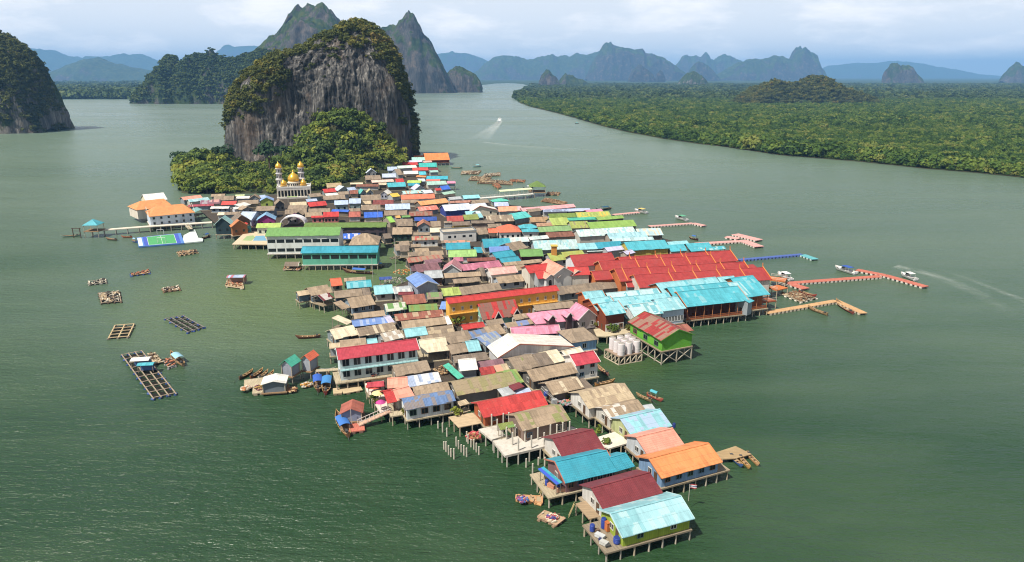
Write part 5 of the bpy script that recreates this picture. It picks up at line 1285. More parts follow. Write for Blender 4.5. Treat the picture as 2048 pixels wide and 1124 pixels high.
# ---------------------------------------------------------------- floating football pitch
P = [at(100 + x / 5.108, 300 + y / 5.108, .7) for x, y in [(885, 895), (1335, 848), (1372, 948), (905, 985)]]; c = centroid(P); ft = thing('football_pontoon', 'floating football pitch, green with blue ends', 'football pitch', (c.x, c.y, 0))
Q = [Vector((p.x - c.x, p.y - c.y, 0)) for p in P]; f = lambda a, q: Q[0].lerp(Q[1], a).lerp(Q[3].lerp(Q[2], a), q)
b = MB(); pl = [f(0, 1), f(1, 1), f(1, 0), f(0, 0)]; b.prism([(p.x, p.y) for p in pl], .1, .7); b.build('pontoon', paint('4C88D8', .6, .3), ft)
def patch(a0, a1, q0, q1, z, col, name, lb=None):
    b = MB(); b.quad([(f(a0, q1).x, f(a0, q1).y, z), (f(a1, q1).x, f(a1, q1).y, z), (f(a1, q0).x, f(a1, q0).y, z), (f(a0, q0).x, f(a0, q0).y, z)]); o = b.build(name, paint(col, .8, .3), ft)
    if lb: o['label'] = lb
patch(.13, .93, .02, .98, .706, '3858C8', 'end_zone', 'deep blue ends of the floating pitch'); patch(.22, .84, .04, .96, .712, '4CB068', 'turf', 'green playing surface of the floating pitch')
patch(.01, .1, .05, .95, .708, 'D8E4EC', 'rack')
for a0, a1, q0, q1 in ((.22, .84, .04, .055), (.22, .84, .945, .96), (.22, .227, .06, .94), (.833, .84, .06, .94), (.527, .533, .06, .94)): patch(a0, a1, q0, q1, .717, 'E8F0E8', 'line')
for (px, py, w) in ((100 + 1130 / 5.108, 300 + 862 / 5.108, 3.0), (100 + 1140 / 5.108, 300 + 945 / 5.108, 3.4)):
    p = at(px, py, .72); b = MB(); x, y = p.x - c.x, p.y - c.y
    b.tube((x - w / 2, y, .7), (x - w / 2, y, 2.9), .07); b.tube((x + w / 2, y, .7), (x + w / 2, y, 2.9), .07); b.tube((x - w / 2, y, 2.9), (x + w / 2, y, 2.9), .07); b.tube((x - w / 2, y, 2.9), (x - w / 2, y + 1.0, .75), .05); b.tube((x + w / 2, y, 2.9), (x + w / 2, y + 1.0, .75), .05); b.build('goal', paint('F0F0F0', .5, .1), ft)
P2_ = [(1340, 945), (1570, 905), (1560, 932), (1345, 958)]
platform('pontoon', 'white pontoon joined to the football pitch at the village end', [(1365, 870), (1480, 810), (1515, 895), (1565, 905), (1560, 930), (1350, 950)], .65, .5, paint('D8E4E0', .7, .4), 'pontoon', 100, 300, 5.108, 0)
t = thing('gate_frame', 'dark timber gate frame standing in the water at the jetty end', 'frame', at(155, 476, 0)); b = MB()
for x in (-1.6, 1.6): b.bar((x, 0, -1), (x, 0, 4.4), .28)
b.bar((-2, 0, 4.4), (2, 0, 4.4), .28); b.bar((-1.6, 0, 3.2), (1.6, 0, 3.2), .2); b.build('timber', wood('6C5848', .7), t)
# ---------------------------------------------------------------- things on the decks
def barrel(px, py, z, label, col='2448B0', h=.95, r=.32):
    p = at(px, py, z); t = thing('barrel', label, 'barrel', (p.x, p.y, z)); b = MB(); b.lathe([(r * .9, 0), (r, .05), (r, h * .3), (r * 1.05, h * .33), (r, h * .36), (r, h * .64), (r * 1.05, h * .67), (r, h * .7), (r, h * .95), (r * .85, h)], 14); b.build('drum', paint(col, .4, .2), t)
    b = MB(); b.lathe([(r * .86, h), (r * .86, h + .04), (r * .3, h + .05)], 14); b.build('lid', paint(col, .5, .1, k=.55), t)
barrel(1100 + 685 / 6.4, 960 + 610 / 6.4, 2.1, 'tall blue barrel beside the orange cupboard on the nearest porch', h=1.7, r=.42)
barrel(1100 + 540 / 6.4, 960 + 650 / 6.4, 2.1, 'blue barrel at the outer corner of the nearest porch', h=1.1, r=.4)
barrel(1100 + 855 / 6.4, 960 + 800 / 6.4, 2.1, 'blue barrel against the yellow green gable of the nearest house', h=.9, r=.55)
barrel(1020 + 470 / 6.4, 840 + 830 / 6.4, 2.1, 'blue barrel on the outer edge of the turquoise house porch', h=1.0)
barrel(1020 + 625 / 6.4, 840 + 890 / 6.4, 2.1, 'blue barrel at the near corner of the turquoise house porch', h=.9, r=.45)
barrel(860 + 1485 / 6.4, 740 + 325 / 6.4, 3.2, 'blue tank on a small stand behind the long bright red roof', h=.9, r=.5)
barrel(1240 + 690 / 6.4, 840 + 95 / 6.4, 2.3, 'dark blue barrel at the end of the pale blue patched roof', '243C90', h=.9)
def crate(px, py, z, w, d, h, label, col, rot=20, name='crate', cat='crate'):
    p = at(px, py, z); t = thing(name, label, cat, (p.x, p.y, z), R(rot)); m = paint(col, .7, .5)
    b = MB(); b.box(-w / 2, w / 2, -d / 2, d / 2, 0, h * .92); b.build('body', m, t); b = MB(); b.box(-w / 2 - .03, w / 2 + .03, -d / 2 - .03, d / 2 + .03, h * .92, h); b.build('lid', paint(col, .6, .3, k=.65), t)
crate(1100 + 745 / 6.4, 960 + 640 / 6.4, 2.1, .9, .8, 1.5, 'orange cupboard standing on the nearest porch', 'D87428', 24, 'cupboard', 'cupboard')
crate(1100 + 640 / 6.4, 960 + 730 / 6.4, 2.1, 1.5, .8, .5, 'white box with blue trim along the nearest porch edge', 'D8DCE0', -40)
crate(1100 + 690 / 6.4, 960 + 820 / 6.4, 2.1, 1.2, .8, .5, 'pale grey box at the near corner of the nearest porch', 'D0D0CC', -40)
crate(1100 + 735 / 6.4, 960 + 845 / 6.4, 2.1, .8, .6, .3, 'dark box beside the pale grey box on the nearest porch', '585858', 20)
crate(1100 + 600 / 6.4, 960 + 650 / 6.4, 2.1, .7, .5, .3, 'brown crate between barrel and cupboard on the nearest porch', '8C7058', 10)
crate(1100 + 650 / 6.4, 960 + 770 / 6.4, 2.1, .6, .5, .35, 'navy crate lying in the middle of the nearest porch', '303C70', 50)
crate(1020 + 530 / 6.4, 840 + 860 / 6.4, 2.1, 1.4, .7, .6, 'salmon box on the turquoise house porch', 'D89070', -40)
crate(1020 + 660 / 6.4, 840 + 910 / 6.4, 2.1, 1.8, .6, .7, 'peach coloured low screen at the turquoise house porch', 'D8A080', 15, 'screen', 'screen')
crate(860 + 1590 / 6.4, 740 + 430 / 6.4, 2.6, 1.1, .9, 1.0, 'pale grey box behind the patchwork roof', 'C0C4C8', 10)
def ladder(p0, p1, label):
    a, q = Vector(p0), Vector(p1); t = thing('ladder', label, 'ladder', a); d = q - a; s_ = Vector((-d.y, d.x, 0)).normalized() * .3; b = MB()
    b.bar(-s_, d - s_, .09); b.bar(s_, d + s_, .09)
    for i in range(1, 8): b.bar(d * (i / 8) - s_, d * (i / 8) + s_, .07)
    b.build('timber', wood('C8B078', .8), t)
ladder(at(1137, 1033, 0), at(1149, 1006, 2.6), 'bamboo ladder leaning on the ragged stick platform')
ladder(at(1079, 990, .2), at(1088, 966, 2.4), 'bamboo ladder from houseboat raft to turquoise house porch')
def umbrella(px, py, z, col, label, r=1.3, h=2.3):
    p = at(px, py, z); t = thing('umbrella', label, 'umbrella', (p.x, p.y, z)); b = MB(); b.lathe([(r, h - .5), (r * .5, h - .15), (.03, h)], 10); b.build('canopy', paint(col, .7, .2), t); post(t, 0, 0, 0, h - .1, 'pole', 'C8C0B0', .05)
umbrella(660 + 570 / 6.4, 720 + 425 / 6.4, 2.2, 'D84C34', 'red umbrella on the plant filled terrace', 1.9)
umbrella(660 + 655 / 6.4, 720 + 640 / 6.4, 2.2, 'C82C90', 'magenta umbrella at the gangway end of the terrace', 1.1)
umbrella(660 + 620 / 6.4, 720 + 520 / 6.4, 2.2, 'E8D890', 'cream umbrella in the middle of the plant filled terrace', 1.4)
def flag(px, py, z, h, label, cols=('C83040', 'F0F0F0', '2C3C90', 'F0F0F0', 'C83040')):
    p = at(px, py, z); t = thing('flagpole', label, 'flag', (p.x, p.y, z)); post(t, 0, 0, 0, h, 'pole', 'D0C8B8', .05)
    b = MB(); ms_ = [paint(c, .7, .1) for c in cols]; hh = .8
    for i in range(len(cols)):
        z1 = h - hh * i / len(cols); z0_ = h - hh * (i + 1) / len(cols)
        for k in range(6):
            x0, x1 = k * .2, (k + 1) * .2; w = lambda x: .1 * math.sin(x * 5)
            b.quad([(x0, w(x0), z0_), (x1, w(x1), z0_), (x1, w(x1), z1), (x0, w(x0), z1)], mi=i)
    b.build('flag', ms_, t)
flag(1377, 1002, 1.5, 3.2, 'striped red white and blue flag on a pole off the nearest house')
flag(1351, 628, 2.3, 3.4, 'striped flag before the white hall with dark windows')
# orange tower on the mossy market roof
p = at(1040 + 435 / 6.4, 420 + 555 / 6.4, 6.2); t = thing('water_tower', 'square orange tower rising from the yellow green mossy roof', 'tower', (p.x, p.y, 6.0)); b = MB(); b.box(-1, 1, -1, 1, -3.8, 3.0); b.build('shaft', paint('E09428', .8, .4), t); b = MB(); b.box(-1.3, 1.3, -1.3, 1.3, 3.0, 3.3); b.build('cap', paint('D8B840', .7, .3), t)
for i, (px, py, z, h) in enumerate([(746, 560, 1.8, 9), (792, 548, 1.8, 14), (758, 470, 2, 14), (1090, 395, 2, 6), (703, 845, 1, 4)]):
    p = at(px, py, z); o = link('pole', unit_post('C8C0B8', .07), None, (p.x, p.y, z - 1)); o.scale = (1, 1, h)
    tag(o, ['slim pole by the inlet boats', 'red white mast beside the orange net pile', 'tall flag mast by the tan hipped roof', 'thin pole beyond the green pavilion', 'thin pole beside the floating hut'][i], 'pole')

# heaps and gear on the walkways by the school inlet
def heap(px, py, z, r, h, cols, label, name='net_pile', cat='nets', seed=0):
    p = at(px, py, z); t = thing(name, label, cat, (p.x, p.y, z)); rnd = random.Random(seed)
    for ci, c in enumerate(cols):
        b = MB()
        for k in range(26):
            a, q = rnd.random() * 6.28, r * rnd.random() ** .6; x, y = q * math.cos(a), q * math.sin(a); zz = h * (1 - (q / r) ** 1.5) * rnd.random(); s_ = .16 + .22 * rnd.random()
            b.bar((x - s_, y, zz + .05), (x + s_ * .6, y + s_ * rnd.uniform(-1, 1), zz + .1 + s_ * rnd.uniform(-.2, .6)), s_ * .9, s_ * .7)
        b.build('bundle', paint(c, .85, .5), t)
for i, a in enumerate([(806, 545, 2.1, 3.4, 1.5, ('E0A030', 'C86428', 'E8D8A0'), 'heap of orange and yellow nets and floats by the inlet'), (790, 562, 2.1, 3.6, 1.2, ('D8D0C4', 'B8A89C', '8C8C94'), 'heap of pale ropes and white bundles by the inlet'), (782, 578, 2.1, 2.6, .9, ('C8C0B0', 'A87850'), 'brown and cream gear heap below the white bundles'),
        (801, 504, 1.9, 2.6, 1.0, ('48A088', 'D8E0E0', '3468C0'), 'green white and blue gear by the humped brown roof'), (790, 517, 1.9, 2.2, .8, ('A89880', '6C6458'), 'grey driftwood heap behind the inlet boats'), (1092, 655, 2.0, 2.2, .8, ('3C3434', '8C6C70', 'C8B8B0'), 'dark cluttered yard heap by the orange turquoise gables'), (1071, 617, 2.2, 2.6, 1.0, ('584048', 'A08890', 'D8C8C0'), 'mixed clutter between yellow hotel end and turquoise gables'),
        (884, 741, 2.1, 2.2, .9, ('B88C5C', '6C4C34', 'D8B888'), 'timber heap under the teal awning'), (735, 742, 2.3, 2.0, .7, ('A8845C', 'C8A888', '5C4C44'), 'lumber and baskets on the work deck below the crimson guesthouse'), (747, 748, 2.3, 1.4, .9, ('2C3C58', '984838'), 'navy and rust gear at the end of the work deck'),
        (1107, 789, 2.2, 1.6, .7, ('D87430', 'B84838', '4C4848'), 'orange gear heap beside the blue tank'), (1128, 806, 2.2, 1.4, .6, ('B8A8C0', 'D88068', '489878'), 'coloured laundry and tubs by the footbridge'), (949, 872, 1.05, 1.5, .6, ('C83848', 'E88870', 'B08850'), 'red and pink gear beside the bamboo platform'),
        (1214, 800, 1.8, 1.2, .5, ('A89478', '7C6C58'), 'driftwood at the end of the large straw coloured roof'), (905, 462, 2, 2.2, .8, ('C88860', 'E0C0A0', '8C6048'), 'terracotta pots heap behind the small teal roof'), (1046, 1000, .6, .9, .4, ('3C78C8', '8C3C78', 'E0A060'), 'small bundle of goods on the houseboat raft'), (1105, 1036, .6, .9, .35, ('B84848', '4C4C98', 'E8D0B0'), 'clothes bundle on the flat raft'),
        (493, 777, .7, 1.2, .5, ('D88C50', 'E8D8C0'), 'orange and white gear on the square floating deck'), (519, 776, .7, 1.1, .6, ('8C4C68', 'D8B058', '5C3C38'), 'purple and yellow gear beside the floating store'), (585, 780, .5, 1.1, .5, ('C89060', 'E8C890', '8C4C38'), 'gear pile on the water side of the floating store'), (614, 770, .4, 1.4, .6, ('E0A838', 'D8D0C0', 'B06C38'), 'yellow gear raft load by the orange boat shelter')]):
    heap(*a, seed=70 + i)

wake([(999.5, 236), (997, 246), (990, 254)], 'white churned water right behind the racing speedboat', 3.2, 6.0, FM2)
# ---------------------------------------------------------------- landscape
def np_mesh(name, V, Fq, mat, smooth=True):
    me = bpy.data.meshes.new(name); V = np.asarray(V, dtype=np.float32); Fq = np.asarray(Fq, dtype=np.int32)
    me.vertices.add(len(V)); me.vertices.foreach_set('co', V.ravel()); n, k = Fq.shape
    me.loops.add(n * k); me.loops.foreach_set('vertex_index', Fq.ravel()); me.polygons.add(n)
    me.polygons.foreach_set('loop_start', np.arange(0, n * k, k, dtype=np.int32)); me.polygons.foreach_set('loop_total', np.full(n, k, dtype=np.int32))
    if smooth: me.polygons.foreach_set('use_smooth', np.ones(n, dtype=bool))
    me.update(calc_edges=True); me.validate()
    for m in (mat if isinstance(mat, list) else [mat]): me.materials.append(m)
    return me
def gridf(nu, nv, wrap=False):
    out = []
    for i in range(nv - 1):
        for j in range(nu if wrap else nu - 1): a = i * nu + j; b_ = i * nu + (j + 1) % nu; out.append((a, b_, b_ + nu, a + nu))
    return out
def fbm(x, y, z, o=4):
    return noise.fractal(Vector((x, y, z)), 1.0, 2.0, o)
def rock_mat(name, green, c1, c2, c3, gk=1.0):
    s = NT(name); tc = s.n('ShaderNodeTexCoord').outputs['Object']; geo = s.n('ShaderNodeNewGeometry'); sp = s.n('ShaderNodeSeparateXYZ'); s.l(geo.outputs['Normal'], sp.inputs[0])
    st = s.noise(s.mapping(tc, (.28, .28, .03)), 1.0, 6, .7); st2 = s.noise(s.mapping(tc, (.9, .9, .07)), 1.0, 5, .7); bl = s.noise(tc, .035, 4, .6)
    c = s.ramp(st, [(.36, c1), (.52, c2), (.68, c3)]); c = s.mix(s.math('MULTIPLY', s.ramp(st2, [(.42, (1, 1, 1)), (.55, (0, 0, 0))]), .6), c, tuple(q * .35 for q in c1) + (1,))
    c = s.mix(s.math('MULTIPLY', s.ramp(bl, [(.52, (0, 0, 0)), (.66, (1, 1, 1))]), .38), c, (.23, .165, .12, 1))
    if green > 0:
        g1 = s.noise(tc, .11 * gk, 5, .7); gc = s.ramp(g1, [(.3, (.012, .022, .010)), (.5, (.03, .05, .016)), (.7, (.075, .085, .025))])
        f = s.math('ADD', s.math('MULTIPLY', sp.outputs[2], 1.3), s.math('MULTIPLY', s.math('SUBTRACT', s.noise(tc, .02 * gk, 5, .65), .5), 3.0)); f = s.ramp(s.math('ADD', f, green - .5), [(.42, (0, 0, 0)), (.58, (1, 1, 1))])
        c = s.mix(f, c, gc)
    s.bump(s.math('ADD', s.math('MULTIPLY', st, 1.0), s.math('MULTIPLY', st2, .6)), 1.0, 1.8); return s.out(c, .95, .1)
ROCK = rock_mat('limestone', 0.0, (.026, .027, .032), (.100, .096, .092), (.31, .29, .265))
KARST = rock_mat('overgrown_limestone', 0.62, (.07, .07, .075), (.17, .155, .14), (.32, .29, .26))
KARST2 = rock_mat('overgrown_limestone_far', 0.50, (.035, .038, .045), (.085, .08, .078), (.17, .155, .14), .4)
KARST3 = rock_mat('distant_limestone', 0.35, (.02, .024, .03), (.05, .05, .052), (.10, .095, .09), .25)
# outline of the big cliff (photo pixels) at one distance, given its own thickness
YR = 600.0
def prof(pts, Y):
    return [(aty(x, y, Y).x, aty(x, y, Y).z) for x, y in pts]
lf = [(456, 345), (452, 320), (451, 290), (454, 255), (457, 225), (463, 198), (472, 178), (483, 165), (499, 144), (519, 124), (540, 111), (562, 102), (588, 94), (606, 88), (622, 74), (642, 64), (662, 57), (680, 44), (700, 37)]
rf = [(838, 330), (839, 300), (839, 270), (838, 245), (833, 210), (826, 185), (815, 150), (806, 128), (795, 100), (780, 78), (764, 58), (748, 46), (730, 38), (712, 36)]
LP, RP = prof(lf, YR), prof(rf, YR); LP = [(x + 4.5, z - 4.5 * max(0, min(1, (z - 60) / 50))) for x, z in LP]; RP = [(x - 4.0, z - 4.0 * max(0, min(1, (z - 60) / 50))) for x, z in RP]; ztop = max(LP[-1][1], RP[-1][1])
def interp(P, z):
    zs = [p[1] for p in P]; xs = [p[0] for p in P]; return float(np.interp(z, zs, xs))
NU, NV = 640, 230; V = []; 
for i in range(NV):
    z = -3 + (ztop + 2.5) * (i / (NV - 1)); zc = min(max(z, LP[0][1]), ztop - .2); xl, xr = interp(LP, zc), interp(RP, zc); q = max(0.0, z / ztop)
    a = (xr - xl) / 2 * (1 if i < NV - 1 else .02); xc = (xl + xr) / 2; bd = (46 * (1 - q ** 4) + 6) * (1 if i < NV - 1 else .05)
    for j in range(NU):
        th = 2 * math.pi * j / NU; cs, sn = math.cos(th), math.sin(th); e = 2 / 2.5; X = xc + a * math.copysign(abs(cs) ** e, cs); Y = YR + bd * math.copysign(abs(sn) ** e, sn)
        fade = 1.0 if q < .9 else max(.25, (1 - q) * 10)
        front = max(0, -sn)
        d = 7.0 * fbm(X * .018, Y * .018, z * .012, 4) + 4.5 * fbm(X * .09, Y * .09, z * .012 + 7, 3) + 2.2 * fbm(X * .3, Y * .3, z * .05, 3) + 1.3 * fbm(X * .12, Y * .12, z * .14, 3) - 3.0 * abs(fbm(X * .16, Y * .16, z * .018 + 3, 2)) + 1.1 * fbm(X * .7, Y * .7, z * .09, 2)
        # hollow of the dark overhang behind the wooded talus
        hol = math.exp(-((X + 172) / 20) ** 2 - ((z - 48) / 34) ** 2) * 19 * front + math.exp(-((X + 205) / 9) ** 2 - ((z - 20) / 20) ** 2) * 5 * front
        side = abs(cs)
        d = d * fade * (1 - .80 * side) - hol
        nx, ny = cs, sn; V.append((X + nx * d, Y + ny * d * 1.0, z + fade * .6 * fbm(X * .1, Y * .1, z * .1, 2)))
me = np_mesh('limestone_hill', V, gridf(NU, NV, True), ROCK); hill = link('hill', me); tag(hill, 'sheer grey limestone cliff towering behind the village', None, None, 'structure')
ROCKV = np.array(V).reshape(NV, NU, 3)
# low wooded ground at its foot
def ground_h(x, y):
    h = 34 * math.exp(-(((x + 130) / 33) ** 2 + ((y - 554) / 24) ** 2) ** 1.25) + 17 * math.exp(-(((x + 126) / 38) ** 2 + ((y - 526) / 26) ** 2) ** 1.3)
    px = 1024 + 1400 * x / (y * .96 + 19); h += 8 * math.exp(-(((x + 236) / 24) ** 2 + ((y - 548) / 34) ** 2) ** 1.6) + 2.0 * math.exp(-(((x + 185) / 62) ** 2 + ((y - 486) / 56) ** 2) ** 1.6)
    px = 1024 + 1400 * x / (y * .96 + 19); h *= min(1.0, max(0.0, (px - 338) / 34)); h = max(h, 2.4 * min(1, max(0, (px - 344) / 30), 9) * min(1, max(0, (y - 424) / 6)) * min(1, max(0, (590 - y) / 20)) * (1 if px < 830 else 0)); return h - 1.6
xs = np.arange(-300, -50, 3.0); ys = np.arange(415, 660, 3.0); V = [(x, y, ground_h(x, y) + (1.2 * fbm(x * .06, y * .06, 0, 3) if ground_h(x, y) > 0 else 0)) for y in ys for x in xs]
s = NT('forest_soil'); tc = s.n('ShaderNodeTexCoord').outputs['Object']; SOIL = s.out(s.ramp(s.noise(tc, .3, 5, .7), [(.3, (.02, .025, .012)), (.7, (.06, .06, .03))]), .95, .1)
tag(link('terrain', np_mesh('terrain', V, gridf(len(xs), len(ys)), SOIL)), 'wooded ground at the foot of the cliff', None, None, 'structure')
# ---------------------------------------------------------------- foliage clumps
def leaf_mat(name, stops, jit=1.0, pw=1.2):
    s = NT(name); oi = s.n('ShaderNodeObjectInfo'); tc = s.n('ShaderNodeTexCoord').outputs['Object']; n = s.noise(tc, 1.6, 2, .5); wn = s.n('ShaderNodeTexWhiteNoise', noise_dimensions='1D')
    pl = s.noise(s.mapping(oi.outputs['Location'], (1, 1, 1)), .018 * jit, 4, .65); f = s.math('ADD', s.math('ADD', s.math('MULTIPLY', oi.outputs['Random'], .75), s.math('MULTIPLY', n, .30)), s.math('MULTIPLY', s.math('SUBTRACT', pl, .47), pw)); c = s.ramp(s.math('SUBTRACT', f, .08), stops); m = s.out(c, .75, .18)
    tr = s.n('ShaderNodeBsdfTranslucent'); s.l(c, tr.inputs[0]); mx = s.n('ShaderNodeMixShader'); mx.inputs[0].default_value = .25; o = s.t.nodes['Material Output']; s.l(s.b.outputs[0], mx.inputs[1]); s.l(tr.outputs[0], mx.inputs[2]); s.l(mx.outputs[0], o.inputs[0]); return m
CLIFFLEAF = leaf_mat('cliff_leaves', [(.0, (.025, .038, .012)), (.25, (.06, .075, .020)), (.5, (.11, .12, .026)), (.68, (.08, .10, .028)), (.85, (.17, .16, .032)), (1, (.18, .13, .04))])
TALUS = leaf_mat('talus_leaves', [(.0, (.020, .042, .012)), (.28, (.07, .11, .022)), (.5, (.125, .175, .030)), (.72, (.18, .215, .034)), (.88, (.24, .24, .04)), (1, (.20, .14, .045))])  # darkest leaf tone stands in for shadow pockets among the trees
MANG = leaf_mat('mangrove_leaves', [(.0, (.020, .048, .012)), (.3, (.045, .092, .018)), (.55, (.080, .135, .023)), (.8, (.135, .185, .030)), (1, (.20, .215, .05))], 1.0, 2.1)
FARF = leaf_mat('far_forest_leaves', [(.0, (.03, .055, .018)), (.4, (.06, .095, .026)), (.75, (.09, .125, .034)), (1, (.14, .16, .048))])
BARK = paint('6C5C4A', .95, .6, 2.0, name='bark')
def clump(name, mat, n=150, blobs=7, flat=.75, size=.3, seed=0, trunk=True):
    g = np.random.default_rng(seed); C = g.normal(size=(blobs, 3)) * (.48, .48, .26); C[:, 2] += .85; rad = g.uniform(.42, .68, blobs); V = []; Fq = []; 
    for k in range(n):
        b_ = g.integers(blobs); d = g.normal(size=3); d /= np.linalg.norm(d); 
        if d[2] < -.35: d[2] *= -1
        p = C[b_] + d * rad[b_] * (.75 + .35 * g.random()) * (1, 1, flat); nrm = d * 1.0 + g.normal(size=3) * .45; nrm[2] += .25; nrm /= np.linalg.norm(nrm)
        t1 = np.cross(nrm, g.normal(size=3)); t1 /= np.linalg.norm(t1); t2 = np.cross(nrm, t1); sz = size * g.uniform(.6, 1.25); i = len(V)
        V += [p - t1 * sz - t2 * sz * .6, p + t1 * sz * .9 - t2 * sz * .7, p + t1 * sz + t2 * sz * .7, p - t1 * sz * .8 + t2 * sz * .6]; Fq.append((i, i + 1, i + 2, i + 3))
    nf = len(Fq)
    if trunk:
        for (a, b_) in (((0, 0, 0), (.05, 0, .9)), ((.03, 0, .5), (.35, .2, 1.0)), ((.03, 0, .45), (-.3, -.15, .95))):
            a, b_ = Vector(a), Vector(b_); i = len(V)
            for p, r in ((a, .07), (b_, .03)): V += [(p.x - r, p.y - r, p.z), (p.x + r, p.y - r, p.z), (p.x + r, p.y + r, p.z), (p.x - r, p.y + r, p.z)]
            Fq += [(i + k, i + (k + 1) % 4, i + 4 + (k + 1) % 4, i + 4 + k) for k in range(4)]
    me = np_mesh(name, V, Fq, [mat, BARK], False); mi = np.zeros(len(Fq), dtype=np.int32); mi[nf:] = 1; me.polygons.foreach_set('material_index', mi); return me
def protos(name, mat, k, **kw):
    c = bpy.data.collections.new(name)
    for i in range(k): c.objects.link(bpy.data.objects.new(name + '_%d' % i, clump(name, mat, seed=i * 7 + len(name), **kw)))
    return c
PC = protos('cliff_bush', CLIFFLEAF, 6, n=150, blobs=9, flat=.9, size=.22); PT = protos('talus_tree', TALUS, 6, n=260, blobs=9, flat=.9, size=.19); PM = protos('mangrove_tree', MANG, 6, n=240, blobs=10, flat=.75, size=.18); PF = protos('far_tree', FARF, 3, n=70, blobs=5, flat=.6, size=.4, trunk=False)
def gn_group(col):
    g = bpy.data.node_groups.new('scatter', 'GeometryNodeTree'); g.interface.new_socket('Geometry', in_out='INPUT', socket_type='NodeSocketGeometry'); g.interface.new_socket('Geometry', in_out='OUTPUT', socket_type='NodeSocketGeometry')
    N = g.nodes; i = N.new('NodeGroupInput'); o = N.new('NodeGroupOutput'); ip = N.new('GeometryNodeInstanceOnPoints'); ci = N.new('GeometryNodeCollectionInfo'); ci.inputs['Collection'].default_value = col; ci.inputs['Separate Children'].default_value = True; ci.inputs['Reset Children'].default_value = True
    def attr(nm, ty): a = N.new('GeometryNodeInputNamedAttribute'); a.data_type = ty; a.inputs['Name'].default_value = nm; return a.outputs['Attribute']
    e = N.new('FunctionNodeEulerToRotation'); L = g.links.new; L(attr('rot', 'FLOAT_VECTOR'), e.inputs[0]); L(i.outputs[0], ip.inputs['Points']); L(ci.outputs[0], ip.inputs['Instance']); ip.inputs['Pick Instance'].default_value = True
    L(attr('pid', 'INT'), ip.inputs['Instance Index']); L(e.outputs[0], ip.inputs['Rotation']); L(attr('scl', 'FLOAT_VECTOR'), ip.inputs['Scale']); L(ip.outputs[0], o.inputs[0]); return g
def scatter(name, label, P, S, col, tilt=.15):
    P = np.asarray(P, dtype=np.float32); n = len(P); me = bpy.data.meshes.new(name); me.vertices.add(n); me.vertices.foreach_set('co', P.ravel())
    rot = np.stack([RNG.uniform(-tilt, tilt, n), RNG.uniform(-tilt, tilt, n), RNG.uniform(0, 6.28, n)], 1).astype(np.float32)
    S = np.asarray(S, dtype=np.float32); S = np.stack([S * RNG.uniform(.85, 1.2, n), S * RNG.uniform(.85, 1.2, n), S * RNG.uniform(.8, 1.15, n)], 1) if S.ndim == 1 else S
    a = me.attributes.new('rot', 'FLOAT_VECTOR', 'POINT'); a.data.foreach_set('vector', rot.ravel()); a = me.attributes.new('scl', 'FLOAT_VECTOR', 'POINT'); a.data.foreach_set('vector', S.astype(np.float32).ravel())
    a = me.attributes.new('pid', 'INT', 'POINT'); a.data.foreach_set('value', RNG.integers(0, len(col.objects), n).astype(np.int32)); me.update()
    o = link(name, me); m = o.modifiers.new('scatter', 'NODES'); m.node_group = gn_group(col); tag(o, label, None, None, 'stuff'); print(name, n); return o
# growth clinging to the cliff: on its top, its ledges and its shaded bay side
Nn = np.cross(np.roll(ROCKV, -1, 1) - np.roll(ROCKV, 1, 1), np.gradient(ROCKV, axis=0)); Nn /= np.linalg.norm(Nn, axis=2, keepdims=True) + 1e-9
P, S = [], []
for k in range(60000):
    i, j = RNG.integers(4, NV - 1), RNG.integers(NU); p = ROCKV[i, j]; nz = abs(Nn[i, j, 2]); x, y, z = p
    if y > YR + 30: continue
    # xs of the silhouette at this height
    xl, xr = interp(LP, min(z, ztop - .3)), interp(RP, min(z, ztop - .3)); tl = (x - xl) / max(5, xr - xl); n1 = fbm(x * .03, y * .03, z * .03, 3)
    up = max(0, (z - 96) / 14); pr = .0
    topl = np.interp(x, [q[0] for q in LP], [q[1] for q in LP]) if x < LP[-1][0] else np.interp(x, [q[0] for q in RP][::-1], [q[1] for q in RP][::-1])
    below = topl - z
    if below < 5.5 + 8 * n1: pr = .9
    if x < -178 and z > 36: pr = max(pr, .75 * (n1 > -.12) * (1 if z > 52 + (x + 240) * .25 else .35))
    if x < -158 and below < 26: pr = max(pr, .6 * (n1 > .08))
    if nz > .8: pr = max(pr, .5)
    if n1 > .42 and z > 30: pr = max(pr, .3)
    if x > -84: pr = max(pr, .12)
    if RNG.random() < pr * .38: P.append(p + np.array([0, 0, -.5])); S.append(RNG.choice([.7, 1.0, 1.5, 2.1, 2.8]) * RNG.uniform(.85, 1.15))
scatter('foliage', 'shrubs clinging to the top and ledges of the great cliff', P, S, PC)
P, S = [], []
for k in range(16000):
    x, y = RNG.uniform(-285, -70), RNG.uniform(424, 580); h = ground_h(x, y) + 0.0
    if h < .2: continue
    px, py = proj((x, y, h))
    # the houses' back edge
    back = np.interp(px, [330, 400, 470, 545, 560, 620, 650, 730, 760, 800, 860], [383, 386, 384, 386, 382, 378, 376, 352, 345, 330, 310])
    if py > back + (11 if px < 535 else 2): continue
    if RNG.random() < .165: P.append((x, y, h - .4)); S.append((.62 if 462 < px < 548 else 1) * RNG.choice([1.5, 2.2, 3.0, 4.2, 5.2]) * RNG.uniform(.85, 1.15) * (.75 if py > back - 4 else 1))
scatter('woodland', 'dense green woodland on the slope at the cliff foot', P, S, PT)
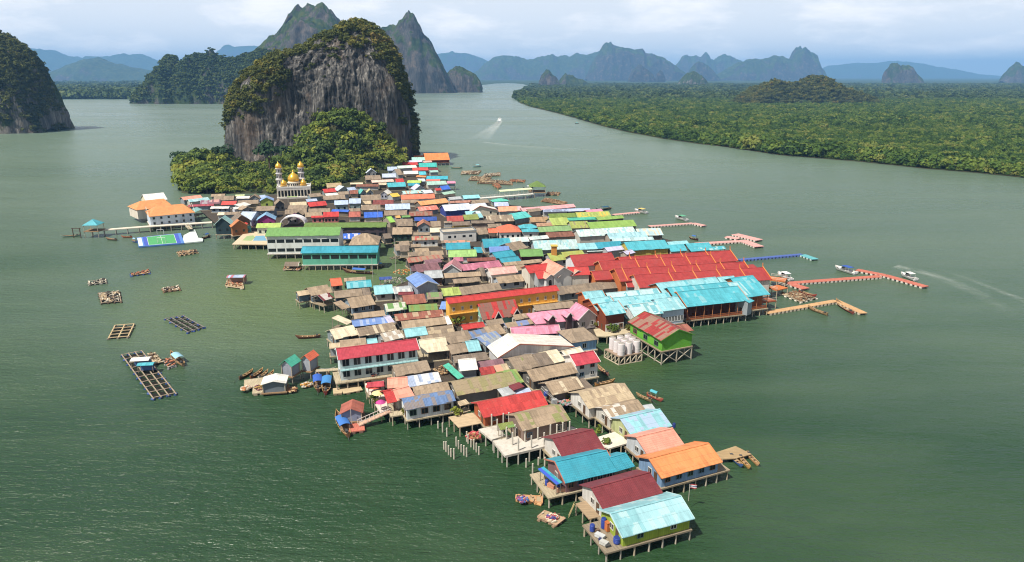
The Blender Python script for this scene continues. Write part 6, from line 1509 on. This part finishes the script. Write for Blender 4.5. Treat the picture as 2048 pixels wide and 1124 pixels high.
# trees one can tell apart around the mosque and at the wood's edge
def tree(px, py, y, h, r, label, mat=None, seed=1, name='tree'):
    p = aty(px, py, y); gz = max(.8, ground_h(p.x, p.y)); t = thing(name, label, 'tree', (p.x, p.y, gz)); me = clump('crown', mat or TALUS, n=420, blobs=11, flat=.9, size=.15, seed=seed, trunk=False)
    o = link('crown', me, t, (0, 0, h - r * 1.75)); o.scale = (r, r, r)
    b = MB(); b.tube((0, 0, -1), (.1, 0, h * .55), r * .12, r * .07, 8); b.tube((.05, 0, h * .4), (r * .4, .2, h * .75), r * .06, r * .03, 6); b.tube((.05, 0, h * .45), (-r * .4, -.1, h * .78), r * .06, r * .03, 6); b.build('trunk', BARK, t)
DKG = leaf_mat('dark_leaves', [(0, (.02, .045, .02)), (.6, (.035, .07, .03)), (1, (.06, .095, .035))])
YLW = leaf_mat('yellow_leaves', [(0, (.07, .08, .015)), (.6, (.13, .13, .02)), (1, (.18, .14, .03))])
tree(541, 352, 500, 24, 7.0, 'tall blue green tree leaning on the cliff above the first minaret', DKG, 3); tree(640, 372, 470, 9, 4.6, 'round green tree just beside the mosque', None, 5); tree(520, 378, 452, 6, 3.6, 'yellow green bushy tree beside the mosque wall', YLW, 7); tree(537, 378, 450, 5.5, 3.0, 'small lime bushy tree next to the mosque corner', YLW, 8)
tree(700, 352, 490, 10, 6.0, 'golden yellow tree at the edge of the houses below the cliff', YLW, 11); tree(720, 345, 500, 10, 5.5, 'olive yellow tree beside the golden tree', YLW, 12); tree(665, 366, 478, 8, 5, 'pale green tree between mosque and golden tree', None, 13); tree(372, 335, 540, 9, 5, 'dark tree standing out at the water end of the woods', DKG, 14); tree(446, 320, 545, 13, 6, 'tall dark tree against the light rock face', DKG, 15)
def shrub(px, py, z, r, label, mat, seed, name='shrub'):
    p = at(px, py, z); t = thing(name, label, 'plant', (p.x, p.y, z)); o = link('foliage', clump('foliage', mat, n=160, blobs=6, flat=1.0, size=.2, seed=seed, trunk=False), t, (0, 0, -.15 * r)); o.scale = (r, r, r); b = MB(); b.lathe([(.28, 0), (.34, .4), (.36, .42)], 10); b.build('pot', paint('A8643C', .8, .4), t)
for i, (px, py, r, lb, m) in enumerate([(1196, 652, 1.3, 'yellow green shrub on the terrace nearest the pink villa', YLW), (1225, 662, 1.5, 'taller green shrub in the middle of the terrace by the tanks', TALUS), (1258, 660, 1.0, 'small lime shrub by the lime green stilt house', YLW), (748, 798, .9, 'potted plant beside the red umbrella', TALUS), (759, 776, .9, 'palm like plant at the back of the plant filled terrace', YLW), (752, 806, .7, 'little potted bush in the middle of the plant filled terrace', YLW), (911, 827, 1.1, 'bright green bush between rusty blue roof and bamboo platform', TALUS),
        (1199, 866, .9, 'bright potted bush on the pale terrace', TALUS), (1211, 888, .8, 'potted plant at the near edge of the pale terrace', TALUS), (915, 648, 1.4, 'leafy bush at the foot of the yellow hotel', TALUS), (812, 826, .8, 'flowering plant at the landing beside the terrace', YLW), (1135, 797, .8, 'small bush behind the straw coloured roof', TALUS)]): shrub(px, py, 2.3, r, lb, m, 40 + i)
# ---------------------------------------------------------------- other karst islands and ridges
def karst(label, pts, D, mat, depth=.5, ncol=150, nrow=34, power=2.4, rough=.1, nm='hill', seed=0, sc=1.0, dy=0):
    P = prof([(x, y + dy) for x, y in pts], D); xs0 = [p[0] for p in P]; zs0 = [max(.0, p[1]) for p in P]; x0, x1 = xs0[0], xs0[-1]; w = x1 - x0; xs = np.linspace(x0, x1, ncol); V = []; zm = max(zs0)
    for i in range(nrow):
        v = -1 + 2 * i / (nrow - 1)
        for x in xs:
            z = float(np.interp(x, xs0, zs0)); f = max(0.0, 1 - abs(v) ** power) ** (1 / 1.3); dd = depth * w * (.35 + .65 * math.sqrt(max(0.02, z / zm)))
            nn = fbm(x / zm * 1.6 / sc + seed, v * dd / zm * 1.6, seed * 1.7, 5); n2 = .5 - 1.9 * abs(fbm(x / zm * 3.2 / sc + seed, v * dd / zm * 3.2, 9 + seed, 4)) + .5 * fbm(x / zm * 14 + seed, v * dd / zm * 14, 2 + seed, 3)
            h = z * f * (1 + rough * 2.2 * nn * (1 if abs(v) > .12 else .16)) + rough * zm * .35 * n2 * (1 if abs(v) > .14 else .14) * min(1, z / zm * 3) * (.4 + .6 * f) - 2.0
            V.append((x + rough * zm * .3 * fbm(v * 3 + seed, x / zm * 3, 3.3, 3), D + v * dd * .5 + rough * zm * .8 * fbm(x / zm * 3, v * 2, seed, 3), h))
    o = link(nm, np_mesh(nm, V, gridf(ncol, nrow), mat)); tag(o, label, None, None, 'structure'); return np.array(V).reshape(nrow, ncol, 3)
k1 = karst('overgrown karst island at the edge of the bay', [(-260, 250), (-240, 150), (-180, 100), (-110, 60), (-60, 78), (-20, 84), (0, 86), (20, 86), (40, 93), (56, 108), (70, 128), (80, 152), (88, 176), (98, 196), (108, 212), (115, 234), (117, 250)], 940, KARST, .45, 240, 60, 3.2, .12, seed=1.3)
k2 = karst('dark wooded karst with a round knob across the bay', [(280, 206), (282, 194), (290, 176), (304, 160), (318, 145), (325, 132), (329, 117), (340, 112), (350, 117), (356, 134), (368, 128), (388, 108), (402, 114), (418, 118), (432, 112), (446, 122), (462, 122), (475, 124), (490, 118), (510, 112), (530, 108), (560, 125), (600, 160), (620, 200)], 1900, KARST2, .4, 320, 60, 2.6, .10, seed=4.1)
karst('tall blue shouldered karst rising behind the cliff', [(420, 175), (445, 140), (470, 120), (488, 108), (503, 99), (518, 89), (533, 73), (552, 55), (566, 42), (574, 30), (588, 23), (597, 25), (612, 15), (630, 12), (648, 13), (660, 18), (672, 34), (682, 52), (700, 70), (720, 110), (740, 175)], 2600, KARST2, .4, 320, 70, 2.8, .13, seed=7.7, dy=11)
karst('pointed karst standing beside the far channel', [(700, 178), (720, 110), (742, 72), (768, 56), (784, 46), (792, 45), (806, 46), (812, 42), (820, 37), (831, 42), (838, 55), (846, 66), (858, 80), (872, 98), (884, 120), (894, 142), (902, 160), (909, 178)], 2950, KARST2, .45, 300, 70, 2.6, .14, seed=2.9, dy=9)
karst('low rounded karst at the foot of the pointed one', [(880, 176), (888, 158), (900, 142), (912, 131), (926, 133), (940, 140), (952, 148), (960, 160), (964, 172)], 3050, KARST2, .5, 110, 30, 2.4, .1, seed=5.5)
karst('long wooded hill beyond the bay', [(60, 176), (96, 152), (125, 138), (150, 128), (172, 119), (188, 116), (205, 119), (225, 126), (250, 132), (280, 137), (310, 142), (360, 160), (400, 176)], 8600, KARST3, .5, 160, 30, 2.0, .05, seed=3.2)
for lb, pts, D, sd, rg in [('pale ridge farthest behind the bay', [(-40, 120), (40, 106), (75, 100), (100, 101), (120, 108), (140, 113), (165, 118), (190, 113), (225, 113), (255, 109), (275, 111), (300, 118), (330, 124), (420, 150)], 15000, 1.1, .05), ('faint ridge behind the tall blue karst', [(420, 110), (450, 97), (480, 92), (510, 91), (540, 98), (600, 120)], 17000, 2.2, .05),
        ('faint ridge past the pointed karst', [(840, 120), (870, 108), (905, 105), (935, 107), (965, 116), (990, 130), (1010, 150)], 16000, 3.3, .05), ('long jagged blue ridge beyond the channel head', [(930, 156), (955, 142), (972, 126), (990, 113), (1004, 110), (1024, 111), (1044, 118), (1064, 119), (1076, 113), (1092, 112), (1104, 109), (1116, 115), (1140, 113), (1154, 107), (1172, 109), (1190, 104), (1215, 99), (1250, 110), (1300, 156)], 11500, 4.4, .07),
        ('broad table topped blue karst in the far distance', [(1172, 157), (1176, 146), (1184, 128), (1194, 114), (1206, 100), (1214, 92), (1222, 88), (1240, 92), (1258, 94), (1268, 98), (1285, 96), (1291, 105), (1304, 106), (1318, 112), (1332, 124), (1350, 134), (1368, 144), (1374, 157)], 9400, 5.1, .08), ('steep little blue karst before the table topped one', [(1256, 158), (1264, 142), (1276, 133), (1284, 132), (1296, 140), (1306, 150), (1312, 158)], 7600, 6.3, .09),
        ('tiny blue stack beside the steep little karst', [(1311, 158), (1314, 146), (1320, 140), (1326, 144), (1331, 158)], 7500, 1.9, .08), ('serrated pale karst group in the gap', [(1330, 156), (1342, 138), (1358, 124), (1372, 112), (1380, 114), (1392, 110), (1400, 117), (1410, 110), (1418, 120), (1430, 121), (1446, 113), (1460, 110), (1474, 120), (1490, 130), (1500, 156)], 12500, 2.6, .08),
        ('low rounded blue karst before the serrated group', [(1372, 157), (1380, 138), (1392, 127), (1404, 124), (1416, 130), (1428, 142), (1440, 157)], 9000, 3.7, .07), ('long blue karst ending in a tall knob', [(1420, 157), (1450, 140), (1475, 124), (1500, 121), (1520, 119), (1535, 116), (1547, 111), (1560, 116), (1582, 117), (1590, 106), (1598, 98), (1606, 96), (1614, 100), (1622, 108), (1632, 114), (1637, 130), (1645, 142), (1650, 157)], 9800, 4.8, .08),
        ('faintest ridge along the far horizon', [(1620, 150), (1660, 132), (1700, 127), (1750, 126), (1790, 122), (1820, 124), (1860, 132), (1900, 138), (1950, 148), (2000, 152)], 19000, 5.9, .04)]:
    karst(lb, pts, D, KARST3, .35, 220, 40, 2.2, rg * 1.15, seed=sd)
for lb, pts, D, sd, m in [('dark pointed karst at the river bend', [(1077, 172), (1079, 160), (1083, 149), (1091, 140), (1098, 142), (1104, 150), (1110, 152), (1117, 160), (1119, 172)], 4300, 1.7, KARST2), ('low brown green karst beside the river bend', [(1112, 170), (1120, 158), (1130, 149), (1140, 152), (1150, 155), (1165, 160), (1185, 170)], 4500, 2.8, KARST2), ('grey dome karst alone in the mangrove plain', [(1350, 172), (1360, 160), (1372, 150), (1386, 141), (1394, 145), (1402, 150), (1411, 160), (1419, 172)], 4700, 3.9, KARST),
        ('twin topped blue karst in the mangrove plain', [(1770, 168), (1773, 150), (1777, 134), (1789, 127), (1797, 129), (1804, 133), (1817, 129), (1824, 134), (1832, 146), (1841, 154), (1846, 168)], 5600, 4.1, KARST2), ('blue dome karst at the edge of the mangrove plain', [(2004, 162), (2012, 148), (2022, 138), (2034, 128), (2046, 131), (2058, 145), (2075, 162)], 6500, 5.2, KARST2)]:
    karst(lb, pts, D, m, .5, 90, 30, 2.6, .11, seed=sd)
k6 = karst('low brown wooded hill in the mangroves', [(1470, 206), (1486, 192), (1510, 180), (1540, 169), (1556, 166), (1575, 172), (1595, 171), (1615, 163), (1635, 157), (1652, 158), (1662, 170), (1680, 180), (1705, 184), (1728, 194), (1745, 206)], 1800, KARST, .5, 160, 40, 2.2, .09, seed=6.6)
def karst_growth(nm, lb, K, n, s0, s1, col, pr=.8):
    g = np.cross(np.gradient(K, axis=1), np.gradient(K, axis=0)); g /= np.linalg.norm(g, axis=2, keepdims=True) + 1e-9; P, S = [], []
    for k in range(n):
        i, j = RNG.integers(0, int(K.shape[0] * .72)), RNG.integers(K.shape[1]); p = K[i, j]
        if p[2] < 1: continue
        if RNG.random() < (pr if abs(g[i, j, 2]) > .28 else pr * .45) * (.5 + .7 * (fbm(p[0] * .02, p[1] * .02, p[2] * .02, 3) > -.2)): P.append(p - np.array([0, 0, 1.0]) + RNG.normal(size=3) * 2); S.append(RNG.uniform(s0, s1))
    scatter(nm, lb, P, S, col)
karst_growth('foliage', 'dark woods covering the karst island at the edge of the bay', k1, 14000, 1.4, 3.4, PC); karst_growth('foliage', 'woods covering the karst with the round knob', k2, 14000, 1.8, 4.2, PF, .55); karst_growth('foliage', 'scrub on the low brown hill', k6, 5000, 2.5, 5.5, PC, .8)
# ---------------------------------------------------------------- water, mangrove land
def flat(name, label, pts, z, mat):
    b = MB(); pts = list(pts)
    if sum(pts[i][0] * pts[(i + 1) % len(pts)][1] - pts[(i + 1) % len(pts)][0] * pts[i][1] for i in range(len(pts))) < 0: pts.reverse()
    b.quad([(p[0], p[1], z) for p in pts]); o = b.build(name, mat); tag(o, label, None, None, 'structure'); return o
FAR = 29500.0
shore = [(2700, 445), (2400, 402), (2200, 374), (2048, 354), (1960, 345), (1850, 336), (1720, 322), (1560, 309), (1440, 291), (1400, 287), (1330, 277), (1260, 264), (1200, 250), (1150, 235), (1100, 222), (1062, 213), (1040, 205), (1030, 196), (1034, 189), (1046, 181), (1062, 173), (1046, 168), (1020, 166), (990, 167), (965, 170), (930, 173), (890, 176), (700, 178), (560, 190), (460, 207), (380, 206), (290, 199), (200, 197), (100, 196), (-100, 196), (-500, 190)]
LPOLY = [at(x, y, .4) for x, y in shore] + [Vector((-20000, 9000, .4)), Vector((-38000, FAR, .4)), Vector((38000, FAR, .4)), Vector((18000, 3000, .4))]
s = NT('mangrove_floor'); tc = s.n('ShaderNodeTexCoord').outputs['Object']; n = s.noise(s.mapping(tc, (1, .5, 1)), .004, 8, .7); n2 = s.noise(tc, .06, 5, .7); LM = s.out(s.mix(s.math('MULTIPLY', n2, .6), s.ramp(n, [(.35, (.022, .040, .014)), (.5, (.04, .062, .018)), (.65, (.07, .085, .03))]), (.02, .035, .012, 1)), .95, .1)
flat('land', 'flat mangrove land stretching to the horizon', LPOLY, .4, LM)
bank = [at(x, y, .25) for x, y in shore[:19]] ; mud = [at(x, y + .9, .25) for x, y in shore[:19]][::-1]
b = MB(); pp = bank + mud
for i in range(18): b.quad([tuple(bank[i]), tuple(bank[i + 1]), tuple(mud[17 - i]), tuple(mud[18 - i])])
o = b.build('shore', paint('5C5238', .9, .7, .05)); tag(o, 'thin mud bank under the mangroves', None, None, 'structure')
sx = [p[0] for p in shore[:18]][::-1]; sy = [p[1] for p in shore[:18]][::-1]
def inland(px, py):
    if px < 1030: return False
    return py < np.interp(px, sx, sy) and (py > 172 or px > 1062) and not (px < 1062 and py < 189 and px < 1034 + (189 - py) * 1.75)
def mangrove(y0, y1, st, s0, s1, col, nm, lb, keep=1.0):
    P, S = [], []
    for y in np.arange(y0, y1, st):
        xa, xb = aty(1000, 300, y).x, aty(2140, 300, y).x
        for x in np.arange(xa, xb, st):
            X, Y = x + RNG.uniform(-.6, .6) * st, y + RNG.uniform(-.6, .6) * st; px, py = proj((X, Y, .4))
            if px > 2150 or RNG.random() > keep or not inland(px, py): continue
            e = np.interp(px, sx, sy) - py; v = fbm(X * .006, Y * .006, 1, 3)
            P.append((X, Y, .1)); S.append((s0 + (s1 - s0) * RNG.random() ** 1.7 * 1.25) * (1 + .35 * v) * (.8 if e < 1.0 else 1.55 if e < 7 and y1 < 1000 else 1))
    scatter(nm, lb, P, S, col, .12)
mangrove(360, 950, 3.6, 1.5, 3.2, PM, 'forest', 'mangrove forest along the near bank'); mangrove(950, 2100, 5.6, 2.1, 4.4, PM, 'forest', 'mangrove forest of the middle plain'); mangrove(2100, 5200, 15, 5, 9, PF, 'forest', 'mangrove forest fading into the distance')
P, S = [], []
for k in range(4200):
    px, py = RNG.uniform(-60, 300), RNG.uniform(167, 198); p = at(px, py, 0); P.append((p.x, p.y, 0)); S.append(RNG.uniform(9, 16))
scatter('forest', 'dark mangrove belt across the bay', P, S, PF)
s = NT('sea'); tc = s.n('ShaderNodeTexCoord').outputs['Object']
w1 = s.noise(s.mapping(tc, (.32, 1.05, 1), (0, 0, R(12))), .55, 4, .62); w2 = s.noise(s.mapping(tc, (.5, 1.2, 1), (0, 0, R(-18))), 1.6, 3, .6); w3 = s.noise(s.mapping(tc, (.4, 1, 1), (0, 0, R(8))), .05, 3, .6)
big = s.noise(s.mapping(tc, (.5, 1.3, 1), (0, 0, R(10))), .012, 5, .6); big2 = s.noise(s.mapping(tc, (.25, 1.0, 1), (0, 0, R(-12))), .004, 5, .6)
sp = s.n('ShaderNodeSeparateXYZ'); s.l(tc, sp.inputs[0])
c = s.ramp(s.math('DIVIDE', sp.outputs[1], 1500.0, True), [(.0, (.011, .036, .013)), (.085, (.016, .046, .018)), (.14, (.032, .070, .035)), (.22, (.060, .100, .062)), (.42, (.105, .152, .108)), (1, (.14, .185, .155))])  # paler with distance: silt, plus sky reflection put into the colour
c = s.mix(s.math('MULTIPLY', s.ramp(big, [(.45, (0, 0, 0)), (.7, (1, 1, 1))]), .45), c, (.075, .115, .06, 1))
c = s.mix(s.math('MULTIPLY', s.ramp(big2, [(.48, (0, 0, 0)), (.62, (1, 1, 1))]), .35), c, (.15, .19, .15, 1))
# silty shallows in the bay beside the school and along the mangrove bank
def blob(cx, cy, rx, ry):
    a = s.math('DIVIDE', s.math('SUBTRACT', sp.outputs[0], cx), rx); b_ = s.math('DIVIDE', s.math('SUBTRACT', sp.outputs[1], cy), ry); d = s.math('ADD', s.math('MULTIPLY', a, a), s.math('MULTIPLY', b_, b_)); return s.math('SUBTRACT', 1.0, s.math('ADD', d, s.math('MULTIPLY', s.math('SUBTRACT', big, .5), 1.2)), True)
pb = at(600, 560); c = s.mix(s.math('MULTIPLY', blob(pb.x, pb.y, 66, 80), .85), c, (.095, .135, .052, 1))
pb = at(1240, 720); c = s.mix(s.math('MULTIPLY', blob(pb.x, pb.y, 16, 14), .7), c, (.035, .07, .016, 1))
h = s.math('ADD', s.math('ADD', s.math('MULTIPLY', w1, 1.0), s.math('MULTIPLY', w2, .4)), s.math('MULTIPLY', w3, 2.5)); s.bump(h, 1.0, .72)
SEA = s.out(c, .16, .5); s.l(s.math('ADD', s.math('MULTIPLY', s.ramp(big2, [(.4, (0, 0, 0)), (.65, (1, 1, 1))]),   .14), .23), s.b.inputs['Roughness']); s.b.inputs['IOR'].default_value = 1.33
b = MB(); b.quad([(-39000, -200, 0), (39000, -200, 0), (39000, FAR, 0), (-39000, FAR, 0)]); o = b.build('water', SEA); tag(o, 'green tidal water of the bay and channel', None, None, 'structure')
# ---------------------------------------------------------------- light, sky, air
AZ = math.atan2(-.84, -.54); ELV = R(57)      # towards the sun: behind the viewer, to the bay side
sun = bpy.data.lights.new('sun', 'SUN'); sun.energy = 5.0; sun.angle = R(.53); sun.color = (1, .935, .82); so = bpy.data.objects.new('sun', sun); COL.objects.link(so)
to = Vector((math.cos(ELV) * -.76, math.cos(ELV) * -.65, math.sin(ELV))).normalized(); so.rotation_euler = to.to_track_quat('Z', 'Y').to_euler(); so.location = to * 400
wd = bpy.data.worlds.new('World'); SC.world = wd; wd.use_nodes = True; t = wd.node_tree; bg = t.nodes['Background']
sk = t.nodes.new('ShaderNodeTexSky'); sk.sky_type = 'NISHITA'; sk.sun_disc = False; sk.sun_elevation = ELV; sk.sun_rotation = math.atan2(to.x, to.y); sk.air_density = 1.0; sk.dust_density = 2.0; sk.ozone_density = 1.0
tcn = t.nodes.new('ShaderNodeTexCoord'); sp = t.nodes.new('ShaderNodeSeparateXYZ'); t.links.new(tcn.outputs['Generated'], sp.inputs[0])
def wm_(op, a, b=None, cl=False):
    n = t.nodes.new('ShaderNodeMath'); n.operation = op; n.use_clamp = cl
    for i, v in enumerate((a, b)):
        if v is None: continue
        if isinstance(v, (int, float)): n.inputs[i].default_value = v
        else: t.links.new(v, n.inputs[i])
    return n.outputs[0]
hz = t.nodes.new('ShaderNodeCombineXYZ'); t.links.new(sp.outputs[0], hz.inputs[0]); t.links.new(sp.outputs[1], hz.inputs[1]); t.links.new(wm_('MAXIMUM', sp.outputs[2], 0.03), hz.inputs[2]); t.links.new(hz.outputs[0], sk.inputs[0])
zz = wm_('ADD', wm_('MAXIMUM', sp.outputs[2], 0.0), .22); cv = t.nodes.new('ShaderNodeCombineXYZ'); t.links.new(wm_('DIVIDE', sp.outputs[0], zz), cv.inputs[0]); t.links.new(wm_('DIVIDE', sp.outputs[1], zz), cv.inputs[1])
def wn_(sc, d, r, loc):
    mp_ = t.nodes.new('ShaderNodeMapping'); mp_.inputs['Location'].default_value = loc; t.links.new(cv.outputs[0], mp_.inputs[0]); n = t.nodes.new('ShaderNodeTexNoise'); n.inputs['Scale'].default_value = sc; n.inputs['Detail'].default_value = d; n.inputs['Roughness'].default_value = r; t.links.new(mp_.outputs[0], n.inputs['Vector']); return n.outputs[0]
def wr_(f, st):
    n = t.nodes.new('ShaderNodeValToRGB'); e = n.color_ramp.elements
    while len(e) < len(st): e.new(.5)
    for q, (p, c) in zip(e, st): q.position = p; q.color = c + (1,)
    t.links.new(f, n.inputs[0]); return n.outputs[0]
def wx_(f, a, b):
    n = t.nodes.new('ShaderNodeMix'); n.data_type = 'RGBA'
    for i, v in ((0, f), (6, a), (7, b)):
        if isinstance(v, (int, float, tuple)): n.inputs[i].default_value = v
        else: t.links.new(v, n.inputs[i])
    return n.outputs[2]
SKS = .050
veil = wr_(wn_(.55, 6, .6, (3, 1, 0)), [(.25, (.45,) * 3), (.62, (.92,) * 3)]); puff = wr_(wn_(1.9, 8, .62, (7, 4, 0)), [(.46, (0,) * 3), (.64, (1.0,) * 3)])
cl = wx_(veil, sk.outputs[0], (5.6, 6.0, 6.6, 1)); cl = wx_(puff, cl, (8.0, 7.7, 7.6, 1))
glow = wr_(wm_('MAXIMUM', sp.outputs[2], 0.0), [(.0, (1,) * 3), (.10, (.8,) * 3), (.22, (0,) * 3)]); cl = wx_(wm_('MULTIPLY', glow, .75), cl, wx_(puff, (18.4, 18.7, 19.2, 1), (24.0, 23.0, 22.2, 1))); t.links.new(cl, bg.inputs[0]); bg.inputs[1].default_value = SKS
HZ = 1.0
if HZ:
    b = MB(); b.box(-40000, 40000, -300, 29900, -1.5, 640); hm = bpy.data.materials.new('haze'); hm.use_nodes = True; ht = hm.node_tree; ht.nodes.remove(ht.nodes['Principled BSDF']); pv = ht.nodes.new('ShaderNodeVolumePrincipled'); pv.inputs['Color'].default_value = (.25, .55, 1.0, 1); pv.inputs['Density'].default_value = 0.000073; pv.inputs['Anisotropy'].default_value = 0.0
    ht.links.new(pv.outputs[0], ht.nodes['Material Output'].inputs['Volume']); o = b.build('haze', hm); tag(o, 'blue sea haze that veils the distant ridges', None, None, 'stuff')
SC.view_settings.view_transform = 'Standard'; SC.view_settings.look = 'None'; SC.view_settings.exposure = 0.6; SC.view_settings.gamma = 1.0; SC.view_settings.use_curve_mapping = False
SC.cycles.use_denoising = True; SC.cycles.filter_width = 1.1; SC.cycles.max_bounces = 6; SC.cycles.volume_bounces = 0; SC.cycles.volume_step_rate = 1.0; SC.cycles.transparent_max_bounces = 12
